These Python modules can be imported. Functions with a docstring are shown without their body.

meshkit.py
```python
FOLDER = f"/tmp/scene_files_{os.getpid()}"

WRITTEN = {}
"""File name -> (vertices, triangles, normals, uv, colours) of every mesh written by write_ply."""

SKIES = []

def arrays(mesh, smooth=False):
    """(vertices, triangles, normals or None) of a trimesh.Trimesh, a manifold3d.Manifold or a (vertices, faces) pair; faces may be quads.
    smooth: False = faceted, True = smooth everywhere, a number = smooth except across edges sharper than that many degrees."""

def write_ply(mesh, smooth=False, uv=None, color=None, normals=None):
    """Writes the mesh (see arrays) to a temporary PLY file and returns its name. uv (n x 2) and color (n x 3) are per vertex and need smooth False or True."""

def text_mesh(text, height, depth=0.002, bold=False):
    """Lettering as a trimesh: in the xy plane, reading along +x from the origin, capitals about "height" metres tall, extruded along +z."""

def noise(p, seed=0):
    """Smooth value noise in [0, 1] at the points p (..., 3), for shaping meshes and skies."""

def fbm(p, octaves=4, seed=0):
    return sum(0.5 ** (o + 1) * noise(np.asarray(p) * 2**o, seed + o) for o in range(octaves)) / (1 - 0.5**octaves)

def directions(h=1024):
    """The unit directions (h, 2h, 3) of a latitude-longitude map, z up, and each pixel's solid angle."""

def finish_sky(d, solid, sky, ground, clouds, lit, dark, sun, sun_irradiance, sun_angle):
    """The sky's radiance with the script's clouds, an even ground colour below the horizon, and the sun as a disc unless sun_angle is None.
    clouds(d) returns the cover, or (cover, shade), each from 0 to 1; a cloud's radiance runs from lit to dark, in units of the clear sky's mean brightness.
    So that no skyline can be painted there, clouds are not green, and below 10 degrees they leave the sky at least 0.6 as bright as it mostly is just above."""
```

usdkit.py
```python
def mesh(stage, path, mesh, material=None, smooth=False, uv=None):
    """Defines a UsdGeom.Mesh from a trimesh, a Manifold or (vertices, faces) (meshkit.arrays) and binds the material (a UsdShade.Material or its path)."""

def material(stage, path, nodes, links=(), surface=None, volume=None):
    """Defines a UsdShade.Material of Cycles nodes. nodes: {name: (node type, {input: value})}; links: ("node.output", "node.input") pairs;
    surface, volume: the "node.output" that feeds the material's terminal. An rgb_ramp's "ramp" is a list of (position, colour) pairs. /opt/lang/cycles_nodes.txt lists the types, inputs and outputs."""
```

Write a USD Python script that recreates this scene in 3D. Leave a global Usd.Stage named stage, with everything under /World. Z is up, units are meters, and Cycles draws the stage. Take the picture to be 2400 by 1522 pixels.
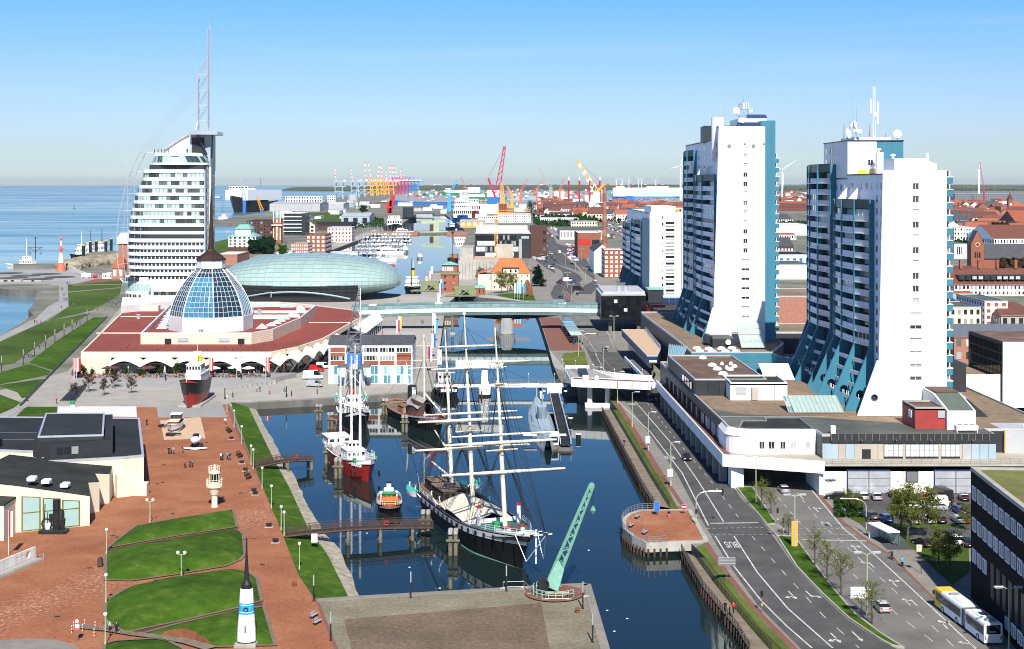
import math,random,numpy as np,trimesh,usdkit,meshkit
import shapely.geometry as sg
from shapely.ops import unary_union
from pxr import Usd,UsdGeom,UsdLux,UsdShade,Gf,Sdf,Vt
arr,cos,sin,pi,rad,norm,lin=np.array,math.cos,math.sin,math.pi,math.radians,np.linalg.norm,np.linspace
stage=Usd.Stage.CreateInMemory()
UsdGeom.Xform.Define(stage,'/World');UsdGeom.Scope.Define(stage,'/World/Looks')
# -- camera, sky, sun
EYE,FOC,CX,HY=63.0,3333.0,1200.0,430.0
cam=UsdGeom.Camera.Define(stage,'/World/camera')
cam.CreateHorizontalApertureAttr(36.0);cam.CreateVerticalApertureAttr(36.0*1522/2400);cam.CreateFocalLengthAttr(50.0)
cam.CreateVerticalApertureOffsetAttr(-(761-HY)/2400*36.0)
cam.CreateClippingRangeAttr(Gf.Vec2f(1.0,90000.0));cam.CreateExposureAttr(0.66)
cam.AddTranslateOp().Set(Gf.Vec3d(0,0,EYE));cam.AddRotateXOp().Set(90.0)
SUN_EL,SUN_AZ=rad(43),math.atan2(0.11,-1.0)
sd=arr([sin(SUN_AZ)*cos(SUN_EL),cos(SUN_AZ)*cos(SUN_EL),sin(SUN_EL)])
sun=UsdLux.DistantLight.Define(stage,'/World/sun')
sun.CreateIntensityAttr(1.25);sun.CreateAngleAttr(0.53);sun.CreateNormalizeAttr(True);sun.CreateColorAttr(Gf.Vec3f(1,.95,.87))
_m=Gf.Matrix4d();_m.SetRotate(Gf.Rotation(Gf.Vec3d(0,0,1),Gf.Vec3d(*sd)));sun.AddTransformOp().Set(_m)
usdkit.material(stage,'/World/Looks/sky',{
's':('sky_texture',dict(sky_type='single_scattering',sun_disc=False,sun_elevation=SUN_EL,sun_rotation=SUN_AZ,altitude=60.0,air_density=1.0,aerosol_density=0.6,ozone_density=2.0)),
'tc':('texture_coordinate',{}),'sx':('separate_xyz',{}),'zr':('rgb_ramp',dict(ramp=[(0,(1.14,1.27,1.5)),(.010,(.86,1.07,1.36)),(.026,(.76,.915,1.27)),(.07,(.67,.84,1.2)),(.13,(.43,.80,1.18)),(.25,(.26,.55,.95)),(1,(.22,.45,.85))])),'ml':('mix',dict(mix_type='multiply',fac=1.0)),
'mp':('mapping',dict(scale=(2.0,2.0,42.0),rotation=(0.0,-0.09,0.0))),'n':('noise_texture',dict(scale=1.5,detail=6.0,roughness=.5,distortion=.3)),
'r':('rgb_ramp',dict(ramp=[(0,(0,0,0)),(.55,(0,0,0)),(.75,(.10,.10,.10)),(1,(.2,.2,.2))])),
'mx':('mix',dict(mix_type='mix',color2=(8.5,9.3,10.0))),'b':('background_shader',dict(strength=0.074))},
[('tc.generated','mp.vector'),('mp.vector','n.vector'),('n.fac','r.fac'),('r.color','mx.fac'),('tc.generated','sx.vector'),('sx.z','zr.fac'),('s.color','ml.color1'),('zr.color','ml.color2'),('ml.color','mx.color1'),('mx.color','b.color')],surface='b.background')
dome=UsdLux.DomeLight.Define(stage,'/World/sky');dome.CreateIntensityAttr(1.0)
UsdShade.MaterialBindingAPI.Apply(dome.GetPrim()).Bind(UsdShade.Material.Get(stage,'/World/Looks/sky'))
dome.GetPrim().SetCustomDataByKey('kind','structure')
# -- reading the photograph: pixel + height or distance -> point of the place
def G(px,py,z=0.0):
 Y=(EYE-z)*FOC/(py-HY)
 return arr([(px-CX)/FOC*Y,Y,z])
def YD(py,z=0.0):return(EYE-z)*FOC/(py-HY)
def XA(px,Y):return(px-CX)/FOC*Y
def ZA(py,Y):return EYE-(py-HY)/FOC*Y
def PY(px,py,Y):return arr([XA(px,Y),Y,ZA(py,Y)])
def crop(ox,oy,s):
 return lambda pts:[(ox+a/s,oy+b/s)for a,b in pts]
K2,K3,K5,K6,K8=crop(0,500,2.9275),crop(0,1000,2.916),crop(700,700,2.9275),crop(700,1000,2.916),crop(1400,850,2.265)
KA,KB,KC,KD,KM=crop(950,320,4.756),crop(1000,560,4.756),crop(480,400,4.756),crop(0,940,3.625),crop(700,300,2.9275)
KP,KT,KR,KN,KW=crop(1440,700,4.756),crop(1880,700,4.477),crop(1840,1080,3.443),crop(1880,380,4.61),crop(0,400,4.756)
KS,KE=crop(720,840,3.8056),crop(1200,840,5.853)
def GG(pts,z=0.0):return[G(a,b,z)for a,b in pts]
def G2(pts,z=0.0):return[tuple(G(a,b,z)[:2])for a,b in pts]
# -- meshes
def rotz(a):c,s=cos(a),sin(a);return arr([[c,-s,0],[s,c,0],[0,0,1.0]])
def tri2(poly):
 v,f=trimesh.creation.triangulate_polygon(poly,engine='earcut')
 a,b,c=v[f[:,0]],v[f[:,1]],v[f[:,2]]
 s=(b[:,0]-a[:,0])*(c[:,1]-a[:,1])-(b[:,1]-a[:,1])*(c[:,0]-a[:,0])
 f[s<0]=f[s<0][:,::-1]
 return v,f
def as_poly(p):
 if isinstance(p,(sg.Polygon,sg.MultiPolygon)):return p
 q=sg.Polygon([tuple(a[:2])for a in p])
 return q if q.is_valid else q.buffer(0)
class MB:
 def __init__(s):s.V,s.F,s.n=[],[],0
 def add(s,v,f):
  v=np.asarray(v,float);f=np.asarray(f,int)
  if f.shape[1]==4:f=np.vstack([f[:,[0,1,2]],f[:,[0,2,3]]])
  s.V.append(v);s.F.append(f+s.n);s.n+=len(v);return s
 def mesh(s):return np.vstack(s.V),np.vstack(s.F)
 def xf(s,R=None,t=(0,0,0),k=1.0):
  s.V=[(v*k if R is None else(v*k)@np.asarray(R).T)+np.asarray(t)for v in s.V];return s
 def join(s,o):
  for v,f in[o.mesh()]:s.add(v,f)
  return s
 def copy(s):
  o=MB();o.add(*s.mesh());return o
 def box(s,x0,x1,y0,y1,z0,z1):
  v=[(x,y,z)for z in(z0,z1)for x,y in((x0,y0),(x1,y0),(x1,y1),(x0,y1))]
  return s.add(v,[(3,2,1,0),(4,5,6,7),(0,1,5,4),(1,2,6,5),(2,3,7,6),(3,0,4,7)])
 def cbox(s,x0,x1,y0,y1,z0,z1,c):
  p=[(x0+c,y0),(x1-c,y0),(x1,y0+c),(x1,y1-c),(x1-c,y1),(x0+c,y1),(x0,y1-c),(x0,y0+c)]
  q=[(min(max(x,x0+c),x1-c),min(max(y,y0+c),y1-c))for x,y in p]
  return s.loft([[(x,y,z0)for x,y in p],[(x,y,z1-c)for x,y in p],[(x,y,z1)for x,y in q]],cap=True)
 def bar(s,a,b,w,h,up=(0,0,1.0)):
  a,b=np.asarray(a,float),np.asarray(b,float);d=b-a;d=d/norm(d)
  u=np.cross(d,up);u=u/norm(u)if norm(u)>1e-6 else arr([1.0,0,0]);n=np.cross(u,d)
  v=[p+u*i*w/2+n*j*h/2 for p in(a,b)for i,j in((-1,-1),(1,-1),(1,1),(-1,1))]
  return s.add(v,[(0,1,2,3),(7,6,5,4),(0,4,5,1),(1,5,6,2),(2,6,7,3),(3,7,4,0)])
 def tube(s,a,b,r0,r1=None,n=6,cap=True):
  a,b=np.asarray(a,float),np.asarray(b,float);r1=r0 if r1 is None else r1
  d=b-a;d=d/max(norm(d),1e-9);u=np.cross(d,(0,0,1.0)if abs(d[2])<.9 else(1.0,0,0));u/=norm(u);w=np.cross(d,u)
  t=np.arange(n)/n*2*pi;c=np.outer(np.cos(t),u)+np.outer(np.sin(t),w)
  v=np.vstack([a+c*r0,b+c*r1]);i=np.arange(n);j=(i+1)%n
  s.add(v,np.stack([i,j,j+n,i+n],1))
  if cap:s.add(v[:n],[(0,k+1,k)for k in range(1,n-1)]);s.add(v[n:],[(0,k,k+1)for k in range(1,n-1)])
  return s
 def path(s,pts,r,n=5):
  for a,b in zip(pts[:-1],pts[1:]):s.tube(a,b,r,n=n)
  return s
 def lathe(s,prof,n=16,c=(0,0,0),closed=True):
  prof=np.asarray(prof,float);t=np.arange(n)/n*2*pi;i=np.arange(n);j=(i+1)%n
  v=np.vstack([np.stack([r*np.cos(t),r*np.sin(t),np.full(n,z)],1)for r,z in prof])+np.asarray(c)
  return s.add(v,np.vstack([np.stack([k*n+i,k*n+j,k*n+n+j,k*n+n+i],1)for k in range(len(prof)-1)]))
 def loft(s,rings,cap=False,closed=True):
  n=len(rings[0]);v=np.vstack([np.asarray(r,float)for r in rings]);i=np.arange(n if closed else n-1);j=(i+1)%n
  s.add(v,np.vstack([np.stack([k*n+i,k*n+j,k*n+n+j,k*n+n+i],1)for k in range(len(rings)-1)]))
  if cap:
   for r,fl in((rings[0],True),(rings[-1],False)):
    r=np.asarray(r,float);m=len(r)
    s.add(np.vstack([r,r.mean(0)]),[((k+1)%m,k,m)if fl else(k,(k+1)%m,m)for k in range(m)])
  return s
 def prism(s,poly,z0,z1,bottom=False,top=True):
  poly=as_poly(poly)
  for g in getattr(poly,'geoms',[poly]):
   v,f=tri2(g)
   if top:s.add(np.c_[v,np.full(len(v),z1)],f)
   if bottom:s.add(np.c_[v,np.full(len(v),z0)],f[:,::-1])
   for ring in[g.exterior,*g.interiors]:
    c=arr(ring.coords)[:-1]
    if ring.is_ccw!=(ring is g.exterior):c=c[::-1]
    n=len(c);i=np.arange(n);j=(i+1)%n
    s.add(np.vstack([np.c_[c,np.full(n,z0)],np.c_[c,np.full(n,z1)]]),np.stack([i,j,j+n,i+n],1))
  return s
 def sheet(s,poly,z):
  poly=as_poly(poly)
  for g in getattr(poly,'geoms',[poly]):
   if g.area>1e-6:
    v,f=tri2(g);s.add(np.c_[v,np.full(len(v),z)],f)
  return s
 def quad(s,a,b,c,d):return s.add([a,b,c,d],[(0,1,2,3)])
 def plate(s,pts,n,t):
  pts=np.asarray(pts,float);o=pts+np.asarray(n,float)*t;m=len(pts);i=np.arange(m);j=(i+1)%m
  s.add(o,[(0,k,k+1)for k in range(1,m-1)]);s.add(pts,[(0,k+1,k)for k in range(1,m-1)])
  return s.add(np.vstack([pts,o]),np.stack([i,j,j+m,i+m],1))
 def strip(s,A,B):
  A,B=np.asarray(A,float),np.asarray(B,float);n=len(A);i=np.arange(n-1)
  return s.add(np.vstack([A,B]),np.stack([i,i+1,i+1+n,i+n],1))
 def ball(s,c,r,k=1,sq=(1,1,1)):
  m=trimesh.creation.icosphere(k);return s.add(m.vertices*r*np.asarray(sq)+np.asarray(c),m.faces)
def tu_(*a,**k):return MB().tube(*a,**k)
def cb_(*a,**k):return MB().cbox(*a,**k)
def br_(*a,**k):return MB().bar(*a,**k)
def pa_(*a,**k):return MB().path(*a,**k)
def la_(*a,**k):return MB().lathe(*a,**k)
def lf_(*a,**k):return MB().loft(*a,**k)
def pl9(*a,**k):return MB().plate(*a,**k)
def pr_(*a,**k):return MB().prism(*a,**k)
def qd_(*a,**k):return MB().quad(*a,**k)
# -- prims
_used={}
def numbered(base):
 n=_used.get(base,-1)+1;_used[base]=n
 return base if n==0 else f'{base}_{n:03d}'
def meta(p,label=None,cat=None,group=None,kind=None):
 for k,v in(('label',label),('category',cat),('group',group),('kind',kind)):
  if v:p.SetCustomDataByKey(k,v)
 return p
def obj(name,mb,mat,parent=None,smooth=False,label=None,cat=None,group=None,kind=None):
 root='/World' if parent is None else str(parent.GetPath())
 p=usdkit.mesh(stage,numbered(root+'/'+name),mb.mesh()if isinstance(mb,MB)else mb,MAT[mat],smooth=smooth).GetPrim()
 return meta(p,label,cat,group,kind)
def thing(name,label,cat,loc=(0,0,0),rz=0.0,group=None,scale=1.0):
 x=UsdGeom.Xform.Define(stage,numbered('/World/'+name));place(x,loc,rz,scale)
 return meta(x.GetPrim(),label,cat,group)
def place(x,loc,rz=0.0,scale=1.0):
 x.AddTranslateOp().Set(Gf.Vec3d(*map(float,loc)));x.AddRotateZOp().Set(math.degrees(rz))
 x.AddScaleOp().Set(Gf.Vec3f(*(np.ones(3)*scale)))
def dup(src,label,loc,rz=0.0,scale=1.0,group=None):
 was=src.GetCustomData();base=was['base']if 'base' in was else src.GetName().rstrip('0123456789').rstrip('_')
 x=UsdGeom.Xform.Define(stage,numbered('/World/'+base))
 x.GetPrim().GetReferences().AddInternalReference(src.GetPath())
 x.ClearXformOpOrder()
 for op in list(x.GetPrim().GetPropertyNames()):
  if op.startswith('xformOp:'):x.GetPrim().RemoveProperty(op)
 x.AddTransformOp(opSuffix='at').Set(Gf.Matrix4d(*(np.block([[rotz(rz)*(np.ones(3)*scale),arr(loc,float).reshape(3,1)],[np.zeros((1,3)),np.ones((1,1))]]).T.ravel().tolist())))
 x.GetPrim().SetInstanceable(True)
 return meta(x.GetPrim(),label,was.get('category'),group or was.get('group'))
class Proto:
 def __init__(s,build):s.build,s.src=build,None
 def __call__(s,label,loc,rz=0.0,scale=1.0,group=None):
  if s.src is None:
   s.src=s.build();x=UsdGeom.Xform(s.src);x.ClearXformOpOrder()
   for n in list(s.src.GetPropertyNames()):
    if n.startswith('xformOp:'):s.src.RemoveProperty(n)
   place(x,loc,rz,scale)
   if label:s.src.SetCustomDataByKey('label',label)
   if group:s.src.SetCustomDataByKey('group',group)
   return s.src
  return dup(s.src,label,loc,rz,scale,group)
  # -- materials
MAT={}
def mt(name,c1,c2=None,scale=.5,rough=.6,bump=0.0,bscale=None,metal=0.0,spec=.35,big=0.0,rnd=0.0,space='pos',detail=4.0,stretch=None,bdist=.05):
 """c1..c2 mixed by noise of the given scale (1/m); big = wide soft tone change; rnd = tone change from object to object"""
 N={'p':('principled_bsdf',dict(roughness=rough,metallic=metal,specular_ior_level=spec,base_color=c1)),'g':('geometry',{}),'t':('texture_coordinate',{})}
 L=[];pos='g.position' if space=='pos' else 't.object'
 if stretch is not None:
  N['mp']=('mapping',dict(scale=stretch));L.append((pos,'mp.vector'));pos='mp.vector'
 out=None
 if c2 is not None:
  N['n']=('noise_texture',dict(scale=scale,detail=detail,roughness=.62));N['r']=('rgb_ramp',dict(ramp=[(.32,c1),(.68,c2)]))
  L+=[(pos,'n.vector'),('n.fac','r.fac')];out='r.color'
 if big:
  N['nb']=('noise_texture',dict(scale=scale*.08,detail=3.0));N['mb']=('map_range',dict(from_min=.3,from_max=.7,to_min=1-big,to_max=1+big));N['hb']=('hsv',dict(color=c1))
  L+=[('g.position','nb.vector'),('nb.fac','mb.value'),('mb.result','hb.value')]
  if out:L.append((out,'hb.color'))
  out='hb.color'
 if rnd:
  N['oi']=('object_info',{});N['mr']=('map_range',dict(from_min=0.0,from_max=1.0,to_min=1-rnd,to_max=1+rnd));N['hr']=('hsv',dict(color=c1))
  L+=[('oi.random','mr.value'),('mr.result','hr.value')]
  if out:L.append((out,'hr.color'))
  out='hr.color'
 if out:L.append((out,'p.base_color'))
 if bump:
  N['bn']=('noise_texture',dict(scale=bscale or scale*6,detail=4.0));N['bu']=('bump',dict(strength=bump,distance=bdist))
  L+=[(pos,'bn.vector'),('bn.fac','bu.height'),('bu.normal','p.normal')]
 MAT[name]=usdkit.material(stage,'/World/Looks/'+name,N,L,surface='p.BSDF')
def glassm(name,tint,light=(.5,.55,.55),share=.25,rough=.05,spec=.8):
 """window glass seen from outside: dark rooms, in some of them a pale blind"""
 MAT[name]=usdkit.material(stage,'/World/Looks/'+name,{'oi':('object_info',{}),'r':('rgb_ramp',dict(ramp=[(0,tint),(1-share-.12,tuple(.55*a for a in tint)),(1-share,light),(1,tuple(.75*a for a in light))])),
 'p':('principled_bsdf',dict(roughness=rough,specular_ior_level=spec))},[('oi.random','r.fac'),('r.color','p.base_color')],surface='p.BSDF')
def W(c):return(c,c,c)
mt('white',(.80,.80,.79),(.74,.745,.74),.25,.55,rnd=.02)
mt('white_wall',(.73,.73,.715),(.60,.60,.585),.12,.6,stretch=(1.4,1.4,.14),detail=6.0)
mt('stained_white',(.76,.75,.72),(.46,.43,.38),.22,.7,stretch=(1.5,1.5,.16))
mt('cool_white',(.70,.72,.76),(.60,.63,.69),.35,.5,stretch=(2,2,.2))
mt('rail_white',(.58,.61,.66),(.52,.55,.6),.4,.5)
mt('ramp_green',(.10,.125,.10),(.08,.10,.08),.3,.7)
mt('teal',(.045,.19,.265),(.04,.155,.22),.2,.45,stretch=(1.5,1.5,.2),rnd=.06)
mt('slate_dark',(.025,.035,.042),(.018,.025,.03),.4,.45)
mt('black',(.012,.012,.013),(.02,.02,.021),.8,.45)
mt('black_hull',(.010,.010,.011),(.02,.019,.018),.35,.4,stretch=(1,1,.3))
mt('dark_metal',(.03,.032,.035),None,1,.45,metal=.3)
mt('grey_metal',(.32,.33,.34),(.26,.27,.28),.8,.4,metal=.6)
mt('light_metal',(.62,.64,.66),(.5,.52,.55),.5,.35,metal=.5)
mt('steel_white',(.72,.73,.74),None,1,.4,metal=.1)
mt('concrete',(.40,.38,.34),(.28,.265,.235),.3,.85,bump=.2,big=.12)
mt('concrete_dark',(.16,.15,.135),(.09,.085,.078),.25,.85,bump=.2,stretch=(1,1,.3))
mt('beige',(.42,.38,.31),(.34,.305,.245),.2,.85,big=.1)
mt('cream',(.70,.61,.47),(.63,.545,.41),.22,.75)
mt('cream_stone',(.66,.56,.42),(.56,.46,.33),.9,.8)
mt('ivory',(.72,.66,.50),(.64,.58,.43),.5,.5)
mt('spar',(.74,.69,.56),(.60,.53,.40),1.1,.5)
mt('brick',(.30,.105,.06),(.22,.075,.045),.8,.85,rnd=.08,big=.1)
mt('brick_dark',(.10,.045,.035),(.075,.035,.028),.8,.85,rnd=.06)
mt('brick_black',(.013,.010,.0095),(.009,.0075,.007),.6,.9,spec=.08)
mt('brick_rose',(.36,.17,.12),(.28,.125,.09),.9,.85)
mt('tile_bright',(.50,.15,.055),(.42,.12,.04),.5,.8)
mt('tile_orange',(.33,.095,.045),(.25,.068,.034),.5,.8,rnd=.1,big=.08)
mt('tile_brown',(.16,.06,.04),(.11,.042,.03),.5,.8,rnd=.12)
mt('tile_grey',(.07,.07,.075),(.05,.05,.055),.4,.7,rnd=.1)
mt('roof_red',(.25,.058,.038),(.20,.045,.03),.12,.8,big=.12,stretch=(1,.35,1))
mt('roof_dark',(.018,.020,.022),(.03,.032,.034),.12,.85,big=.2,spec=.15)
mt('roof_felt',(.055,.062,.056),(.115,.118,.105),.12,.85,big=.25,bump=.15)
mt('roof_felt_dark',(.024,.026,.024),(.045,.047,.042),.2,.9,big=.25,spec=.15)
mt('roof_gravel',(.24,.175,.115),(.16,.115,.075),.5,.95,bump=.4,big=.25)
mt('roof_rust',(.075,.045,.034),(.16,.105,.075),.22,.95,bump=.3,big=.35)
mt('roof_sand',(.52,.36,.235),(.45,.31,.20),.7,.95,bump=.2)
mt('roof_light',(.42,.43,.44),(.34,.35,.36),.15,.7,big=.1)
mt('roof_white',(.66,.66,.65),(.55,.55,.55),.1,.7)
mt('moss_roof',(.10,.12,.025),(.17,.155,.05),.35,.95,bump=.4,big=.25)
mt('copper',(.20,.42,.35),(.15,.33,.28),.4,.6)
mt('bridge_green',(.21,.24,.125),(.165,.19,.10),.7,.6)
mt('mint',(.16,.38,.29),(.13,.26,.19),1.2,.55)
mt('mint_rail',(.25,.5,.42),None,1,.5)
mt('lamp_green',(.36,.44,.27),None,1,.5)
mt('rust',(.22,.08,.03),(.14,.05,.02),1,.85)
mt('bronze',(.055,.033,.022),(.04,.025,.017),.5,.5,metal=.3)
mt('red',(.48,.03,.025),(.40,.025,.02),.6,.45,rnd=.05)
mt('ship_red',(.36,.03,.025),(.27,.022,.02),.3,.4,stretch=(1,1,.3))
mt('red_wall',(.33,.042,.034),(.27,.036,.03),.3,.7)
mt('orange',(.70,.19,.03),(.6,.15,.025),.7,.5)
mt('coral',(.62,.15,.085),(.56,.13,.075),.4,.5)
mt('magenta',(.42,.03,.09),(.35,.025,.07),.4,.5)
mt('yellow',(.78,.48,.03),(.70,.42,.025),.5,.5)
mt('crane_orange',(.72,.33,.05),None,1,.5)
mt('blue',(.03,.16,.50),(.025,.13,.42),.5,.45)
mt('sky_blue',(.06,.32,.62),None,1,.45)
mt('cyan_blue',(.03,.33,.62),(.03,.3,.58),.6,.4)
mt('navy',(.012,.035,.10),(.01,.03,.085),.5,.45)
mt('green',(.03,.22,.09),None,1,.5)
mt('turquoise',(.05,.42,.34),(.045,.36,.3),.8,.5)
mt('deck_green',(.025,.16,.125),(.03,.12,.095),.5,.6)
mt('deck_wood',(.20,.145,.10),(.14,.10,.07),1.2,.8)
mt('wood',(.22,.18,.13),(.15,.12,.085),1.0,.85,rnd=.15)
mt('wood_dark',(.075,.045,.032),(.055,.034,.025),1.0,.8,rnd=.15)
mt('pile_wood',(.20,.18,.13),(.10,.09,.06),.8,.9)
mt('varnish',(.36,.12,.03),(.28,.09,.02),1,.4)
mt('canvas',(.68,.61,.48),(.60,.53,.41),.4,.85)
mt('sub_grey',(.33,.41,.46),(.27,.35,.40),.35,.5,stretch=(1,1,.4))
mt('tyre',W(.012),None,1,.8)
mt('cloth_white',(.76,.76,.78),None,1,.8)
mt('skin',(.55,.33,.24),None,1,.6)
mt('hair',(.06,.04,.028),None,1,.7)
for nm,c in dict(black=(.014,.014,.017),blue=(.03,.08,.25),red=(.45,.02,.03),grey=(.12,.12,.13),beige=(.45,.37,.27),white=(.7,.7,.7),jeans=(.05,.09,.18),cyan=(.03,.35,.6),green=(.05,.35,.2),pink=(.65,.12,.25),brown=(.12,.06,.03),orange=(.6,.22,.04)).items():
 mt('cloth_'+nm,c,None,1,.85)
for nm,c in dict(white=(.78,.78,.78),silver=(.42,.44,.46),black=(.012,.012,.014),red=(.42,.015,.015),blue=(.025,.08,.28),grey=(.10,.105,.11),navy=(.012,.02,.05)).items():
 mt('car_'+nm,c,None,1,.22,metal=.25 if nm in('silver','grey')else 0.0,spec=.6)
mt('car_glass',(.012,.015,.018),None,1,.05,spec=.8)
mt('lamp_glass',(.85,.85,.82),None,1,.25)
mt('tail_light',(.5,.01,.01),None,1,.3)
glassm('win_dark',(.018,.022,.027),(.30,.32,.32),.18)
glassm('win_mix',(.03,.04,.045),(.52,.56,.55),.35)
glassm('win_hotel',(.05,.085,.09),(.40,.56,.55),.55)
glassm('win_hotel_dark',(.03,.038,.045),(.12,.15,.16),.3)
glassm('win_blue',(.10,.28,.36),(.35,.5,.52),.4)
mt('blind',(.62,.66,.64),(.54,.58,.56),.6,.4,rnd=.08)
mt('pale_glass',(.34,.50,.47),(.30,.45,.43),.5,.12,spec=.9,rnd=.05)
mt('shell_glass',(.33,.45,.415),(.28,.40,.37),.12,.22,spec=.9,rnd=.035)
mt('shell_frame',(.25,.33,.31),None,1,.4)
mt('dome_glass',(.016,.04,.055),None,1,.04,spec=1.0,rnd=.25)
mt('dome_glass_blue',(.05,.19,.29),None,1,.04,spec=1.0,rnd=.2)
mt('bridge_glass',(.17,.26,.25),(.13,.21,.205),.4,.1,spec=.9,rnd=.12)
mt('bridge_glass_pale',(.55,.63,.62),None,1,.1,spec=.9,rnd=.08)
mt('black_glass',(.010,.012,.014),None,1,.04,spec=.8,rnd=.3)
mt('dark_panel',(.036,.039,.043),(.027,.03,.034),.5,.5,rnd=.15,spec=.2)
# ground surfaces
mt('g_city',(.23,.215,.19),(.085,.10,.055),.035,.95,big=.2,detail=6.0)
mt('g_quay',(.235,.205,.145),(.13,.115,.075),1.6,.95,bump=.4,big=.22,detail=7.0)
mt('g_plaza',(.35,.33,.295),(.28,.262,.23),.15,.95,bump=.15,big=.15)
mt('g_slab',(.30,.295,.285),(.25,.245,.235),.4,.9,big=.1)
mt('g_white',(.60,.60,.585),(.52,.52,.51),.8,.95,bump=.2)
mt('g_road',(.052,.052,.050),(.092,.09,.084),.16,.9,big=.18,bump=.1,bscale=3)
mt('g_road_pale',(.18,.17,.155),(.115,.11,.102),.14,.92,big=.2,bump=.1,bscale=3)
mt('g_walk',(.23,.212,.185),(.18,.165,.142),.5,.95,big=.12)
mt('g_redpath',(.20,.085,.06),(.155,.065,.048),.6,.95)
mt('g_brown_setts',(.18,.125,.08),(.085,.065,.042),1.6,.95,bump=.5,big=.2)
mt('g_mud',(.075,.06,.04),(.035,.028,.02),.15,.8,bump=.4)
mt('g_stone',(.42,.38,.30),(.20,.18,.13),.7,.95,bump=.6,bscale=1.2,bdist=.3)
mt('g_rock',(.33,.28,.20),(.13,.11,.08),.12,.95,bump=.8,bscale=.5,bdist=.8)
mt('g_scree',(.50,.48,.43),(.36,.345,.31),.5,.95,bump=.5,bscale=.8,bdist=.3)
mt('g_paint',(.62,.62,.60),(.30,.30,.29),1.6,.7,detail=6.0)
def grassm(name,a,b,dry,sc=.35):
 MAT[name]=usdkit.material(stage,'/World/Looks/'+name,{'g':('geometry',{}),'n':('noise_texture',dict(scale=sc,detail=7.0,roughness=.68)),'r':('rgb_ramp',dict(ramp=[(.3,a),(.55,b),(.75,dry)])),
 'n2':('noise_texture',dict(scale=sc*.12,detail=2.0)),'m2':('map_range',dict(from_min=.3,from_max=.7,to_min=.72,to_max=1.25)),'h':('hsv',{}),'bn':('noise_texture',dict(scale=2.2,detail=5.0,roughness=.7)),'bu':('bump',dict(strength=.9,distance=.25)),
 'p':('principled_bsdf',dict(roughness=.95,specular_ior_level=.1))},
 [('g.position','n.vector'),('g.position','n2.vector'),('g.position','bn.vector'),('n.fac','r.fac'),('n2.fac','m2.value'),('m2.result','h.value'),('r.color','h.color'),('h.color','p.base_color'),('bn.fac','bu.height'),('bu.normal','p.normal')],surface='p.BSDF')
grassm('grass',(.026,.062,.006),(.05,.105,.009),(.13,.145,.035))
grassm('grass_dry',(.075,.105,.02),(.115,.14,.035),(.17,.16,.06))
grassm('grass_dike',(.042,.082,.014),(.062,.10,.018),(.09,.105,.03),.2)
grassm('g_field',(.06,.085,.03),(.09,.105,.04),(.12,.11,.06),.02)
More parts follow.
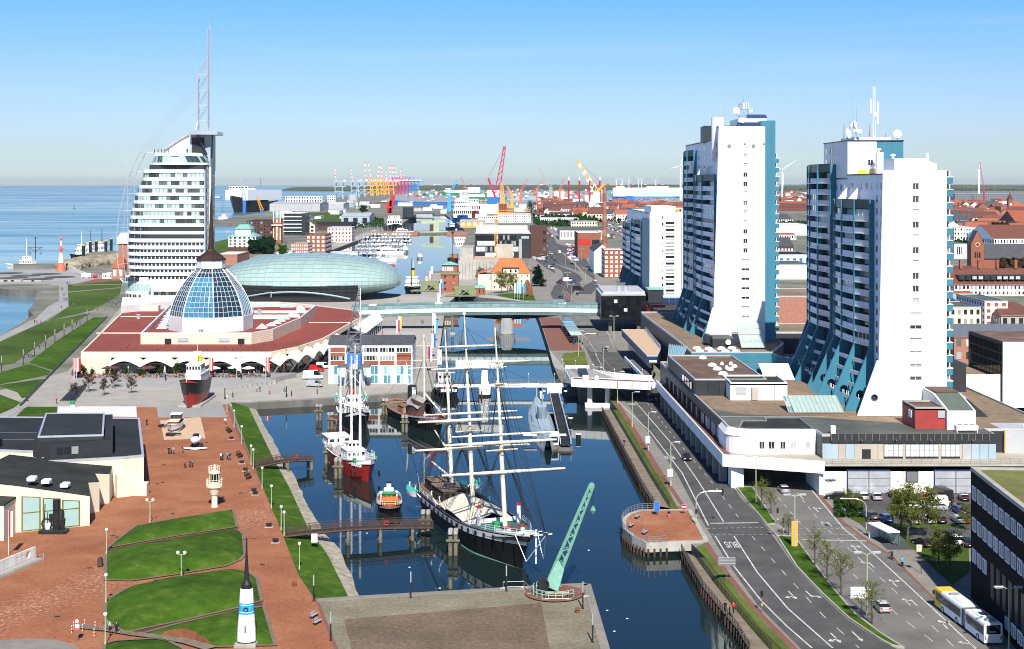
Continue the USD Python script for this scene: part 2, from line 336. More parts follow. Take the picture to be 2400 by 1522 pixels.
def brickpave(name):
 MAT[name]=usdkit.material(stage,'/World/Looks/'+name,{'g':('geometry',{}),'n':('noise_texture',dict(scale=.10,detail=6.0,roughness=.6,distortion=.6)),'r':('rgb_ramp',dict(ramp=[(.30,(.22,.082,.040)),(.52,(.285,.112,.055)),(.72,(.33,.15,.082))])),
 'f':('noise_texture',dict(scale=1.6,detail=5.0,roughness=.75)),'fr':('map_range',dict(from_min=.3,from_max=.7,to_min=.72,to_max=1.24)),'h':('hsv',{}),
 'sx':('separate_xyz',{}),'d':('math',dict(math_type='multiply_add',value2=.42,value3=0.0)),'e':('math',dict(math_type='subtract')),'e2':('math',dict(math_type='add',value2=160.5)),'ab':('math',dict(math_type='absolute')),'mr':('map_range',dict(from_min=2.0,from_max=7.5,to_min=1.0,to_max=0.0,clamp=True)),'mu':('math',dict(math_type='multiply')),'mg':('math',dict(math_type='greater_than',value2=.56)),
 'm3':('math',dict(math_type='multiply',value2=.62)),'mx':('mix',dict(color2=(.50,.33,.24))),'p':('principled_bsdf',dict(roughness=.93,specular_ior_level=.2)),'bu':('bump',dict(strength=.2,distance=.05))},
 [('g.position','n.vector'),('g.position','f.vector'),('n.fac','r.fac'),('f.fac','fr.value'),('fr.result','h.value'),('r.color','h.color'),('g.position','sx.vector'),('sx.y','d.value1'),('sx.x','e.value1'),('d.value','e.value2'),('e.value','e2.value1'),('e2.value','ab.value1'),('ab.value','mr.value'),('mr.result','mu.value1'),('f.fac','mg.value1'),('mg.value','mu.value2'),('mu.value','m3.value1'),('m3.value','mx.fac'),('h.color','mx.color1'),('mx.color','p.base_color'),('f.fac','bu.height'),('bu.normal','p.normal')],surface='p.BSDF')
brickpave('g_brick')
def waterm(name,col,sc,strength,rough,stretch=(1,1,1),streak=0.0,dist=.1):
 N={'g':('geometry',{}),'mp':('mapping',dict(scale=stretch)),'n':('noise_texture',dict(scale=sc,detail=4.0,roughness=.6)),'bu':('bump',dict(strength=strength,distance=dist)),
 'p':('principled_bsdf',dict(base_color=col,roughness=rough,ior=1.33,specular_ior_level=.5))}
 L=[('g.position','mp.vector'),('mp.vector','n.vector'),('n.fac','bu.height'),('bu.normal','p.normal')]
 if streak:
  N['mq']=('mapping',dict(scale=(.0011,.0042,1.0)));N['q']=('noise_texture',dict(scale=1.0,detail=6.0,roughness=.6,distortion=1.0));N['qr']=('map_range',dict(from_min=.35,from_max=.65,to_min=rough*.35,to_max=rough*1.5));N['qs']=('map_range',dict(from_min=.35,from_max=.65,to_min=strength*.25,to_max=strength*1.4))
  L+=[('g.position','mq.vector'),('mq.vector','q.vector'),('q.fac','qr.value'),('qr.result','p.roughness'),('q.fac','qs.value'),('qs.result','bu.strength')]
 MAT[name]=usdkit.material(stage,'/World/Looks/'+name,N,L,surface='p.BSDF')
waterm('water_basin',(.008,.017,.016),.5,.13,.02,(1,.6,1),.8,dist=.03)
waterm('water_sea',(.085,.19,.25),.09,.35,.2,(.6,1.2,1),1.0,dist=.3)
# -- the setting: water, land, quays, roads
random.seed(7)
coast=[(1000,433.6),(930,444),(792,463),(735,474),(640,492),(560,507),(500,519),(502,524),(590,524),(588,533),(552,550),(536,560),(480,572),(300,588),(215,590),(150,617),(31,619),(31,633),(0,639),(-500,655),(-500,668),(0,676)]
inlet=K2([(60,522),(300,530),(245,565),(240,610),(195,665),(230,700),(130,765),(0,842)])
L=G2(coast[:1]);L=[(L[0][0],42000.0)]+G2(coast)+G2(inlet)+[(-330,560),(-420,420),(-420,-150),(600,-150),(2600,60),(42000,3000),(42000,42000)]
basin_left_top=[(541,943),(560,1000),(607,1120),(655,1235),(700,1350),(742,1409)]
basin_right=K8([(985,1535),(870,1420),(690,1200),(570,1035),(500,965),(475,800),(425,778),(338,640),(108,252),(50,180)])+[(1402,914),(1327,914),(1309,886)]+KB([(1400,1370),(1365,1230),(1340,1150),(1290,1000),(1250,880)])+[(1256,729),(1237,708),(1101,695),(1068,692),(1064,699),(1043,716),(1041,741),(1018,908),(1010,918),(905,925),(744,936),(594,944)]
basinA=as_poly(G2(basin_left_top)+G2([(845,1402),(1375,1371),(1418,1522)])+[(15.5,100),(42,100)]+G2(basin_right))
basinB=as_poly(G2([(700,640),(766,591),(886,546.5),(1095,545.5),(1076,608),(1071,632),(1012,636),(988,690),(940,690),(800,680)]))
basinC=as_poly(G2([(920,541),(1090,541),(1062,515),(1042,503),(977,502),(952,518)]))
basinD=as_poly(G2([(1060,472),(1330,470),(1600,478),(1600,486),(1330,484),(1080,484)]))
land=as_poly(L).difference(unary_union([basinA,basinB,basinC,basinD]))
m=MB()
for g in getattr(land,'geoms',[land]):m.sheet(g,0.0)
obj('ground',m,'g_city',kind='structure')
w=MB();
for poly in(basinA,basinB,basinC,basinD):
 c=arr(poly.exterior.coords)[:-1]
 if not poly.exterior.is_ccw:c=c[::-1]
 n=len(c);w.add(np.vstack([np.c_[c,np.zeros(n)],np.c_[c,np.full(n,-6.0)]]),[(i,(i+1)%n,(i+1)%n+n,i+n)for i in range(n)])
obj('quay_wall',w,'concrete_dark',kind='structure')
w=MB();c=arr(G2(coast)+G2(inlet)+[(-330,560)]);n=len(c)
w.add(np.vstack([np.c_[c,np.zeros(n)],np.c_[c,np.full(n,-8.0)]]),[(i,i+1,i+1+n,i+n)for i in range(n-1)])
obj('river_wall',w,'concrete_dark',kind='structure')
obj('basin_water',MB().sheet(unary_union([p.buffer(1.0)for p in(basinA,basinB,basinC,basinD)]),-2.0),'water_basin',kind='structure')
obj('river_water',MB().sheet([(-42000,-300),(500,-300),(5200,42000),(-42000,42000)],-4.2),'water_sea',kind='structure')
obj('river_bed',MB().sheet([(-42000,-300),(42000,-300),(42000,42000),(-42000,42000)],-9.0),'g_mud',kind='structure')
ZL=[0.0]
def patch(name,pts,mat,z=None,world=False):
 """a thin sheet of paving laid on the ground; each later one lies 4 mm above the earlier"""
 if z is None:ZL[0]+=.004;z=ZL[0]
 p=as_poly(pts if world else G2(pts));p=p.intersection(land)if z<.9 else p
 return obj(name,MB().sheet(p,z),mat,kind='structure')
 # broad surfaces
patch('quay_paving',[(-300,1000),(160,870),(300,700),(620,640),(1000,640),(1070,640),(1240,705),(1300,760),(1340,880),(1045,745),(1015,925),(760,945),(560,950),(300,990)],'g_plaza')
patch('quay_paving',[(740,1408),(850,1398),(1380,1368),(1430,1522),(1480,1900),(800,1900)],'g_quay')
patch('quay_setts',[(806,1452),(1268,1414),(1290,1530),(1310,1900),(920,1900)],'g_brown_setts')
patch('brick_paving',[(-400,1240),(200,960),(320,955),(372,955),(531,948),(548,1000),(608,1130),(660,1240),(704,1350),(744,1420),(784,1522),(900,1900),(-900,1900)],'g_brick')
patch('brick_edge',[(531,948),(537,946),(556,1000),(615,1128),(667,1238),(711,1350),(751,1418),(793,1522),(915,1900),(900,1900),(784,1522),(744,1420),(704,1350),(660,1240),(608,1130),(548,1000)],'g_redpath')
patch('white_gravel',K2([(400,1326),(935,1326),(940,1400),(390,1385)]),'g_white')
patch('stone_paving',K2([(1075,1318),(1515,1290),(1560,1400),(1085,1402)]),'g_slab')
patch('sand_bed',[(375,986),(470,978),(482,1028),(385,1032)],'roof_sand')
patch('round_paving',[(0,1502),(60,1497),(130,1500),(170,1510),(184,1522),(190,1560),(120,1620),(-200,1700),(-300,1560)],'g_walk')
# the dike with its lawns and paths
patch('promenade',K2([(-900,430),(0,388),(400,384),(560,400),(840,450),(840,470),(465,490),(470,640),(300,745),(0,880),(-300,1010),(-300,900),(0,845),(250,720),(330,640),(410,600),(412,486),(330,488),(-900,480)]),'g_slab')
patch('brick_apron',K2([(510,487),(660,452),(840,447),(838,465)]),'g_redpath')
patch('dike_lawn',K2([(465,492),(840,462),(832,510),(820,560),(735,610),(630,668),(480,700),(330,742),(470,640)]),'grass_dike')
patch('dike_lawn',K2([(300,745),(480,715),(620,685),(600,700),(330,860),(100,1030),(0,1045),(-500,1200),(-500,1050),(0,885)]),'grass_dike')
patch('dike_lawn',K2([(640,716),(725,714),(560,880),(365,1080),(200,1025),(400,870)]),'grass')
patch('dike_lawn',K2([(200,1035),(350,1085),(330,1110),(0,1175),(-300,1240),(-300,1150),(0,1095)]),'grass')
patch('dike_lawn',K2([(320,1135),(210,1260),(150,1270),(120,1230),(0,1190),(-300,1260),(0,1180)]),'grass')
patch('dike_lawn',K2([(0,1245),(145,1300),(40,1375),(0,1380),(-400,1480),(-400,1330)]),'grass')
patch('dike_lawn',K2([(180,1330),(395,1330),(385,1400),(105,1400)]),'grass')
patch('footpath',K2([(0,1380),(140,1318),(220,1312),(100,1378),(0,1420)]),'g_slab')
patch('footpath',K2([(465,540),(830,510),(830,514),(465,546)]),'g_walk')
patch('footpath',K2([(500,492),(830,488),(830,492),(500,497)]),'g_walk')
m=MB()
b0=K2([(735,714),(365,1092),(140,1325)]);b1=K2([(742,714),(374,1094),(148,1330)])
for a,b in zip(b0[:-1],b0[1:]):m.bar(G(*a)+(0,0,.25),G(*b)+(0,0,.25),.5,.5)
obj('dike_kerb',m,'slate_dark',kind='structure')
# stone banks of the inlet
def bank(name,top,low,z0,z1,mat,n=40,bulge=0.0,seed=1):
 """a sloping bank between a line on the land and a line at the water"""
 def res(pts,n):
  p=arr(pts,float);d=np.r_[0,np.cumsum(norm(np.diff(p,axis=0),axis=1))]
  return np.stack([np.interp(lin(0,d[-1],n),d,p[:,k])for k in range(p.shape[1])],1)
 T,B=res(G2(top,z0),n),res(G2(low,z1),n);rows=[]
 for k in range(7):
  t=k/6;p=T*(1-t)+B*t;z=z0+(z1-z0)*t
  nz=meshkit.fbm(np.c_[p*.25,np.full(n,3.0)],3,seed)-.5
  rows.append(np.c_[p,z+bulge*nz*(0 if k in(0,)else 1)])
 m=MB()
 for a,b in zip(rows[:-1],rows[1:]):m.strip(a,b)
 return obj(name,m,mat,smooth=True,kind='structure')
bank('stone_bank',K2([(-300,480),(0,478),(280,484),(345,490),(350,490)]),K2([(-300,523),(0,522),(200,528),(290,532),(300,531)]),.03,-4.3,'g_rock',bulge=1.2)
bank('scree_bank',K2([(345,490),(412,486),(412,600),(330,668),(262,716)]),K2([(330,530),(338,560),(345,610),(300,670),(240,712)]),.06,-1.2,'g_scree',bulge=.4)
bank('rock_bank',K2([(330,528),(338,560),(345,612),(300,672),(240,714),(130,780),(0,858)]),K2([(300,530),(245,566),(240,610),(200,665),(222,700),(120,768),(0,842)]),-1.2,-4.3,'g_rock',bulge=1.6,seed=5)
# grass bank and stone edge of the old harbour
wl=[(601,960),(612,975),(658,1060),(690,1106),(742,1216),(796,1276),(852,1402)]
tp=[(540,942),(559,1000),(606,1120),(654,1235),(680,1300),(699,1350),(741,1409)]
mid=[(a*.3+c*.7,b*.3+d*.7)for(a,b),(c,d)in zip(tp,wl)]
bank('grass_bank',tp,mid,0.0,-1.1,'grass',bulge=.3)
bank('verge_bank',K8([(425,778),(338,640),(108,252)]),K8([(380,775),(296,640),(66,252)]),0.02,-.8,'grass_dry',bulge=.1)
bank('verge_bank',K8([(985,1535),(870,1420),(690,1200),(570,1035)]),K8([(915,1540),(812,1420),(632,1200),(512,1035)]),.02,-.8,'grass_dry',bulge=.1)
bank('stone_bank',mid,wl,-1.1,-2.2,'g_stone',bulge=.4,seed=3)
# mounds of lawn on the brick square
def mound(pts,h,name='lawn_mound'):
 p=as_poly(G2(pts));x0,y0,x1,y1=p.bounds;st=.9
 xs,ys=np.arange(x0,x1,st),np.arange(y0,y1,st);P=[(x,y)for x in xs for y in ys if p.contains(sg.Point(x,y))and p.exterior.distance(sg.Point(x,y))>.5]
 e=[p.exterior.interpolate(t).coords[0]for t in np.arange(0,p.length,.8)]
 A=arr(P+e);from scipy.spatial import Delaunay
 f=Delaunay(A).simplices;c=A[f].mean(1);f=f[[p.contains(sg.Point(*q))for q in c]]
 d=arr([p.exterior.distance(sg.Point(*q))for q in A]);z=h*(1-np.exp(-d/2.6))+.02+.25*(meshkit.fbm(np.c_[A*.12,np.zeros(len(A))],3,4)-.5)*np.minimum(d,1)
 a,b,cc=A[f[:,0]],A[f[:,1]],A[f[:,2]];s=(b[:,0]-a[:,0])*(cc[:,1]-a[:,1])-(b[:,1]-a[:,1])*(cc[:,0]-a[:,0]);f[s<0]=f[s<0][:,::-1]
 obj('lawn_edge',MB().sheet(p.buffer(.34).difference(p.buffer(-.2)),.19),'deck_wood',kind='structure')
 return obj(name,MB().add(np.c_[A,z],f),'grass',smooth=True,kind='structure')
mound(K3([(742,832),(800,780),(935,682),(1180,640),(1590,574),(1600,600),(1618,690),(1200,752)]),1.3)
mound(K3([(724,868),(1200,782),(1630,712),(1660,740),(1672,880),(1640,915),(1530,960),(1200,1015),(900,1058),(722,1052)]),1.9)
mound(K3([(722,1198),(850,1120),(1100,1065),(1560,998),(1700,1002),(1755,1042),(1785,1196),(1640,1240),(1250,1330),(960,1390),(860,1412),(720,1340)]),2.1)
mound(K3([(960,1425),(1250,1345),(1640,1260),(1800,1236),(1880,1500),(1460,1512),(1380,1445),(1240,1430),(1080,1442)]),1.5)
mound(K3([(716,1490),(800,1470),(1060,1456),(1150,1472),(1260,1530),(1300,1700),(700,1700)]),1.0)
patch('brick_path',K3([(740,838),(1200,760),(1622,694),(1628,708),(1200,776),(728,862)]),'brick_dark')
patch('brick_path',K3([(860,1416),(960,1394),(1250,1332),(1790,1204),(1800,1228),(1250,1342),(950,1424)]),'brick_dark')
# old-harbour cross quay: a concrete rim
m=MB()
for ln in([(594,943),(744,935),(905,924),(1010,917)],[(742,1408),(845,1401),(1375,1370.5)],[(1375,1370.5),(1418,1522),(1480,1800)]):
 for a,b in zip(ln[:-1],ln[1:]):m.bar(G(*a)+(0,0,-.05),G(*b)+(0,0,-.05),1.3,.36)
obj('quay_rim',m,'g_walk',kind='structure')
# -- roads on the east bank
wl_l=[(1246,500),(1262,530),(1276,560),(1262,590),(1250,606),(1278,628),(1306,645),(1316,660),(1298,672),(1290,690),(1302,712),(1322,745),(1345,780),(1372,815),(1388,850)]+K8([(85,130),(240,330),(420,590),(560,850),(700,1080),(850,1290),(1080,1522),(1500,1900)])
wl_r=[(1256,500),(1278,530),(1300,560),(1312,590),(1330,606),(1352,628),(1364,645),(1366,662),(1350,680),(1338,696),(1348,712),(1382,745),(1428,790),(1462,840),(1490,880)]+K8([(320,135),(700,628),(760,720),(850,810),(950,950),(1050,1090),(1180,1230),(1330,1370),(1500,1480),(1600,1530),(2200,1900)])
patch('roadside_paving',[(1240,500),(1300,500),(1420,600),(1450,680),(1540,880),(1900,1160),(2400,1180),(2900,1522),(3400,1900),(2000,1900),(1760,1522),(1600,1290),(1530,1180),(1408,958),(1394,905),(1330,870),(1285,815),(1262,742),(1240,706),(1140,690),(1230,640),(1245,600)],'g_walk')
patch('brick_paving',KB([(1256,880),(1480,880),(1600,1060),(1760,1250),(1380,1250),(1300,1000)]),'g_redpath')
patch('verge',KB([(1500,1330),(1530,1280),(1760,1256),(1800,1420),(1560,1424)]),'grass_dry')
patch('verge',KB([(780,625),(960,608),(1180,615),(1215,688),(1080,690),(800,640)]),'grass')
patch('verge',[(1404,912),(1418,912)]+K8([(60,150),(170,330),(300,530),(420,760),(480,790),(360,790),(200,540),(90,290),(30,160)]),'grass_dry')
patch('verge',K8([(520,985),(580,960),(640,1060),(760,1240),(900,1400),(1040,1522),(1300,1900),(1200,1900),(910,1522),(780,1380),(640,1200)]),'grass_dry')
patch('cycle_path',K8([(40,130),(62,130),(190,330),(330,560),(490,800),(590,960),(700,1120),(850,1310),(1080,1540),(1040,1540),(820,1310),(670,1120),(560,960),(470,800),(300,560),(165,330)]),'g_redpath')
patch('west_carriageway',wl_l+wl_r[::-1],'g_road')
patch('west_carriageway_pale',[(1318,742),(1380,742),(1432,795),(1452,826),(1386,826),(1374,815),(1345,780)],'g_road_pale')
patch('far_carriageway',[(1364,588),(1390,640),(1402,672),(1386,690),(1352,690),(1372,668),(1370,640),(1336,604),(1290,575),(1300,570)],'g_road')
er=K8([(1120,640),(1290,850),(1440,960),(1550,1030),(1650,1130),(1800,1280),(2000,1440),(2110,1530),(2500,1900)])
el=K8([(800,600),(830,690),(940,850),(960,930),(1055,935),(1130,1040),(1250,1200),(1370,1340),(1500,1440),(1640,1530),(2240,1900)])
patch('east_carriageway',el+er[::-1],'g_road_pale')
patch('east_cycle_path',K8([(1120,640),(1132,640),(1310,850),(1455,958),(1565,1028),(1665,1128),(1815,1278),(2115,1530),(2100,1530),(1800,1280),(1650,1130),(1550,1030),(1440,960),(1290,850)]),'g_redpath')
patch('car_park',[(1935,1150),(2290,1150),(2290,1275),(2170,1290),(2080,1290),(1985,1200)],'g_road')
patch('verge',KR([(380,320),(480,310),(680,480),(620,520),(500,460)]),'grass_dike')
patch('verge',KR([(700,505),(900,520),(1480,520),(1490,545),(960,560),(1080,680),(1200,700),(1480,690),(1490,900),(1350,1010),(1180,860),(1040,720),(900,590)]),'grass_dike')
def kerbed(name,pts,mat,h=.33):
 p=as_poly(G2(pts));obj(name+'_kerb',pr_(p.difference(p.buffer(-.25)),0,h),'concrete',kind='structure')
 return obj(name,MB().sheet(p.buffer(-.25),h-.01),mat,kind='structure')
kerbed('median',K8([(736,668),(826,668),(880,752),(952,860),(900,868),(850,808),(790,740)]),'grass')
kerbed('median',K8([(952,928),(1052,932),(1130,1040),(1250,1200),(1370,1340),(1500,1440),(1632,1524),(1560,1510),(1500,1478),(1335,1368),(1185,1228),(1055,1090)]),'grass')
kerbed('median_paving',K8([(898,872),(955,866),(1050,930),(950,926)]),'g_walk')
kerbed('traffic_island',KB([(1370,300),(1420,320),(1500,360),(1520,400),(1500,450),(1430,490),(1330,500),(1280,470),(1400,440),(1440,400),(1430,360)]),'g_walk')
kerbed('traffic_island',KB([(1420,278),(1560,320),(1780,400),(1850,450),(1840,480),(1760,520),(1700,500),(1740,460),(1700,400),(1540,330)]),'g_walk')
kerbed('traffic_island',KB([(1520,590),(1560,590),(1640,700),(1690,740),(1640,740),(1560,660)]),'g_redpath')
# painted lines and letters
paint=MB();ZP=ZL[0]+.012
def line(pts,w=.15,dash=None):
 P=arr(G2(pts));d=np.r_[0,np.cumsum(norm(np.diff(P,axis=0),axis=1))]
 at=lambda s:arr([np.interp(s,d,P[:,0]),np.interp(s,d,P[:,1])])
 spans=[(0,d[-1])]if dash is None else[(s,min(s+dash[0],d[-1]))for s in np.arange(0,d[-1],dash[0]+dash[1])]
 for a,b in spans:
  ss=np.unique(np.r_[a,d[(d>a)&(d<b)],b]);ss=np.unique(np.r_[ss,lin(a,b,max(2,int((b-a)/6)))])
  q=arr([at(s)for s in ss]);t=np.gradient(q,axis=0);t/=norm(t,axis=1,keepdims=True)+1e-9;nn=np.c_[-t[:,1],t[:,0]]*w/2
  paint.strip(np.c_[q-nn,np.full(len(q),ZP)],np.c_[q+nn,np.full(len(q),ZP)])
e1=[(1402,880),(1422,905)]+K8([(110,210),(280,370),(450,590),(590,870),(720,1080),(870,1270),(1000,1400),(1140,1522)])
e2=K8([(100,130),(205,215),(400,440),(540,640),(670,850)]);e3=K8([(725,925),(850,1120),(1010,1310),(1250,1522)])
line(e1[:6],.25);line(K8([(625,925),(720,1080),(870,1270),(1000,1400),(1140,1522)]),.25);line(e2,.25);line(e3,.25)
line(K8([(250,200),(400,390),(600,630),(760,840)]),.14,(3,4.5));line(K8([(820,925),(980,1110),(1200,1350),(1390,1522)]),.14,(3,4.5))
line(K8([(600,858),(855,855)]),.5);line(K8([(580,884),(880,882)]),.2,(.6,.5));line(K8([(600,917),(905,916)]),.2,(.6,.5))
line([(1372,790),(1400,826),(1430,860),(1460,890)],.14,(3,4));line([(1395,830),(1412,862),(1432,890)],.2);line([(1350,770),(1380,800),(1400,835)],.15)
line([(1420,770),(1432,800),(1440,820)],.15)
line(K8([(1030,660),(1200,870),(1300,960),(1450,1100),(1700,1330),(1900,1522)]),.14,(3,3.2))
line(K8([(960,720),(1070,850),(1180,950),(1390,1160),(1600,1350),(1760,1470),(1820,1522)]),.14,(3,3.2))
line(K8([(1130,672),(1310,890),(1400,960),(1640,1180),(1800,1330),(1960,1480),(2010,1522)]),.25)
line(K8([(1090,945),(1430,952)]),.5);line(K8([(1040,884),(1320,888)]),.2,(.6,.5));line(K8([(1060,918),(1370,920)]),.2,(.6,.5))
for q in([(1250,560),(1290,600),(1345,635),(1372,660)],[(1262,540),(1300,580),(1350,622),(1385,660)],[(1245,590),(1300,632),(1330,660),(1312,700)],[(1335,612),(1372,640),(1390,664)],[(1322,690),(1330,720),(1352,745)]):line(q,.18,(3,3))
def road_word(word,px,py,width,length,toward=True):
 t=meshkit.text_mesh(word,1.0,.002,bold=True);b=t.bounds;v=(t.vertices-[b[0][0],b[0][1],0])/[b[1][0]-b[0][0],b[1][1]-b[0][1],1]
 v=(v-[.5,.5,0])*[width,length,0];o=G(px,py);n=G(px+.0,py+20)-o;a=road_dir(px,py)
 R=rotz(a+pi);v=v@R.T+o+[0,0,ZP]
 keep=np.abs(t.face_normals[:,2]-1)<.1;paint.add(v,t.faces[keep])
def road_dir(px,py):
 P=arr(G2(e2+e3));o=G(px,py)[:2];i=int(np.argmin(norm(P-o,axis=1)));i=min(max(i,1),len(P)-2);d=P[i-1]-P[i+1]
 return math.atan2(d[1],d[0])-pi/2
for(px,py)in K8([(182,224),(382,508),(712,972)])+[(1405,861)]:road_word('BUS',px,py,2.3,4.2)
def arrow(px,py,turn,L=4.2,flip=False,a=None,mat=None):
 a=road_dir(px,py)if a is None else a
 s=[[(-.12,-L/2),(.12,-L/2),(.12,L/2-1.1),(-.12,L/2-1.1)],[(-.42,L/2-1.1),(.42,L/2-1.1),(0,L/2)]]
 if turn:s=[s[0],[(-.12,.2),(turn*.9,.9),(turn*.9,1.2),(-.12,.6)],[(turn*.8,.3),(turn*1.5,1.2),(turn*.8,1.7)]]+([s[1]]if turn>0 else[])
 for q in s:
  q=arr([(x,y,0)for x,y in q]);q=(-q if flip else q);v=q@rotz(a).T+G(px,py)+[0,0,ZP];f=[(0,k,k+1)for k in range(1,len(v)-1)]
  A=np.cross(v[1]-v[0],v[2]-v[0])[2];paint.add(v,f if A>0 else[g[::-1]for g in f])
for(px,py),t in zip(K8([(1035,1240),(1130,1240),(1265,1468),(1380,1460)]),(1,-1,1,0)):arrow(px,py,t,4.4,True)
ea=rad(1.5)
for(px,py),t in zip(K8([(1160,785),(1230,860),(1365,990),(1450,1075),(1570,1175),(1675,1275),(1835,1395),(1985,1505),(1080,715)]),(1,-1,1,-1,1,-1,1,-1,-1)):arrow(px,py,t,4.2,False,a=ea)
obj('road_markings',paint,'g_paint',kind='structure')
# -- east bank: three residential towers on a shopping centre
def wallplate(mb,poly,o,u,t,up=(0,0,1.0)):
 """shape poly in (along, height) set up at o along u, thickness t towards the inside"""
 m=pr_(poly,-t,0,bottom=True);v,f=m.mesh();u=np.asarray(u,float);u=u/norm(u);n=np.cross(u,up)
 return mb.add(np.asarray(o)+np.outer(v[:,0],u)+np.outer(v[:,1],up)+np.outer(v[:,2],n),f)
def rect(u0,u1,z0,z1):return sg.box(u0,z0,u1,z1)
def pane(parent,o,u,c,z,w,h,mat='win_dark',name='window',frame=None,d=.22,proud=False,sill=False):
 """one window of a wall that runs from o along u: glass set back by d (or on a proud frame)"""
 u=np.asarray(u,float);u=u/norm(u);n=np.cross(u,(0,0,1.0));o=np.asarray(o,float)
 a,b=o+u*(c-w/2),o+u*(c+w/2);k=-n*d if not proud else n*.02
 g=qd_(a+k+(0,0,z-h/2),b+k+(0,0,z-h/2),b+k+(0,0,z+h/2),a+k+(0,0,z+h/2));p=obj(name,g,mat,parent)
 if frame:
  f=MB();e=.09 if frame is True else frame;kk=k+n*.05
  for s,t in(((a,z-h/2),(b,z-h/2)),((a,z+h/2),(b,z+h/2)),((a,z-h/2),(a,z+h/2)),((b,z-h/2),(b,z+h/2)))+((((o+u*c,z-h/2),(o+u*c,z+h/2)),)if w>1.0 else()):
   f.bar(s[0]+kk+(0,0,s[1]),t[0]+kk+(0,0,t[1]),e,e,up=n)
  obj('frame',f,'white',p)
 return p
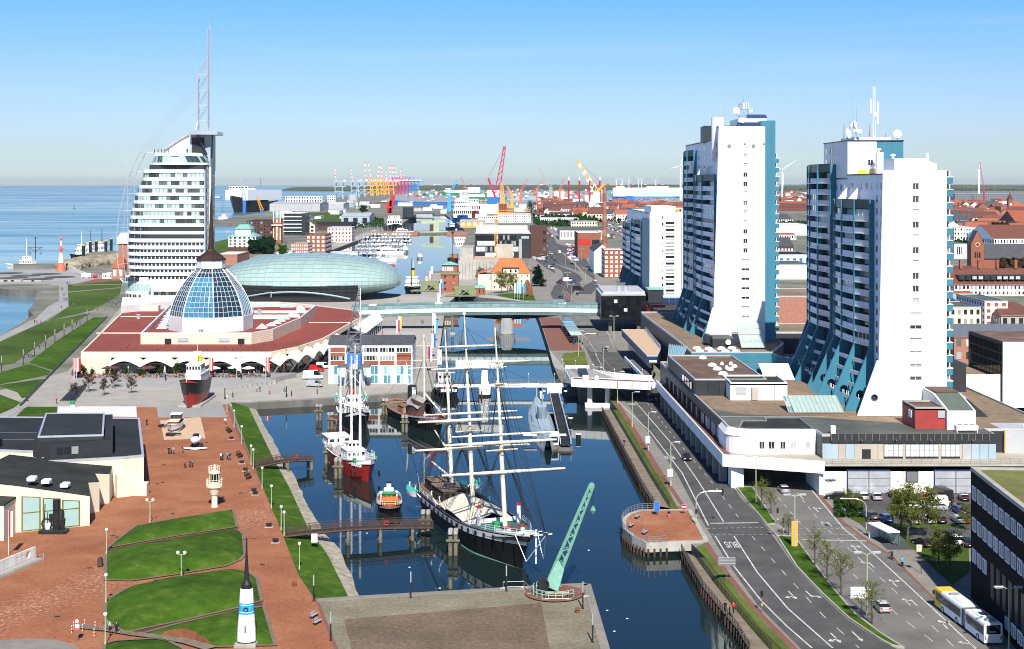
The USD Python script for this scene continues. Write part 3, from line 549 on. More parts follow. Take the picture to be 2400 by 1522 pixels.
def tower(label,xl,xr,Y,z0,z1,pitch,blocks,core,foot,wins,kick,roof):
 T=thing('residential_tower',label,'apartment tower',(0,0,0),group='white and blue apartment towers')
 h=z1-z0
 # white front wall with its window openings and its sloping foot
 shape=sg.Polygon([(xl-foot[0],z0),(xr,z0),(xr,z1),(xl,z1),(xl-foot[2],z0+foot[1]),(xl-foot[2]-.4,z0+foot[1])])
 for(x,z,w,hh,k)in wins:shape=shape.difference(rect(x-w/2,x+w/2,z-hh/2,z+hh/2)if k!='round' else sg.Point(x,z).buffer(w/2,10))
 obj('front_wall',wallplate(MB(),shape,(0,Y,0),(1,0,0),.5),'white_wall',T)
 for(x,z,w,hh,k)in wins:
  if k=='round':
   p=obj('porthole',la_([(0,0),(w/2,0)],16,(0,0,0)).xf(arr([[1,0,0],[0,0,1.0],[0,-1.0,0]]),(x,Y+.35,z)),'slate_dark',T)
   obj('rim',MB().add(*_torus(w/2-.05,.1)).xf(arr([[1,0,0],[0,0,1.0],[0,-1.0,0]]),(x,Y,z)),'grey_metal',p)
  else:pane(T,(0,Y,0),(1,0,0),x,z,w,hh,'win_mix',frame=.09,d=.25)
  # body
 for i,(pts,za)in enumerate(core):obj('body',pr_(pts,z0,za-.02*i),'cool_white',T)
 e=MB()
 for i,(pts,za)in enumerate(core):
  p=as_poly(pts);e.prism(p.buffer(.12,join_style=2).difference(p.buffer(-.3,join_style=2)),za,za+.35)
 obj('parapet',e,'slate_dark',T)
 # balconied west side
 for(pts,zt,zf,fl)in blocks:
  P=arr(pts,float);t=np.gradient(P,axis=0);t/=norm(t,axis=1,keepdims=True);N=np.c_[-t[:,1],t[:,0]];N=np.where((N[:,:1]<0),N,-N)
  back=MB();B=np.c_[P[:,0]+1.5,P[:,1]];back.strip(np.c_[B,np.full(len(B),z0)][::-1],np.c_[B,np.full(len(B),zt)][::-1]);obj('recessed_wall',back,'slate_dark',T)
  obj('roof_slab',pr_(list(map(tuple,P))+[(xl+1,P[-1,1]),(xl+1,P[0,1])],zt-.3,zt),'roof_light',T)
  for k in range(len(P)-1):
   a,b=P[k]+N[k]*.1,P[k+1]+N[k+1]*.1
   obj('top_band',pl9([(*a,zt-2.0),(*b,zt-2.0),(*b,zt+.15),(*a,zt+.15)],(*(-N[k]),0),.2),'slate_dark',T)
   z=zt-2.0-pitch+.02
   while z>zf-.2:
    w=b-a;tone='cool_white' if k==0 else 'rail_white'
    q=obj('balcony_rail',pl9([(*(a+w*.015),z),(*(b-w*.015),z),(*(b-w*.015),z+1.25),(*(a+w*.015),z+1.25)],(*(-N[k]),0),.15),tone,T)
    obj('balcony_edge',br_((*a,z-.1),(*b,z-.1),.35,.22),'white',q)
    r=random.random()
    if r<.2:
     g=a+w*.03-N[k]*.2,b-w*.03-N[k]*.2
     q=obj('window',qd_((*g[0],z+1.27),(*g[1],z+1.27),(*g[1],z+pitch-.2),(*g[0],z+pitch-.2)),'win_mix',T);f=MB()
     for s in lin(0,1,5):c=g[0]*(1-s)+g[1]*s+N[k]*.04;f.bar((*c,z+1.25),(*c,z+pitch-.2),.14,.1)
     obj('frame',f,'white',q)
    else:
     g=a+w*.02-N[k]*1.2,b-w*.02-N[k]*1.2
     obj('window',qd_((*g[0],z+.2),(*g[1],z+.2),(*g[1],z+pitch-.25),(*g[0],z+pitch-.25)),'win_dark',T)
    z-=pitch
  for k in range(len(P)):
   o=P[k];f=fl*(1.0 if k<len(P)-1 else.8);s=sg.Polygon([(-1.6,z0),(f,z0),(.35,zf+1.0),(.35,zt-.05),(-1.6,zt-.05)])
   if f>3:s=s.difference(sg.Point(f*.42,z0+3.6).buffer(1.05,10))
   m=wallplate(MB(),s,(*o,0),(N[k][0],N[k][1],0),.45)
   obj('fin',m,'teal',T)
  if fl>3:
   for k in range(len(P)-1):
    a,b=P[k]+N[k]*fl*.42,P[k+1]+N[k+1]*fl*.42
    q=obj('terrace_rail',pl9([(*a,z0+1.9),(*b,z0+1.9),(*b,z0+2.7),(*a,z0+2.7)],(*(-N[k]),0),.2),'white',T);f=MB()
    for s in lin(.04,.96,7):c=a*(1-s)+b*s;f.bar((*c,z0+2.7),(*c,z0+3.6),.12,.08)
    obj('railing',f,'steel_white',q)
    for r in range(3):
     zz=z0+4.6+r*pitch;a2,b2=P[k]+N[k]*fl*.28*(1-r*.28),P[k+1]+N[k+1]*fl*.28*(1-r*.28)
     if zz<zf-1:obj('balcony_rail',pl9([(*a2,zz),(*b2,zz),(*b2,zz+.9),(*a2,zz+.9)],(*(-N[k]),0),.2),'rail_white',T)
     # windows of the flat west wall
 for(y0,y1,xw,zs,ys)in kick:
  for z in zs:
   for yy,w in ys:pane(T,(xw,0,0),(0,-1,0),-yy,z,w,1.5,'win_dark',d=-.03)
 roof(T)
 return T
def _torus(R,r,n=20,m=6):
 t=np.arange(n)/n*2*pi;p=np.arange(m)/m*2*pi
 v=arr([((R+r*cos(b))*cos(a),(R+r*cos(b))*sin(a),r*sin(b))for a in t for b in p])
 f=[(i*m+j,((i+1)%n)*m+j,((i+1)%n)*m+(j+1)%m,i*m+(j+1)%m)for i in range(n)for j in range(m)]
 return v,f
def dish(T,x,y,z,r,az=0.0,name='satellite_dish',el=10):
 p=la_([(0,0),(r*.5,r*.06),(r*.85,r*.2),(r,r*.3),(r*.97,r*.33),(r*.8,r*.22),(0,r*.05)],14)
 a=rad(90-el);R=rotz(az)@arr([[1,0,0],[0,cos(a),-sin(a)],[0,sin(a),cos(a)]])
 q=obj(name,p.xf(R,(x,y,z)),'white',T,smooth=40);obj('mount',tu_((x,y+.1,z-r*1.4),(x,y+.1,z),.08),'grey_metal',q)
def mast(T,x,y,z0,z1,r=.07,name='antenna',lat=False,mat='grey_metal'):
 m=MB()
 if lat:
  for dx,dy in((-r,-r),(r,-r),(0,r)):m.tube((x+dx,y+dy,z0),(x+dx,y+dy,z1),.05,n=4)
  for k,zz in enumerate(np.arange(z0,z1-.5,.55)):m.bar((x-r,y-r,zz),(x+r,y-r,zz+.27),.06,.06);m.bar((x+r,y-r,zz+.27),(x-r,y-r,zz+.55),.06,.06)
 else:m.tube((x,y,z0),(x,y,z1),r,r*.5,n=5)
 return obj(name,m,mat,T)
def east_boxes(T,x0,y0,y1,zs,pitch,w=1.7):
 for z in zs:
  q=obj('east_balcony',MB().box(x0,x0+w,y0,y1,z,z+1.45),'teal',T);obj('balcony_edge',MB().box(x0,x0+w+.08,y0-.08,y1,z+1.46,z+1.62),'white',q)
  obj('balcony_post',MB().box(x0+w-.75,x0+w-.6,y0+.1,y0+.25,z+1.62,z+pitch),'white',T);obj('window',MB().box(x0-.02,x0+w-.9,y0+.3,y1-.2,z+1.62,z+pitch-.02),'win_dark',T)
random.seed(21)
# tower nearest the camera
def roof2(T):
 obj('roof_house',MB().box(83.55,90.8,354,381,64.0,73.5),'white_wall',T);obj('roof_house',MB().box(90.8,97.4,354.05,378,64.0,73.5),'teal',T)
 obj('parapet',MB().box(83.4,97.55,353.8,381.2,73.5,73.75),'slate_dark',T)
 w=[(87.4,66),(97.0,66),(97.0,67.6),(96.2,67.6),(94.8,68.4),(94.2,68.75),(87.4,68.75)]
 obj('roof_house',wallplate(MB(),sg.Polygon(w),(0,325,0),(1,0,0),9),'white',T)
 obj('chimney',cb_(89.4,90.9,348,350,64.8,70.6,.1),'white',T);obj('chimney',MB().box(91.4,91.9,353,353.9,65,71.2),'brick',T);obj('chimney',tu_((96.4,330,68),(96.4,330,70),.3,n=8),'white',T)
 for x in(85.9+2.2,90.2):obj('roof_vent',la_([(.3,0),(.3,.5),(.7,.6),(.6,.9),(0,1.1)],10,(x,350 if x>90 else 329,70.6 if x>90 else 68.75)),'white',T)
 for z in(71.3,68.4):pane(T,(83.55,0,0),(0,-1,0),-371,z,4,1.7,'win_mix',frame=.12,d=-.03);pane(T,(83.55,0,0),(0,-1,0),-378,z,1.6,1.6,'win_mix',d=-.03)
 for x,w in((87.0,1.9),(89.2,1.3)):pane(T,(0,354,0),(1,0,0),x,68.2,w,1.5,'win_mix',frame=.1,d=-.03)
 for x,w in((86.6,.9),(87.6,1.1),(89.3,1.1)):obj('awning',MB().box(x-w/2,x+w/2,353.7,353.95,65.0,66.3),'yellow',T)
 obj('roof_house',MB().box(86,95,357,372,73.5,74.6),'white',T)
 # slanted white screens on the nearer balcony block
 for y in(341,352):obj('roof_screen',pl9([(80.6,y,59.2),(83.4,y,59.2),(83.4,y,61.9),(82.9,y,61.9)],(0,1,0),.3),'white',T)
 mast(T,91.6,360,73.5,87.6,.3,'radio_mast',True,'steel_white')
 for dx,z,r in((-.9,82.5,.22),(.95,82.0,.16),(1.0,79.7,.2)):obj('antenna_panel',tu_((91.6+dx,359.8,z-1.7),(91.6+dx,359.8,z+1.7),r,n=8),'white',T)
 for x,z1,r in((84.6,78.0,.16),(86.2,79.3,.1),(87.0,82.0,.08),(87.0,87.2,.03),(87.6,79.0,.05),(90.6,78.2,.15),(92.4,79.7,.1),(94.6,75.6,.2)):mast(T,x,357+random.random()*6,73.5,z1,r)
 for x,z,r,a in((83.8,75.4,1.3,.9),(85.3,77.6,.6,-.6),(84.95+.6,77.7,1.0,1.0),(85.8,76.4,.65,.2),(87.0,76.0,.6,-.5),(90.9,80.2,.6,.3),(96.3,75.3,1.05,0)):dish(T,x,355.5,z,r,a)
zs2=[63.3-1.0-k*2.87 for k in range(17)]
wins2=[(90.6,62.3-2.87*k,1.3 if k<10 else 2.6,1.45 if k<10 else.85,'')for k in range(16)]+[(81.3,14.9,1.6,1.6,'round')]
tower('nearest white apartment tower with blue fins and a forest of dishes on its roof',83.2,97.5,319,10.8,65.9,2.87,
[([(82.6,328),(80.9,336),(80.3,346),(80.7,355),(82.0,362)],59.1,24.0,6.5),([(82.3,367),(80.9,376),(80.9,386),(82.4,396)],67.9,24.0,6.5)],
[([(83.5,319.5),(97.4,319.5),(97.4,354),(83.5,354)],64.9),([(83.6,354),(97.3,354),(97.3,398),(83.6,398)],64.0)],(5.8,12.5,.9),wins2,
[(319,328,83.5,zs2,[(321.4,1.6),(325.4,1.2)]),(328,354,83.5,[62.9-.6],[(331,1.4),(335,2.6),(340,1.2),(344,1.4),(349,2.4),(352,1.0)]),(354,381,83.6,[61.9],[(357,1.2),(361,2.4),(366,1.2),(372,2.0),(376,1.2)])],roof2)
east_boxes(stage.GetPrimAtPath('/World/residential_tower'),97.5,320,330,[62.9-2.87*k for k in range(18)],2.87)
def roof1(T):
 obj('stair_turret',la_([(2.0,70),(2.0,83.7),(0,83.8)],14,(64.9,449,0)),'white',T)
 obj('east_wing',MB().box(78.3,82.6,446,472,13.5,82.7),'teal',T);obj('roof_house',MB().box(72,81,452,470,79,83.6),'cool_white',T)
 obj('roof_house',MB().box(63.6,66.5,470,480,76.5,82),'slate_dark',T);obj('solar_panel',pl9([(70.5,446,81.0),(77.8,446,81.0),(78.2,447,82.2),(70.8,447,82.2)],(0,1,0),.2),'navy',T);obj('solar_panel',pl9([(74.5,452,83.6),(81.2,452,83.6),(80.8,453,84.9),(74.8,453,84.9)],(0,1,0),.2),'navy',T)
 for y in(462,478):obj('roof_screen',pl9([(62.2,y,65.8),(64.2,y,65.8),(64.2,y,68.9),(63.8,y,68.9)],(0,1,0),.3),'white',T)
 mast(T,66.8,450,80,88,.06);m=MB()
 for dx in(-1.4,1.4):
  for dy in(-1.2,1.2):m.bar((74.2+dx,456+dy,83.6),(74.2+dx,456+dy,88.6),.14,.14)
 for z in(84.6,86.6,88.4):
  for s in(-1,1):m.bar((72.8,456+s*1.2,z),(75.6,456+s*1.2,z),.12,.12)
 m.bar((72.8,454.8,84),(75.6,454.8,86.6),.1,.1);m.bar((75.6,454.8,84),(72.8,454.8,86.6),.1,.1);obj('antenna_frame',m,'grey_metal',T)
 for x in(72.7,73.3,74.1,74.9,75.6):obj('antenna_panel',MB().box(x-.15,x+.15,454.4,454.7,86.7,88.7),'white' if x>74 else 'grey_metal',T)
 dish(T,71.3,452,86.0,1.15);dish(T,76.3,453,86.1,.6,-.8);mast(T,74.2,456,88,91.5,.08);dish(T,72.3,446,82.3,.5)
 obj('porthole',tu_((67.2,439.9,74.5),(67.2,440.1,74.5),.62,n=16),'grey_metal',T);obj('porthole',tu_((74.7,439.9,74.5),(74.7,440.1,74.5),.62,n=16),'grey_metal',T)
 for x in(72,77.9):obj('vent',MB().box(x-.3,x+.3,439.9,440.1,74.9,75.4),'brick',T)
wins1=[(72.2,71.5-2.93*k,1.2 if k<11 else 2.4,1.4 if k<11 else.75,'')for k in range(19)]
zs1=[75.0-2.93*k for k in range(19)]
tower('tallest white apartment tower with blue fins behind the flat gravel roofs',64.0,78.3,440,13.5,80.7,2.93,
[([(63.9,448),(62.5,467),(62.2,480),(63.2,492)],65.7,24,4.5),([(63.5,496),(62.3,505),(62.5,516),(63.5,525)],74.5,24,4.5)],
[([(64.3,440.5),(78.2,440.5),(78.2,452),(64.3,452)],80.5),([(64.4,452),(78.1,452),(78.1,527),(64.4,527)],76.7)],(5.0,11,1.6),wins1,
[(440,448,64.3,zs1,[(443,1.5),(446.6,1.0)]),(452,495,64.4,[74.6,71.7,68.8],[(455,1.0),(458,1.6),(466,1.0),(469,1.0),(475,2.0),(479,1.6),(487,2.2),(491,1.4)])],roof1)
east_boxes(stage.GetPrimAtPath('/World/residential_tower_001'),82.6,448,460,[69.4-2.93*k for k in range(19)],2.93,1.5)
def roof3(T):
 obj('roof_house',MB().box(60.5,71,618,650,50,53),'white',T);obj('west_wall',pl9([(59.3,612.5,13.5),(58.5,641,13.5),(58.5,641,47.5),(59.3,612.5,47.5)],(1,.03,0),.5),'teal',T)
 for k in range(13):
  z=45.6-2.9*k
  if z>15:b=obj('loggia',MB().box(66.1,69.9,611.9,612.0,z-.85,z+.75),'win_dark',T);obj('rail',MB().box(66.0,69.9,611.6,611.85,z-.95,z-.25),'white',b)
 obj('drainpipe',br_((72.8,611.8,17),(72.8,611.8,48),.25,.2),'slate_dark',T)
wins3=[(64.8,48.2-2.9*k,.8,1.3,'')for k in range(12)]
tower('lowest of the white apartment towers with a column of recessed balconies',59.3,73.6,612,13.5,50.5,2.9,
[([(58.4,643),(57.2,665),(57.4,683)],46.2,20,3.0),([(57.6,690),(56.8,712),(57.5,735)],43.5,20,3.0)],[([(59.4,612.5),(73.5,612.5),(73.5,735),(59.4,735)],49.8)],(.4,2,.1),wins3,[],roof3)
# -- the shopping centre they stand on
S=thing('shopping_centre','long low shopping centre with gravel roofs under the white towers','shopping centre')
ZD,ZR=6.0,10.8
deck=[(41.0,405),(41.2,398),(43.6,293.5),(62.8,286.3),(63.0,288),(128,288),(128,300),(46,312)]
obj('deck',pr_(deck+[(45.0,340),(43.6,405)],4.7,ZD),'beige',S)
obj('deck_path',MB().sheet([(41.6,402),(44.0,296),(46.0,299),(46.0,312),(44.6,350),(43.4,402)],ZD+.02),'g_redpath',S)
pod=[(46,312),(46,305),(47.5,301.2),(50,300),(64.0,300),(64.2,294.5),(100.1,294.5),(100.1,301),(116.4,301),(116,363),(116,375),(99,420),(78,420),(75.9,414.5),(43.2,414.5),(43.6,399),(44.8,350)]
obj('lower_block',pr_(pod,0,ZR-.25,bottom=False),'dark_panel',S)
def roofpart(pts,z,mat,rim='roof_light',name='roof',rh=.35):
 p=as_poly(pts);r=obj(name,MB().sheet(p.buffer(-.3,join_style=2),z),mat,S)
 if rim:obj('rim',pr_(p.difference(p.buffer(-.32,join_style=2)),z-.3,z+rh),rim,r)
 return r
roofpart(pod,ZR-.04,'roof_gravel')
roofpart([(46.3,312),(46.3,306),(63.9,301),(64.6,294.9),(99.6,294.9),(99.6,302),(86,304),(84.5,310),(66,318),(52,322),(46,330)],ZR+.02,'roof_felt',None)
roofpart([(48,301.6),(63.8,301.0),(63.8,316),(56,316),(55.6,312),(50.5,312)],ZR+.04,'roof_felt_dark','grey_metal',rh=.25)
obj('roof_seam',MB().box(46.6,70,317.9,318.05,ZR,ZR+.07),'roof_light',S)
# west front above the promenade: bays of glass between brown piers
for k in range(22):
 y=314+k*3.9;x=46-(y-312)*.030
 if y>396:break
 obj('facade_pier',MB().box(x-.3,x+.2,y,y+.5,ZD,ZR-1.6),'light_metal' if k%2==0 else 'dark_panel',S)
 q=obj('facade_window',MB().box(x-.12,x+.1,y+.5,y+3.8,ZD+.3,ZR-1.6),'win_mix' if k<6 else 'win_dark',S);f=MB()
 for j in range(4):f.bar((x-.16,y+.6+j*1.0,ZD+.3),(x-.16,y+.6+j*1.0,ZR-1.6),.1,.1)
 obj('frame',f,'steel_white' if k<6 else 'dark_metal',q)
obj('fascia',pl9([(45.95,312,ZR-1.6),(44.6,350,ZR-1.6),(43.3,399,ZR-1.6),(43.3,399,ZR+.3),(44.6,350,ZR+.3),(45.95,312,ZR+.3)],(-1,-.03,0),.4),'dark_panel',S)
# curved white corner with a sloping glazed eave
arc=[(45.7,312.5)]+[(50.3-4.6*cos(a),304.0-4.4*sin(a))for a in lin(0,pi/2,7)]+[(64.0,299.6)]
for k,(a,b)in enumerate(zip(arc[:-1],arc[1:])):
 a,b=arr(a),arr(b);n=arr([b[1]-a[1],a[0]-b[0]]);n/=norm(n)
 obj('curved_wall',pl9([(*a,ZD),(*b,ZD),(*b,ZR-1.2),(*a,ZR-1.2)],(*n,0),.25),'white',S)
 obj('sloping_eave',pl9([(*(a+n*.3),ZR-1.2),(*(b+n*.3),ZR-1.2),(*(b-n*.7),ZR+.25),(*(a-n*.7),ZR+.25)],(*n,.6),.15),'white',S)
for x,w,mt_ in((52.6,1.1,'win_dark'),(54.6,1.2,'win_dark'),(57.0,1.1,'win_dark'),(59.2,1.1,'roof_light'),(62.2,1.0,'roof_light')):pane(S,(0,299.3,0),(1,0,0),x,ZD+1.9,w,1.6,mt_,frame=.08,proud=True)
# strip building: black fascia of panels with brown ribs, blue and grey panels and white glazing below
for k in range(24):
 x=66.0+k*1.42
 obj('fascia_panel',MB().box(x+.03,x+1.39,294.1,294.5,ZR-1.65,ZR+.35),'dark_panel',S);obj('rib',MB().box(x-.07,x+.07,293.95,294.5,ZR-1.0,ZR+.42),'deck_wood',S)
pl=[(64.2,'sub_grey',3.3),(67.5,'beige',1.5),(69,'sub_grey',1.9),(70.9,'beige',4.8),(75.7,'beige',1.2)]
for x,mm,w in pl:obj('wall_panel',MB().box(x+.03,x+w-.03,294.2,294.5,ZD,ZR-1.7),mm,S)
obj('door',MB().box(72.4,74.2,294.1,294.3,ZD,ZD+2.0),'dark_metal',S)
x=77.0
for grp,n in((0,4),(1,7),(2,4)):
 for k in range(n):
  for j in range(2):obj('glazing',MB().box(x+.06,x+.92,294.2,294.4,ZD+.5+j*1.25,ZD+1.68+j*1.25),'blind',S)
  x+=.97
 obj('wall_panel',MB().box(x+.02,x+.5,294.2,294.5,ZD,ZR-1.7),'beige',S);x+=.55
obj('glazing_frame',MB().box(77.0,x,294.38,294.5,ZD,ZR-1.7),'dark_metal',S)
while x<100:obj('wall_panel',MB().box(x+.03,min(x+1.75,100.1),294.2,294.5,ZD,ZR-1.7),['sub_grey','light_metal'][int(x)%2],S);x+=1.8
for x in(72.0,79.2,86.3,95):obj('wall_lamp',MB().box(x,x+.3,293.4,294.1,ZR-.9,ZR-.75),'grey_metal',S)
# parapet of the promenade, its piers, the beam over the garage entrance
A=[(41.0,404),(43.6,293.3),(62.9,286.1)]
for(a,b),nn in zip(zip(A[:-1],A[1:]),(9,3)):
 a,b=arr(a),arr(b)
 for k in range(nn):
  p,q=a+(b-a)*(k/nn+.0006),a+(b-a)*((k+1)/nn-.0006);obj('parapet_panel',br_((*p,5.85),(*q,5.85),.35,2.5),'white_wall',S)
for k in range(13):y=300+k*8.0;x=43.9-(y-293)*.0236;obj('pier',MB().box(x,x+1.6,y,y+.9,0,4.7),'concrete',S)
obj('corner_pier',MB().box(45.2,47.8,293.4,297.5,0,4.7),'white',S)
obj('garage_wall',MB().box(62.0,63.1,287,312,0,4.69),'white',S);obj('garage_back',MB().box(47,62,318,318.4,0,4.69),'slate_dark',S)
obj('back_wall',MB().box(50,50.4,305,400,0,4.69),'concrete_dark',S)
obj('garage_front',MB().box(63.1,128,288,288.5,0,5.74),'stained_white',S);obj('rim',MB().box(62.9,128,287.8,288.6,5.75,6.05),'concrete',S)
for x0,nx in((67.9,2),(85.5,2)):
 for i in range(nx):
  for j in range(3):q=obj('gate_panel',MB().box(x0+i*4.3+.08,x0+i*4.3+4.22,287.7,287.95,.3+j*1.5,1.7+j*1.5),'light_metal',S)
 obj('gate_frame',MB().box(x0-.12,x0+8.7,287.96,288.0,.1,5.0),'navy',S)
obj('grille',MB().box(79.9,82.1,287.8,288,2.6,4.6),'grey_metal',S);obj('frame',MB().box(79.75,82.25,287.9,288,2.45,4.75),'dark_metal',S)
sgn=obj('garage_sign',MB().box(63.2,65.6,287.4,287.9,3.2,3.9),'white',S);obj('lettering',MB().add(*(lambda t:(t.vertices@arr([[1,0,0],[0,0,1.0],[0,-1.0,0]]).T+[63.7,287.4,3.4],t.faces))(meshkit.text_mesh('Park',.42,.02,True))),'turquoise',sgn)
rl=MB()
for x in np.arange(63,126,2.0):rl.bar((x,288.3,6),(x,288.3,7.1),.06,.06)
for z in(6.55,7.1):rl.bar((63,288.3,z),(126,288.3,z),.05,.05)
obj('deck_railing',rl,'grey_metal',S)
# roof structures
obj('roof_block',pr_([(44.9,350),(62.7,350),(61.6,399),(43.7,399)],ZR-.3,14.5),'dark_panel',S)
roofpart([(44.9,350),(62.7,350),(61.6,399),(43.7,399)],14.52,'roof_rust')
for k in range(6):q=MB().box(45.2+k*2.95,48.05+k*2.95,349.7,350,ZR,14.3);obj('cladding_panel',q,'dark_panel',S)
for k in range(4):obj('window',MB().box(44.55-k*.10,44.75-k*.10,353+k*4.4,356.4+k*4.4,11.6,13.6),'win_dark',S)
def dome_light(x,y,z,r):obj('roof_light',la_([(r,0),(r,.25),(r*.85,.55),(r*.4,.8),(0,.85)],10,(x,y,z)),'white',S,smooth=40)
for px,py,r in((1647,841,1.1),(1669,858,1.2),(1681,867,1.2),(1694,878,1.25),(1711,868,1.0),(1713,855.5,.6),(1721,861,.8),(1692,855.5,.5),(1703,864,.5)):g=G(px,py,14.55);dome_light(g[0],g[1],14.55,r)
obj('white_house',MB().box(52.6,66.3,342.5,356,ZR-.3,14.7),'white_wall',S);roofpart([(52.6,342.5),(66.3,342.5),(66.3,356),(52.6,356)],14.72,'roof_felt_dark','white')
obj('louvre',MB().box(54.0,56.4,342.3,342.5,12.3,14.1),'light_metal',S);obj('duct',cb_(57.6,59.1,341.7,342.5,10.9,14.0,.15),'beige',S);obj('pipe',tu_((63.3,342.3,10.9),(63.3,342.3,14.4),.08),'grey_metal',S)
m=MB();
obj('podium',pr_([(51.9,449),(52.3,414.6),(75.9,414.6),(84,440),(84,545),(49.4,545),(49.3,532)],0,13.2),'dark_panel',S)
roofpart([(51.9,449),(52.3,414.6),(75.9,414.6),(84,440),(84,545),(49.4,545),(49.3,532)],13.48,'roof_gravel')
obj('teal_wall',MB().box(52.3,75.9,414.1,414.58,ZR,13.5),'teal',S);obj('teal_wall',pl9([(75.9,414.3,ZR),(80.5,398,ZR),(80.5,398,13.0),(75.9,414.3,13.5)],(-1,.2,0),.4),'teal',S)
obj('teal_wall',MB().box(64,79,398,398.5,ZR-.2,12.6),'teal',S)
obj('white_wedge',pl9([(67.2,378,ZR),(75.2,378,ZR),(74.6,384,14.2),(66.6,384,14.2)],(0,1,.4),.3),'white',S);obj('teal_wall',MB().box(62.5,82,386,386.6,ZR,13.8),'teal',S)
for px,py in((1633,818),(1640,825),(1661,820),(1669,826),(1690,819),(1700,826),(1715,818),(1725,826)):g=G(px,py,13.5);dome_light(g[0],g[1],13.5,1.3)
obj('roof_block',MB().box(60.5,67.0,428,440,13.2,16.2),'dark_panel',S);dish(S,65.0,427.6,15.2,.85);obj('tube_end',tu_((60.2,433,15.4),(60.2,439,15.4),1.3,n=14),'dark_panel',S)
def glassroof(x0,x1,y0,y1,z0,z1,nx,ny,mat='pale_glass'):
 for i in range(nx):
  for j in range(ny):
   f=lambda a,b:arr([x0+(x1-x0)*a+(1.5*b if a>.99 else 0),y0+(y1-y0)*b,z0+(z1-z0)*b])
   a0,a1,b0,b1=i/nx+.01,(i+1)/nx-.01,j/ny+.015,(j+1)/ny-.015;obj('glass_pane',qd_(f(a0,b0),f(a1,b0),f(a1,b1),f(a0,b1)),mat,S)
 fr=MB()
 for i in range(nx+1):u=x0+(x1-x0)*i/nx;fr.bar((u,y0,z0),(u,y1,z1),.18,.16)
 for j in range(ny+1):v=j/ny;fr.bar((x0,y0+(y1-y0)*v,z0+(z1-z0)*v),(x1,y0+(y1-y0)*v,z0+(z1-z0)*v),.14,.14)
 obj('glazing_bars',fr,'beige',S)
glassroof(68.5,75.6,424,436,14.0,20.5,6,4)
glassroof(64.2,75.3,323,331,ZR+.2,13.6,11,2);glassroof(63.0,64.2,324,331,ZR+.2,13.5,2,3,'win_blue')
obj('light_block',pr_([(63.2,324),(64.2,323.2),(75.5,323.2),(76.6,334),(64.6,334)],ZR-.2,ZR+.18),'concrete',S)
obj('blue_glass_roof',pl9([(43.2,400,7.5),(45.4,399,7.5),(51.6,419,14.6),(47.0,425,14.6)],(-.4,-.6,.6),.3),'win_blue',S);r=MB()
for k in range(11):t=k/10;r.bar((43.2+2.2*t,400-t,7.8),(47.0+4.6*t,425-6*t,15.0),.16,.16)
obj('glazing_bars',r,'light_metal',S)
obj('red_house',MB().box(85.6,92.0,302,312,ZR-.3,15.1),'red_wall',S);roofpart([(85.6,302),(92,302),(92,312),(85.6,312)],15.12,'roof_rust','concrete');obj('louvre',MB().box(90.4,91.9,301.8,302,13.2,14.7),'light_metal',S);obj('louvre',MB().box(85.3,85.6,304,306,12.9,14.4),'white',S)
wd=[(301,ZR),(301,14.8),(311,17.0),(322,17.3),(322,ZR)]
obj('ramp_house',wallplate(MB(),sg.Polygon(wd),(98.2,0,0),(0,1,0),6.1),'white_wall',S)
obj('ramp_roof',pl9([(92.6,301.2,14.9),(97.8,301.2,14.9),(97.8,311,17.06),(92.6,311,17.06)],(0,-.2,1),.08),'ramp_green',S);obj('ramp_roof',MB().box(92.6,97.8,311,321.8,17.2,17.42),'roof_rust',S)
hv=obj('air_conditioner',cb_(93.0,97.6,297.5,299.3,ZR+.5,ZR+1.5,.1),'white',S);obj('fan',MB().add(*tu_((94,298.4,ZR+1.5),(94,298.4,ZR+1.65),.5,n=12).tube((95.3,298.4,ZR+1.5),(95.3,298.4,ZR+1.65),.5,n=12).tube((96.6,298.4,ZR+1.5),(96.6,298.4,ZR+1.65),.5,n=12).mesh()),'grey_metal',hv);obj('leg',MB().box(93.1,93.3,297.6,299.2,ZR,ZR+.5).box(97.3,97.5,297.6,299.2,ZR,ZR+.5),'white',hv)
obj('air_conditioner',cb_(66.4,67.4,296,296.8,ZR,ZR+1.7,.08),'white',S);obj('dark_house',MB().box(108,113.7,356,367,ZR-.3,17.8),'dark_panel',S)
sh=sg.Polygon([(0,0),(7.5,0),(3.2,4.2),(0,4.2)])
obj('shed_roof',wallplate(MB(),sg.Polygon([(0,0),(7,0),(2.6,3.8),(0,3.8)]),(99.5,318,ZR),(1,0,0),20),'dark_panel',S)
for k in range(4):obj('roof_light',MB().box(99.6,102.2,320+k*4.4,323.4+k*4.4,ZR+3.8,ZR+4.25),'light_metal',S)
obj('grey_store',MB().box(104,127.9,300.2,310,ZD,ZR-.02),'roof_light',S);obj('orange_post',MB().box(103.9,104.15,300.0,300.2,ZD,ZR),'crane_orange',S);dome_light(110.5,304,ZR,1.4)
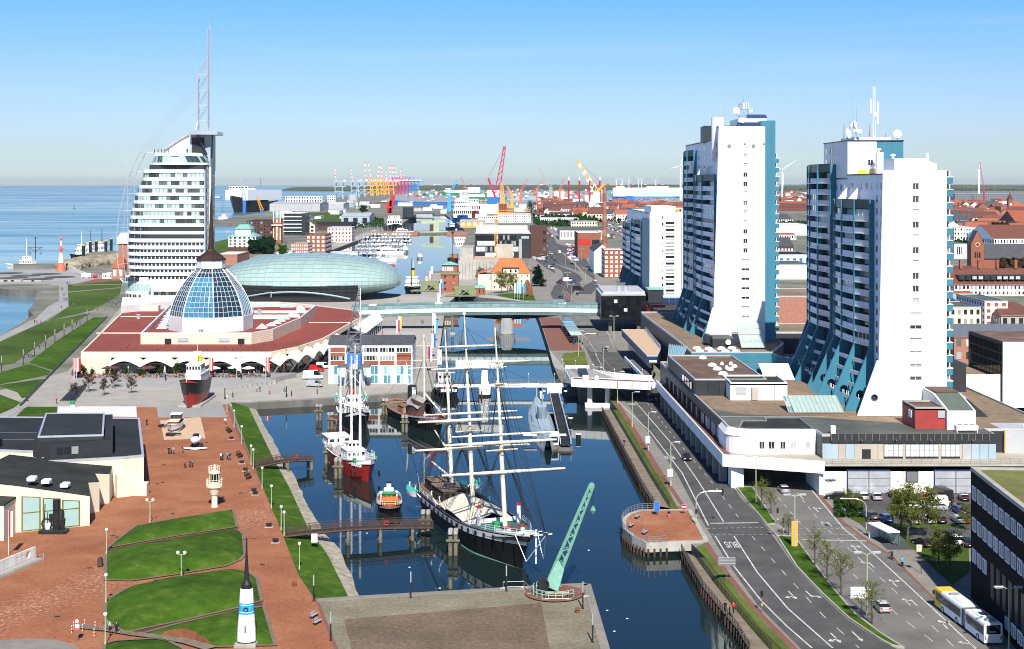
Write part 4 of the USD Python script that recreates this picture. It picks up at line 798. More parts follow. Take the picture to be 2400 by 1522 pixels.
# pavilion with the sandy roof, black glass head of the footbridge
PV=thing('pavilion','flat pavilion with sandy roof and deep blue fascia beside the road','pavilion')
pv=[(40.5,525),(49,525),(48.2,462),(45.5,445),(42.3,445)]
obj('fascia',pr_(pv,6.6,8.95),'navy',PV);obj('roof',MB().sheet(as_poly(pv).buffer(-.35),9.02),'roof_sand',PV);p=as_poly(pv);obj('rim',pr_(p.buffer(.1).difference(p.buffer(-.34)),8.8,9.15),'roof_light',PV)
obj('walls',pr_(as_poly(pv).buffer(-2.2),0,6.6),'black_glass',PV);obj('sign_band',MB().box(42.9,45.3,444.8,445,7.0,7.6),'white',PV);q=MB()
for k in range(18):q.bar((49.0-k*.03,523-k*3.4,8.9),(49.0-k*.03,523-k*3.4,10.2),.12,.12)
q.bar((49,523,10.2),(48.4,465,10.2),.12,.12);obj('railing',q,'light_metal',PV)
obj('ramp_wall',pl9([(37.9,480,3.4),(39.6,402,5.0),(39.6,402,6.0),(37.9,480,4.6)],(1,0,0),.4),'white',PV);obj('ramp',pl9([(38.2,480,3.5),(39.9,402,5.0),(42.5,402,5.0),(42.0,480,3.5)],(0,0,-1),.3),'concrete_dark',PV)
for k in range(7):obj('pillar',MB().box(39.6+(k%2)*.2,40.3+(k%2)*.2,410+k*11,410.8+k*11,0,3.6+k*.0),'concrete',PV)
BG=thing('black_glass_block','black glass block at the east end of the glass footbridge','building')
obj('body',MB().box(37.6,56.5,600,640,5.2,15.6),'black',BG)
for i in range(9):
 for j in range(5):obj('glass_pane',MB().box(37.7+i*2.09,39.7+i*2.09,599.8,600,5.4+j*2.04,7.36+j*2.04),'black_glass',BG)
v=[(0,15.6),(18.9,15.6)];obj('roof',MB().box(37.6,56.5,600,640,15.62,16.0).box(38.6,56.5,604,640,16.0,17.0),'roof_light',BG)
for x in(45.6,48.5):obj('roof_duct',tu_((x,608,16.5),(x,608,19.2),1.1,n=12),'light_metal',BG)
for x in(41,53):obj('pier',MB().box(x,x+1.4,603,606,0,5.2),'concrete_dark',BG)
for i,(px,mt_)in enumerate(((0,'cool_white'),(1,'win_mix'),(2,'win_mix'))):obj('reflecting_pane',MB().box(43.0+2.1*i,44.4+2.1*i,599.7,599.78,12.5-i*1.8,13.9-i*1.8),mt_,BG)
# red balcony decks and wings behind the head
RD=thing('market_hall','dark hall with red balconies and roof lanterns beside the lowest tower','hall')
obj('hall',MB().box(56.6,78,560,640,0,13.0),'dark_panel',RD);obj('red_rail',MB().box(56.2,62,575,575.6,11,13.8).box(56.2,56.8,575,598,9,12),'red',RD);obj('yellow_rail',MB().box(57,61,572,572.3,8.2,10.6),'crane_orange',RD)
for k in range(5):obj('roof_lantern',pl9([(63+k*2.6,590,13),(65.3+k*2.6,590,13),(65.3+k*2.6,594,16),(63+k*2.6,594,16)],(0,1,.5),.3),'sub_grey',RD)
obj('cabin',MB().box(57.5,64,600,612,13,18),'dark_panel',RD);obj('roof',MB().box(57.3,64.2,599.8,612.2,18,18.4),'copper',RD)
# buildings between the towers and to the right of the nearest one
def block(name,label,cat,x0,x1,y0,y1,z1,wall,roof='roof_gravel',z0=0.0,rim='roof_light',wins=(),group=None,T=None):
 """plain flat-roofed block: walls, roof, rim; wins = rows (z, h, x from, x to, count, material, frame) on the south front"""
 T=T or thing(name,label,cat,group=group)
 obj('wall',MB().box(x0,x1,y0,y1,z0,z1),wall,T);r=obj('roof',MB().box(x0+.3,x1-.3,y0+.3,y1-.3,z1,z1+.03),roof,T)
 p=sg.box(x0-.06,y0-.06,x1+.06,y1+.06)
 if rim:obj('rim',pr_(p.difference(p.buffer(-.4,join_style=2)),z1-.25,z1+.3),rim,r)
 for(z,h,xa,xb,n,mm,fr)in wins:
  for k in range(n):w=(xb-xa)/n;pane(T,(0,y0,0),(1,0,0),xa+w*(k+.5),z,w*.62 if fr is not None else w*.9,h,mm,frame=fr,d=-.04)
 return T
block('dark_hall','dark grey hall behind the strip of white roof domes between the towers','hall',83,103,452,480,15.5,'dark_panel')
T=block('red_front_shop','shop with red and yellow front and white roof domes between the towers','shop',78.5,100,424,450,8.6,'slate_dark',wins=[(6.6,1.6,79.5,92,7,'red',None),(6.9,1.5,86,90,1,'yellow',None)])
for k in range(12):obj('roof_light',la_([(1.2,0),(1.1,.3),(.5,.6),(0,.65)],9,(80+(k%6)*2.6,434+(k//6)*8,8.6)),'white',T)
block('maroon_house','dark red plant house with brown gravel roof between the towers','plant house',78.2,84.5,404,412,8.0,'brick_dark');block('pink_warehouse','pale pink warehouse with brown base behind the dark hall','warehouse',104,128,560,600,18.4,'brick_rose','roof_gravel')
T=thing('office_block','black glass office wing with white gable and rusty roof','office')
obj('wall',MB().box(129,160,374,402,4,21.2),'black',T);obj('gable_wall',MB().box(128.9,160,373.4,374,4,21.3),'white_wall',T);obj('roof',MB().box(129.3,159,374.2,401.6,21.2,21.3),'roof_rust',T);obj('lower_wall',MB().box(116.2,129,375,375.6,0,12.6),'white_wall',T);obj('lower_roof',MB().box(116.2,129,375.6,402,0,11.6),'roof_gravel',T)
for i in range(12):
 for j in range(4):obj('window',MB().box(128.86,128.98,375.4+i*2.15,377.1+i*2.15,10.9+j*2.5,12.9+j*2.5),'black_glass',T)
 # dark brick office at the right edge, green roof, white windows
T=thing('brick_office','dark brick office with mossy green roof and white barred windows','office')
fa,fb=arr([69.7,216.0]),arr([65.4,150.0]);ud=(fb-fa)/norm(fb-fa);nn=arr([ud[1],-ud[0]])
foot=[tuple(fa),tuple(fb),tuple(fb+(70,-5)),tuple(fa+(70,-5))]
obj('wall',pr_(foot,0,19.6),'brick_black',T);r=obj('roof',MB().sheet(as_poly(foot).buffer(-.7),19.65),'moss_roof',T);pp=as_poly(foot);obj('rim',pr_(pp.buffer(.05).difference(pp.buffer(-.72)),19.4,19.95),'concrete',r)
for j,z in enumerate((16.4,11.7,7.0,2.2)):
 for k in range(20):
  if j==2 and k>2 or j==3 and k<6:continue
  p=pane(T,(*fa,0),(*ud,0),2.2+k*2.95,z,1.9,1.9 if j<3 else 1.6,'win_dark',frame=.17,proud=True)
for k in range(7):obj('recess',br_((*(fa+ud*(12+k*3.0)+nn*.0),3.4),(*(fa+ud*(12+k*3.0)+nn*.0),8.4),1.7,.08,up=(*nn,0)),'black',T)
# -- west bank: sail-shaped hotel, glass-shell museum, mall with the dome
random.seed(33)
HT=thing('hotel_tower','tall white sail-shaped hotel tower with lattice mast and curved white truss','hotel')
YH=738.0;hx=lambda c:XA(250+c/3.46,YH);hz=lambda c:ZA(300+c/3.46,YH)
rows=[383,447,509,571,633,695,758,820,881,942,998,1052,1107,1160,1215];lefts=[243,215,195,172,155,143,133,127,122,120,122,125,130,137,150]
XR=-160.0
def hplan(xl,d=0.0):
 t=lin(0,pi/2,9);a,b=15.0,12.0
 p=[(xl+d+a*(1-cos(u)),YH+b+d-b*sin(u))for u in t]+[(XR-d*.2,YH+d)]
 return p
def along(p):
 P=arr(p);d=np.r_[0,np.cumsum(norm(np.diff(P,axis=0),axis=1))]
 return d[-1],lambda s:arr([np.interp(s,d,P[:,0]),np.interp(s,d,P[:,1])])
low=MB();zb_prev=hz(340)
for i,(ry,lx)in enumerate(zip(rows,lefts)):
 h=2.35 if i<9 else 1.75;z=hz(ry);x=hx(lx);p=hplan(x);back=[(XR,762),(x+8,762)]
 zt=z+h/2;zn=hz(rows[i+1])+(2.35 if i+1<9 else 1.75)/2 if i<14 else hz(1245)
 obj('floor_band',pr_(p+back,zn,z-h/2,bottom=True),'white',HT)
 if i==0:obj('floor_band',pr_(p+back,zt,hz(338),bottom=True),'white',HT)
 obj('storey',pr_(hplan(x,.75)+back,z-h/2,zt,top=False),'slate_dark' if i<9 else 'cool_white',HT)
 L_,at=along(hplan(x,.45));n=int(L_/2.05);seg=L_/n;k=0
 while k<n:
  gp=.08 if i<9 else.32;a,b=at(k*seg+gp),at((k+1)*seg-gp);q=[(*a,z-h/2),(*b,z-h/2),(*b,zt),(*a,zt)]
  mm='win_hotel' if i<9 and random.random()<.8 else 'win_hotel_dark'
  if i<7:obj('window',qd_(*q),mm,HT)
  else:low.quad(*q)
  k+=1
obj('lower_windows',low,'win_hotel_dark',HT,kind='stuff')
bx=hx(150)
obj('base_wall',MB().box(hx(345),XR,YH,762,0,hz(1245)),'white_wall',HT)
pod=[(hx(100)+17*(1-cos(u)),YH+13-15*sin(u))for u in lin(0,pi/2,9)]+[(hx(345),YH-2),(hx(345),760),(hx(100),760)]
obj('podium',pr_(pod,0,14.2),'white',HT)
L_,at=along(pod[:10])
for z0,z1,mm in((7.2,11.2,'pale_glass'),(.4,5.4,'win_mix')):
 for k in range(20):
  a,b=at(k*L_/20+.12),at((k+1)*L_/20-.12);d=arr([.0,-.25]);obj('podium_window',qd_((*(a+d),z0),(*(b+d),z0),(*(b+d*1.8),z1),(*(a+d*1.8),z1)),mm,HT)
for z,x0,x1 in((hz(1343),380,600),(hz(1397),380,570)):
 for k in range(11):pane(HT,(0,YH,0),(1,0,0),hx(x0+k*20+10),z,1.25,2.0,'win_hotel_dark',d=-.05)
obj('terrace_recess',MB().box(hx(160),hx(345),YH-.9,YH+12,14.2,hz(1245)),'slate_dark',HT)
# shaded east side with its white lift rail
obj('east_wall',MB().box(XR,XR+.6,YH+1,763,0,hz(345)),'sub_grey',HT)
for k in range(17):
 for j in range(3):obj('side_window',MB().box(XR+.6,XR+.68,YH+3+j*7.5,YH+8+j*7.5,12+k*3.85,14.2+k*3.85),'win_dark',HT)
obj('lift_rail',MB().box(XR+.7,XR+1.6,748,749.5,8,hz(320)),'white',HT)
# crown
def ring(x0,x1,z,y0=738,d=11.0):
 c,a=(x0+x1)/2,(x1-x0)/2;return[(c+a*cos(t),y0+d+d*sin(t),z)for t in lin(pi,2*pi,25)]
r0,r1,r2,r3=ring(hx(328),hx(800),hz(300)),ring(hx(328),hx(800),hz(282)),ring(hx(345),hx(760),hz(228)),ring(hx(355),hx(745),hz(202))
def cap3(m,r):v=arr(r);return m.add(np.vstack([v,v.mean(0)]),[(k,k+1,len(v))for k in range(len(v)-1)])
obj('crown_ring',cap3(lf_([r0,r1],closed=False),r1),'white',HT);obj('crown_ring',cap3(lf_([r2,r3],closed=False),r3),'white',HT)
for k in range(24):
 if k not in(11,12):a,b=(arr(r1[k]),arr(r1[k+1]));c,d=arr(r2[k+1]),arr(r2[k]);obj('crown_window',qd_(a*.93+b*.07,a*.07+b*.93,c*.93+d*.07,c*.07+d*.93),'win_hotel',HT)
obj('crown_core',MB().box(hx(335),hx(780),741,758,hz(338),hz(300)),'slate_dark',HT);obj('crown_back',lf_([[(x*.985-3,y+.6,z)for x,y,z in r]for r in(r1,r2)],closed=False),'white',HT)
for k in range(5):obj('vent_ring',tu_((hx(485+32*k+(25 if k>2 else 0)),740.7,hz(318)),(hx(485+32*k+(25 if k>2 else 0)),741,hz(318)),.75,n=12),'black',HT)
hs=lambda pts:sg.Polygon([(XA(250+a/3.46,752),ZA(300+b/3.46,752))for a,b in pts])
obj('upper_block',wallplate(MB(),hs([(495,205),(500,160),(590,100),(680,50),(715,50),(715,205)]),(0,748,0),(1,0,0),9),'white_wall',HT)
obj('slant_roof',pa_([(XA(250+a/3.46,747),747.5,ZA(300+b/3.46,747))for a,b in((430,205),(505,150),(590,92),(688,40))],.7,6),'light_metal',HT)
for k in range(5):obj('upper_window',MB().box(hx(612+k*18),hx(626+k*18),747.6,747.9,hz(200),hz(165)),'win_hotel',HT)
obj('shaft',pr_([(XA(447,750),747),(XA(494,750),749),(XA(494,750),762),(XA(447,750),762)],hz(345),88.4),'sub_grey',HT)
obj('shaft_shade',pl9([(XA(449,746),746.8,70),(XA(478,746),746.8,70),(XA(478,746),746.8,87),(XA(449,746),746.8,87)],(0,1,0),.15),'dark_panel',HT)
obj('cap',pr_([(XA(446,745),742),(XA(470,745),740),(XA(510,745),744),(XA(505,745),765),(XA(446,745),765)],88.4,90.2,bottom=True),'light_metal',HT)
obj('brace',tu_((XA(498,745),745,88.5),(XA(492,745),749,76),.5,n=6).tube((XA(463,745),744,88.5),(XA(483,745),747,78),.5,n=6),'slate_dark',HT)
ym=752.0;mp=lambda px,py:(XA(px,ym),ym,ZA(py,ym));ms=MB();mk=MB()
for y in(-2.0,2.0):
 d=arr([0,y,0]);ms.tube(mp(465,306)+d,mp(465,176)+d,.38,n=6);ms.tube(mp(487.5,306)+d,mp(487.5,70)+d,.38,.25,n=6);ms.tube(mp(465,176)+d,mp(487,138)+d,.28,n=5);ms.tube(mp(463,306)+d*2,mp(466,285)+d,.3,n=5)
 for k,py in enumerate((176,212,248,284)):
  ms.bar(mp(465,py)+d,mp(487,py)+d,.26,.26)
  if k<3:mk.bar(mp(465,py+36)+d,mp(487,py)+d,.22,.22)
for k in range(13):mk.bar(mp(486,70+k*18),mp(492,79+k*18),.2,.2);mk.bar(mp(492,79+k*18),mp(486,88+k*18),.2,.2)
ms.tube(mp(492,62),mp(492,190),.22,n=5);ms.tube(mp(489,70),mp(489,24),.16,.05,n=4)
obj('mast',ms,'light_metal',HT);obj('mast_bracing',mk,'grey_metal',HT)
sl=[(328,357),(307,403),(290,454),(280,495),(275,534),(273,568),(276,620),(282,654),(290,662)]
A=[arr((XA(a,742),742,ZA(b,742)))for a,b in sl];B=[p+(1.8,5,0)for p in A];obj('sail_truss',pa_(A,.24,6).path(B,.15,6),'light_metal',HT);rg=MB()
for k,(p,q)in enumerate(zip(A,B)):rg.bar(p,q,.18,.18);rg.bar(q,(q[0]+5 if k else q[0]+14,750,q[2]),.12,.12)
obj('sail_rungs',rg,'steel_white',HT);cb=MB()
for k in range(5):cb.tube(A[0]+(k*1.3,0,0),arr(mp(463,182+k*10)),.07,n=3)
obj('stay_cable',cb,'light_metal',HT)
for k in range(5):obj('roof_mast',tu_((hx(362+k*28),745,hz(200)),(hx(362+k*28),745,hz(170)),.2,n=4),'slate_dark',HT)
m=MB()
for x in(180,235,285):
 for k in range(13):z=12+k*5;m.bar((hx(x),736.0,z),(hx(x),736.0,z+5),.12,.12);m.bar((hx(x)-.7,736.0,z+2),(hx(x)+.7,736.0,z+2),.1,.1)
obj('facade_ladder',m,'light_metal',HT)
# -- glass-shell museum
KH=thing('shell_museum','low blimp-shaped museum with a pale green glass shell','museum');kc=arr([-111.5,792.0,8.6]);ka,kb,kh=50.0,42.0,15.6
def ks(u,v,s=1.0):
 c,r=cos(u),abs(sin(u))**.85;x=ka*abs(c)**.92*(1 if c>0 else-1);sv=sin(v)
 return kc+s*arr([x,kb*r*cos(v),(kh if sv>0 else 8.3)*r*sv])
nu,rest,k=34,MB(),0
us=lin(.0,pi,nu+1);vs=lin(pi*1.0,pi*.30,15)
for j in range(14):
 for i in range(nu):
  u0,u1=us[i]+.0035,us[i+1]-.0035;v0,v1=vs[j]-.005,vs[j+1]+.005;q=[ks(u1,v0),ks(u0,v0),ks(u0,v1),ks(u1,v1)]
  if j<8 or(j==8 and i<25):obj('shell_pane',qd_(*q),'shell_glass',KH)
  else:rest.quad(*q)
vl=lin(pi*1.5,pi,9)
for j in range(8):
 for i in range(14):
  u0,u1=us[i]+.0035,us[i+1]-.0035;v0,v1=vl[j]-.008,vl[j+1]+.008;q=[ks(u1,v0),ks(u0,v0),ks(u0,v1),ks(u1,v1)]
  if ks(u0,v0)[0]>-82:rest.quad(*q)
obj('more_shell_panes',rest,'shell_glass',KH,kind='stuff')
fr=MB();N1=[[ks(u,v,.994)for u in us]for v in lin(pi,.05,24)]
for a,b in zip(N1[:-1],N1[1:]):fr.strip(a,b)
N2=[[ks(u,v,.992)for u in us if ks(u,v)[0]>-83]for v in lin(pi*1.5,pi,9)]
for a,b in zip(N2[:-1],N2[1:]):fr.strip(a[:min(len(a),len(b))],b[:min(len(a),len(b))])
obj('shell_frame',fr,'shell_frame',KH)
tp_=[ks(u,pi*.46,1.004)for u in us[3:-3]];t2=[ks(u,pi*.40,1.004)for u in us[3:-3]];obj('roof_walk',MB().strip(tp_,t2),'roof_white',KH)
for i in range(21):
 for j in range(3):
  x0=-150+i*3.25;f=lambda x,t:arr([x,752.5-2.0*(1-((x+111)/45)**2)+2.2*t+14*abs((x+111)/45)**3,9.0-6.0*t]);a,b=j/3+.02,(j+1)/3-.02
  obj('front_panel',qd_(f(x0+.06,b),f(x0+3.19,b),f(x0+3.19,a),f(x0+.06,a)),'dark_panel',KH)
fg=lambda x:752.5-2.0*(1-((x+111)/45)**2)+2.2+14*abs((x+111)/45)**3
obj('glass_front',MB().strip([(x,fg(x)+.4,0)for x in lin(-150,-82,24)],[(x,fg(x)+.4,9)for x in lin(-150,-82,24)]),'black_glass',KH)
obj('arch_rim',pa_([arr((x,fg(x)-2.2+1.0*((x+116)/30)**2,5.6-3.9*((x+116)/30)**2))for x in lin(-127,-86,12)],.45,6).path([(-144,fg(-144)-1,2.2),(-127,fg(-127)-2.4,5.4),(-127.4,fg(-127)-1.4,2.8)],.4,6),'sub_grey',KH)
obj('edge_wall',pl9([(-82.6,757,0),(-82.6,764,0),(-82.6,764,8.9),(-82.6,757,8.9)],(1,0,0),.5),'dark_panel',KH)
for k in range(9):obj('louvre_fin',MB().box(-82.1,-80.9,757.5,759.5,.8+k*.9,1.15+k*.9),'light_metal',KH)
# -- shopping mall with red roofs and glass dome
ML=thing('dome_mall','cream shopping mall with red flat roofs and a glass dome with a bronze spire','mall')
zr=8.0;ro=[(-139.6,460.6),(-78,460.6),(-71.5,476),(-66.3,502),(-61.5,582),(-66,612),(-90,640),(-130,652),(-178,650),(-165,601)]
P=as_poly(ro);obj('walls',pr_(P.buffer(-5.5,join_style=2),0,zr),'brick_dark',ML);obj('main_roof',MB().sheet(P.buffer(-.5,join_style=2),zr+.05),'roof_red',ML);obj('eave',pr_(P.difference(P.buffer(-6,join_style=2)),6.6,zr,bottom=True),'cream',ML);obj('rim',pr_(P.difference(P.buffer(-.55,join_style=2)),zr,zr+.4),'cream',ML)
for y in(520,585):obj('roof_joint',MB().box(-152 if y<560 else-161,-128,y,y+.7,zr+.05,zr+.35),'cream',ML)
obj('roof_joint',MB().box(-80,-63,560,560.7,zr+.05,zr+.3),'cream',ML);obj('west_parapet',pr_([(-165.5,602),(-141,640),(-178,650)],zr,zr+3.0),'roof_white',ML);obj('roof_house',MB().box(-163,-152,611,615,zr,10.4),'cream',ML)
up=[(-126.8,485.6),(-89,485.6),(-83.6,497.5),(-80.2,540),(-82,596),(-100,612),(-130,612),(-144.5,602)]
U=as_poly(up);obj('upper_roof',MB().sheet(U.buffer(-.5,join_style=2),10.6),'roof_red',ML)
for k in range(6):z=zr+k*.6;obj('wall_course',pr_(U.difference(U.buffer(-.6-.05*(k%2),join_style=2)),z,z+.52),'cream',ML);obj('wall_stripe',pr_(U.buffer(-.03).difference(U.buffer(-.55,join_style=2)),z+.52,z+.6),'coral',ML)
obj('rim',pr_(U.difference(U.buffer(-.6,join_style=2)),zr+3.6,12.0),'roof_white',ML)
for x,w in((-118.5,2.2),(-93.5,2.2)):obj('wall_opening',MB().box(x,x+w,485.2,485.7,zr+.1,zr+2.0),'black',ML)
for x in(-114,-100):obj('grille',MB().box(x,x+3.6,485.3,485.7,zr+1,zr+2.4),'light_metal',ML)
def skylight(x,y,z,w,d,h,rz=0.0):
 m=MB();R=rotz(rz);v=arr([(-w/2,-d/2,0),(w/2,-d/2,0),(w/2,d/2,0),(-w/2,d/2,0),(0,0,h)])@R.T+(x,y,z);m.add(v,[(0,1,4),(1,2,4),(2,3,4),(3,0,4)])
 q=obj('skylight',m,'pale_glass',ML);f=MB()
 for k in range(4):f.bar(v[k],v[(k+1)%4],.3,.3);f.bar(v[k],v[4],.22,.22)
 obj('bars',f,'roof_white',q)
for px,py in((381,767),(614,767)):g=G(px,py,11);skylight(g[0],g[1],10.6,3.6,3.6,1.6)
for px,py in K2([(1860,760),(1895,745),(1925,730),(1955,715),(1985,700),(2015,685),(2045,670),(2065,655),(2060,643),(1130,755),(1142,735),(1152,715),(1162,695),(1172,675),(1182,658)]):g=G(px,py,11.2);skylight(g[0],g[1],10.6,3.2,4.0,1.1,.3 if px>500 else-.2)
for px,py in K2([(1740,632),(1780,631),(1820,630),(1860,629),(1930,630),(1975,633)]):g=G(px,py,11.2);skylight(g[0],g[1],10.6,5.5,5,1.0)
for px,py,z in((471,781,10.6),(591,728,10.6),(608,732,10.6),(325,744,8)):g=G(px,py+4,z);obj('roof_vent',la_([(.8,0),(.8,1.6),(.95,1.65),(.95,1.9),(0,2)],10,g),'light_metal',ML)
for x0,y,w in((-101,556,18),(-104,574,22),(-101,549,14)):obj('roof_wall',MB().box(x0,x0+w,y,y+.7,10.6,11.6),'roof_white',ML)
random.seed(5)
for k in range(16):x,y=random.uniform(-130,-68),random.uniform(465,484);obj('roof_pipe',tu_((x,y,zr),(x,y,zr+.5),.14,n=6),'slate_dark',ML)
# the dome: eight sides, glazed in panes
dc=arr([-108.3,512.0]);dp=[(14.6,15.8),(14.3,17.6),(13.8,19.4),(13.1,21.2),(12.3,23.0),(11.4,24.7),(10.3,26.4),(9.1,28.0),(7.8,29.6),(6.4,31.1),(5.2,32.3)];a0=rad(-90-22.5-7)
va=[a0+pi/4*k for k in range(9)];V3=lambda a,r,z:arr([dc[0]+r*cos(a),dc[1]+r*sin(a),z])
obj('drum',lf_([[V3(a,14.9,z)for a in va[:8]]for z in(10.6,15.7)],cap=True),'roof_white',ML);RB,thin=[MB()for _ in range(8)],MB()
for s in range(8):
 for j in range(10):
  (r,z),(r2,z2)=dp[j],dp[j+1];n=6 if j<6 else 4
  A0,A1,B0,B1=V3(va[s],r,z),V3(va[s+1],r,z),V3(va[s],r2,z2),V3(va[s+1],r2,z2)
  for i in range(n):
   t0,t1=i/n+.02,(i+1)/n-.02;e=.04;q=lambda t,w:(A0*(1-t)+A1*t)*(1-w)+(B0*(1-t)+B1*t)*w
   if s in(0,1,7,6,2):obj('dome_pane',qd_(q(t0,e),q(t1,e),q(t1,1-e),q(t0,1-e)),'dome_glass_blue' if s in(0,2)and j<8 else 'dome_glass',ML)if not(s in(2,6)and j>4)else None
   if i:thin.bar(q(i/n,0),q(i/n,1),.1,.1)
  thin.bar(A0,A1,.12,.12);RB[s].bar(A0,B0,.3,.3)
[obj('dome_rib',r,'white',ML)for r in RB];obj('glazing_bars',thin,'steel_white',ML)
obj('lantern',lf_([[V3(a,5.0,z)for a in va[:8]]for z in(32.2,35.4)],cap=True),'cool_white',ML);obj('lantern_rim',lf_([[V3(a,5.4,z)for a in va[:8]]for z in(31.9,32.5)],cap=True),'dark_metal',ML)
obj('spire',lf_([[V3(a,r,z)for a in va[:8]]for r,z in((5.35,35.3),(5.3,35.7),(3.6,37.3),(1.6,38.6),(1.15,39.4),(.95,42),(.62,49),(.3,58),(.1,61))]),'bronze',ML)
obj('dome_core',lf_([[V3(a,r*.93,z)for a in va[:8]]for r,z in dp]),'navy',ML)
# scalloped canopy on slanting struts along the front
fl=[(-139.6,460.6),(-78,460.6),(-71.5,476),(-66.3,502),(-63.5,548)];L_,at=along(fl);
for k in range(12):
 s0,s1=10+k*10.2,10+(k+1)*10.2
 if s1>L_:break
 a,b=at(s0),at(s1);d=(b-a)/norm(b-a);n=arr([d[1],-d[0]]);A,B=[],[]
 for t in lin(0,1,11):p=a+(b-a)*t;z=4.6+1.9*sin(pi*t);A.append((*(p+n*4.2),z-.5));B.append((*(p+n*.1),z+1.2))
 obj('canopy',MB().strip(A,B).strip(arr(A)-(0,0,.16),arr(B)-(0,0,.16)),'canvas',ML)
 obj('canopy_edge',pa_([arr(p)for p in A],.16,5),'white',ML)
 for q in(a,b):obj('strut',tu_((*(q+n*.3+d*.5),0),(*(q+n*4.0),4.5),.17,n=6),'light_metal',ML)
 w=a+d*.8-n*1.0,b-d*.8-n*1.0;obj('shop_window',qd_((*w[0],.3),(*w[1],.3),(*w[1],4.2),(*w[0],4.2)),'win_dark',ML)
 for j in range(8):obj('stone_course',pl9([(*(a-n*1.2),.2+j*.55),(*(b-n*1.2),.2+j*.55),(*(b-n*1.2),.68+j*.55),(*(a-n*1.2),.68+j*.55)],(*n,0),.1),'cream_stone',ML)
obj('end_wall',MB().box(-139.4,-129.8,460.3,460.9,0,6.6),'cream_stone',ML)
g=thing('restaurant_sign','dark lettering over the terrace in the middle of the mall front','sign',(-110.5,461.0,4.3));t=meshkit.text_mesh('MEDITERRANEO',1.0,.08,True);obj('lettering',MB().add(t.vertices@arr([[1,0,0],[0,0,1.0],[0,-1.0,0]]).T,t.faces),'brick_dark',g)
T=thing('tent_canopy','row of white tent peaks along the mall beside the footbridge','canopy')
for k in range(9):y=556+k*6.5;x=-62.5+k*.2;obj('tent_peak',MB().add([(x,y,6.4),(x+5.5,y,4.4),(x+5.5,y+6.4,4.4),(x,y+6.4,6.4),(x+3.4,y+3.2,7.6)],[(0,1,4),(1,2,4),(2,3,4),(3,0,4)]),'white',T);obj('post',tu_((x+5,y,0),(x+5,y,4.6),.12),'light_metal',T)
# terrace steps in front of the mall
m=MB()
st=K2([(560,1130),(1820,1110),(1730,1190),(700,1200)])
for k in range(9):o=k*.55;y0=447.6-k*1.15;m.box(-138+k*.2,-74-k*1.3,y0-1.15,y0-.03,0,1.32-k*.14)
obj('terrace_steps',m,'g_slab',kind='structure');obj('terrace',pr_([(-139,447.6),(-76,447.6),(-70,462),(-139.6,466)],0,1.45),'g_slab',kind='structure')
for k in range(7):obj('side_steps',pr_(G2(K2([(560+12*k,1140),(566+12*k,1140),(420+16*k,1290),(412+16*k,1290)])),0,.25+.08*k),'slate_dark',kind='structure')
# -- house with brick and glass bays on the quay
QH=thing('quay_house','three-storey white and brick quay house with printed blue glass below','office');x0,x1,y0=-57.6,-31.3,446.8
obj('wall',MB().box(x0,x1,y0,y0+15,0,12.4),'white',QH);obj('roof',pl9([(x0-.3,y0-.3,12.3),(x1+.3,y0-.3,12.3),(x1+.3,y0+8,14.3),(x0-.3,y0+8,14.3)],(0,0,1),.2),'tile_grey',QH);obj('roof',pl9([(x0-.3,y0+8,14.3),(x1+.3,y0+8,14.3),(x1+.3,y0+15.3,12.3),(x0-.3,y0+15.3,12.3)],(0,0,1),.2),'tile_grey',QH)
for k in range(27):obj('roof_rib',br_((x0+.1+k*.5,y0-.3,12.56),(x0+.1+k*.5,y0+8,14.56),.12,.12),'grey_metal',QH)
obj('gable',pl9([(x1,y0,12.4),(x1,y0+15,12.4),(x1,y0+8,14.3)],(-1,0,0),.3),'dark_panel',QH)
for b in range(5):
 xa=x0+.5+b*5.2;wB=4.6
 for(z,h,kind)in((10.7,1.3,'w'),(9.2,.9,'b')if b in(0,4)else(9.2,.0,''),(8.15,1.3,'w'),(6.6,1.2,'b'),(4.35,2.5,'g'),(1.5,2.4,'g')):
  if not kind:continue
  if kind=='b' or(kind=='w' and((b==0 and z>9)or(b==4 and z<9))):obj('brick_panel',MB().box(xa,xa+wB,y0-.06,y0,z-h/2-.1,z+h/2+.1),'brick',QH)
  else:
   n=5 if kind=='w' else 4
   for i in range(n):w=wB/n;obj('window',MB().box(xa+i*w+.07,xa+(i+1)*w-.07,y0-.05,y0,z-h/2,z+h/2),'win_dark' if kind=='w' else('win_blue' if(i+b)%3 else 'blind'),QH)
   # -- maritime museum on the brick square
MM=thing('maritime_museum','cream museum with stepped black flat roofs beside the brick square','museum')
mp_=[(-74.8,289),(-78.3,286.9),(-94,282.3),(-95.5,292.5),(-135,300),(-145,338),(-87.6,334.6)]
M_=as_poly(mp_);obj('wall',pr_(M_,0,7.6),'cream',MM);obj('roof',MB().sheet(M_.buffer(-.45,join_style=2),7.62),'roof_dark',MM);obj('rim',pr_(M_.buffer(.05,join_style=2).difference(M_.buffer(-.45,join_style=2)),7.4,7.85),'light_metal',MM)
u1=[(-92.6,285.2),(-81.6,290.6),(-90.4,322),(-105,319),(-97,288)];obj('upper_wall',pr_(u1,7.6,10.7),'dark_panel',MM);obj('roof',MB().sheet(as_poly(u1).buffer(-.2),10.75),'roof_dark',MM)
u2=[(-96,288),(-83.3,290),(-90.9,317.4),(-104,317.2)];p=as_poly(u2);obj('upper_wall',pr_(p,10.7,11.6),'dark_panel',MM);obj('roof',MB().sheet(p.buffer(-.3),11.64),'roof_dark',MM);obj('rim',pr_(p.buffer(.04).difference(p.buffer(-.35)),11.45,11.8),'light_metal',MM)
uu=arr([11,5.4,0]);uu/=norm(uu)
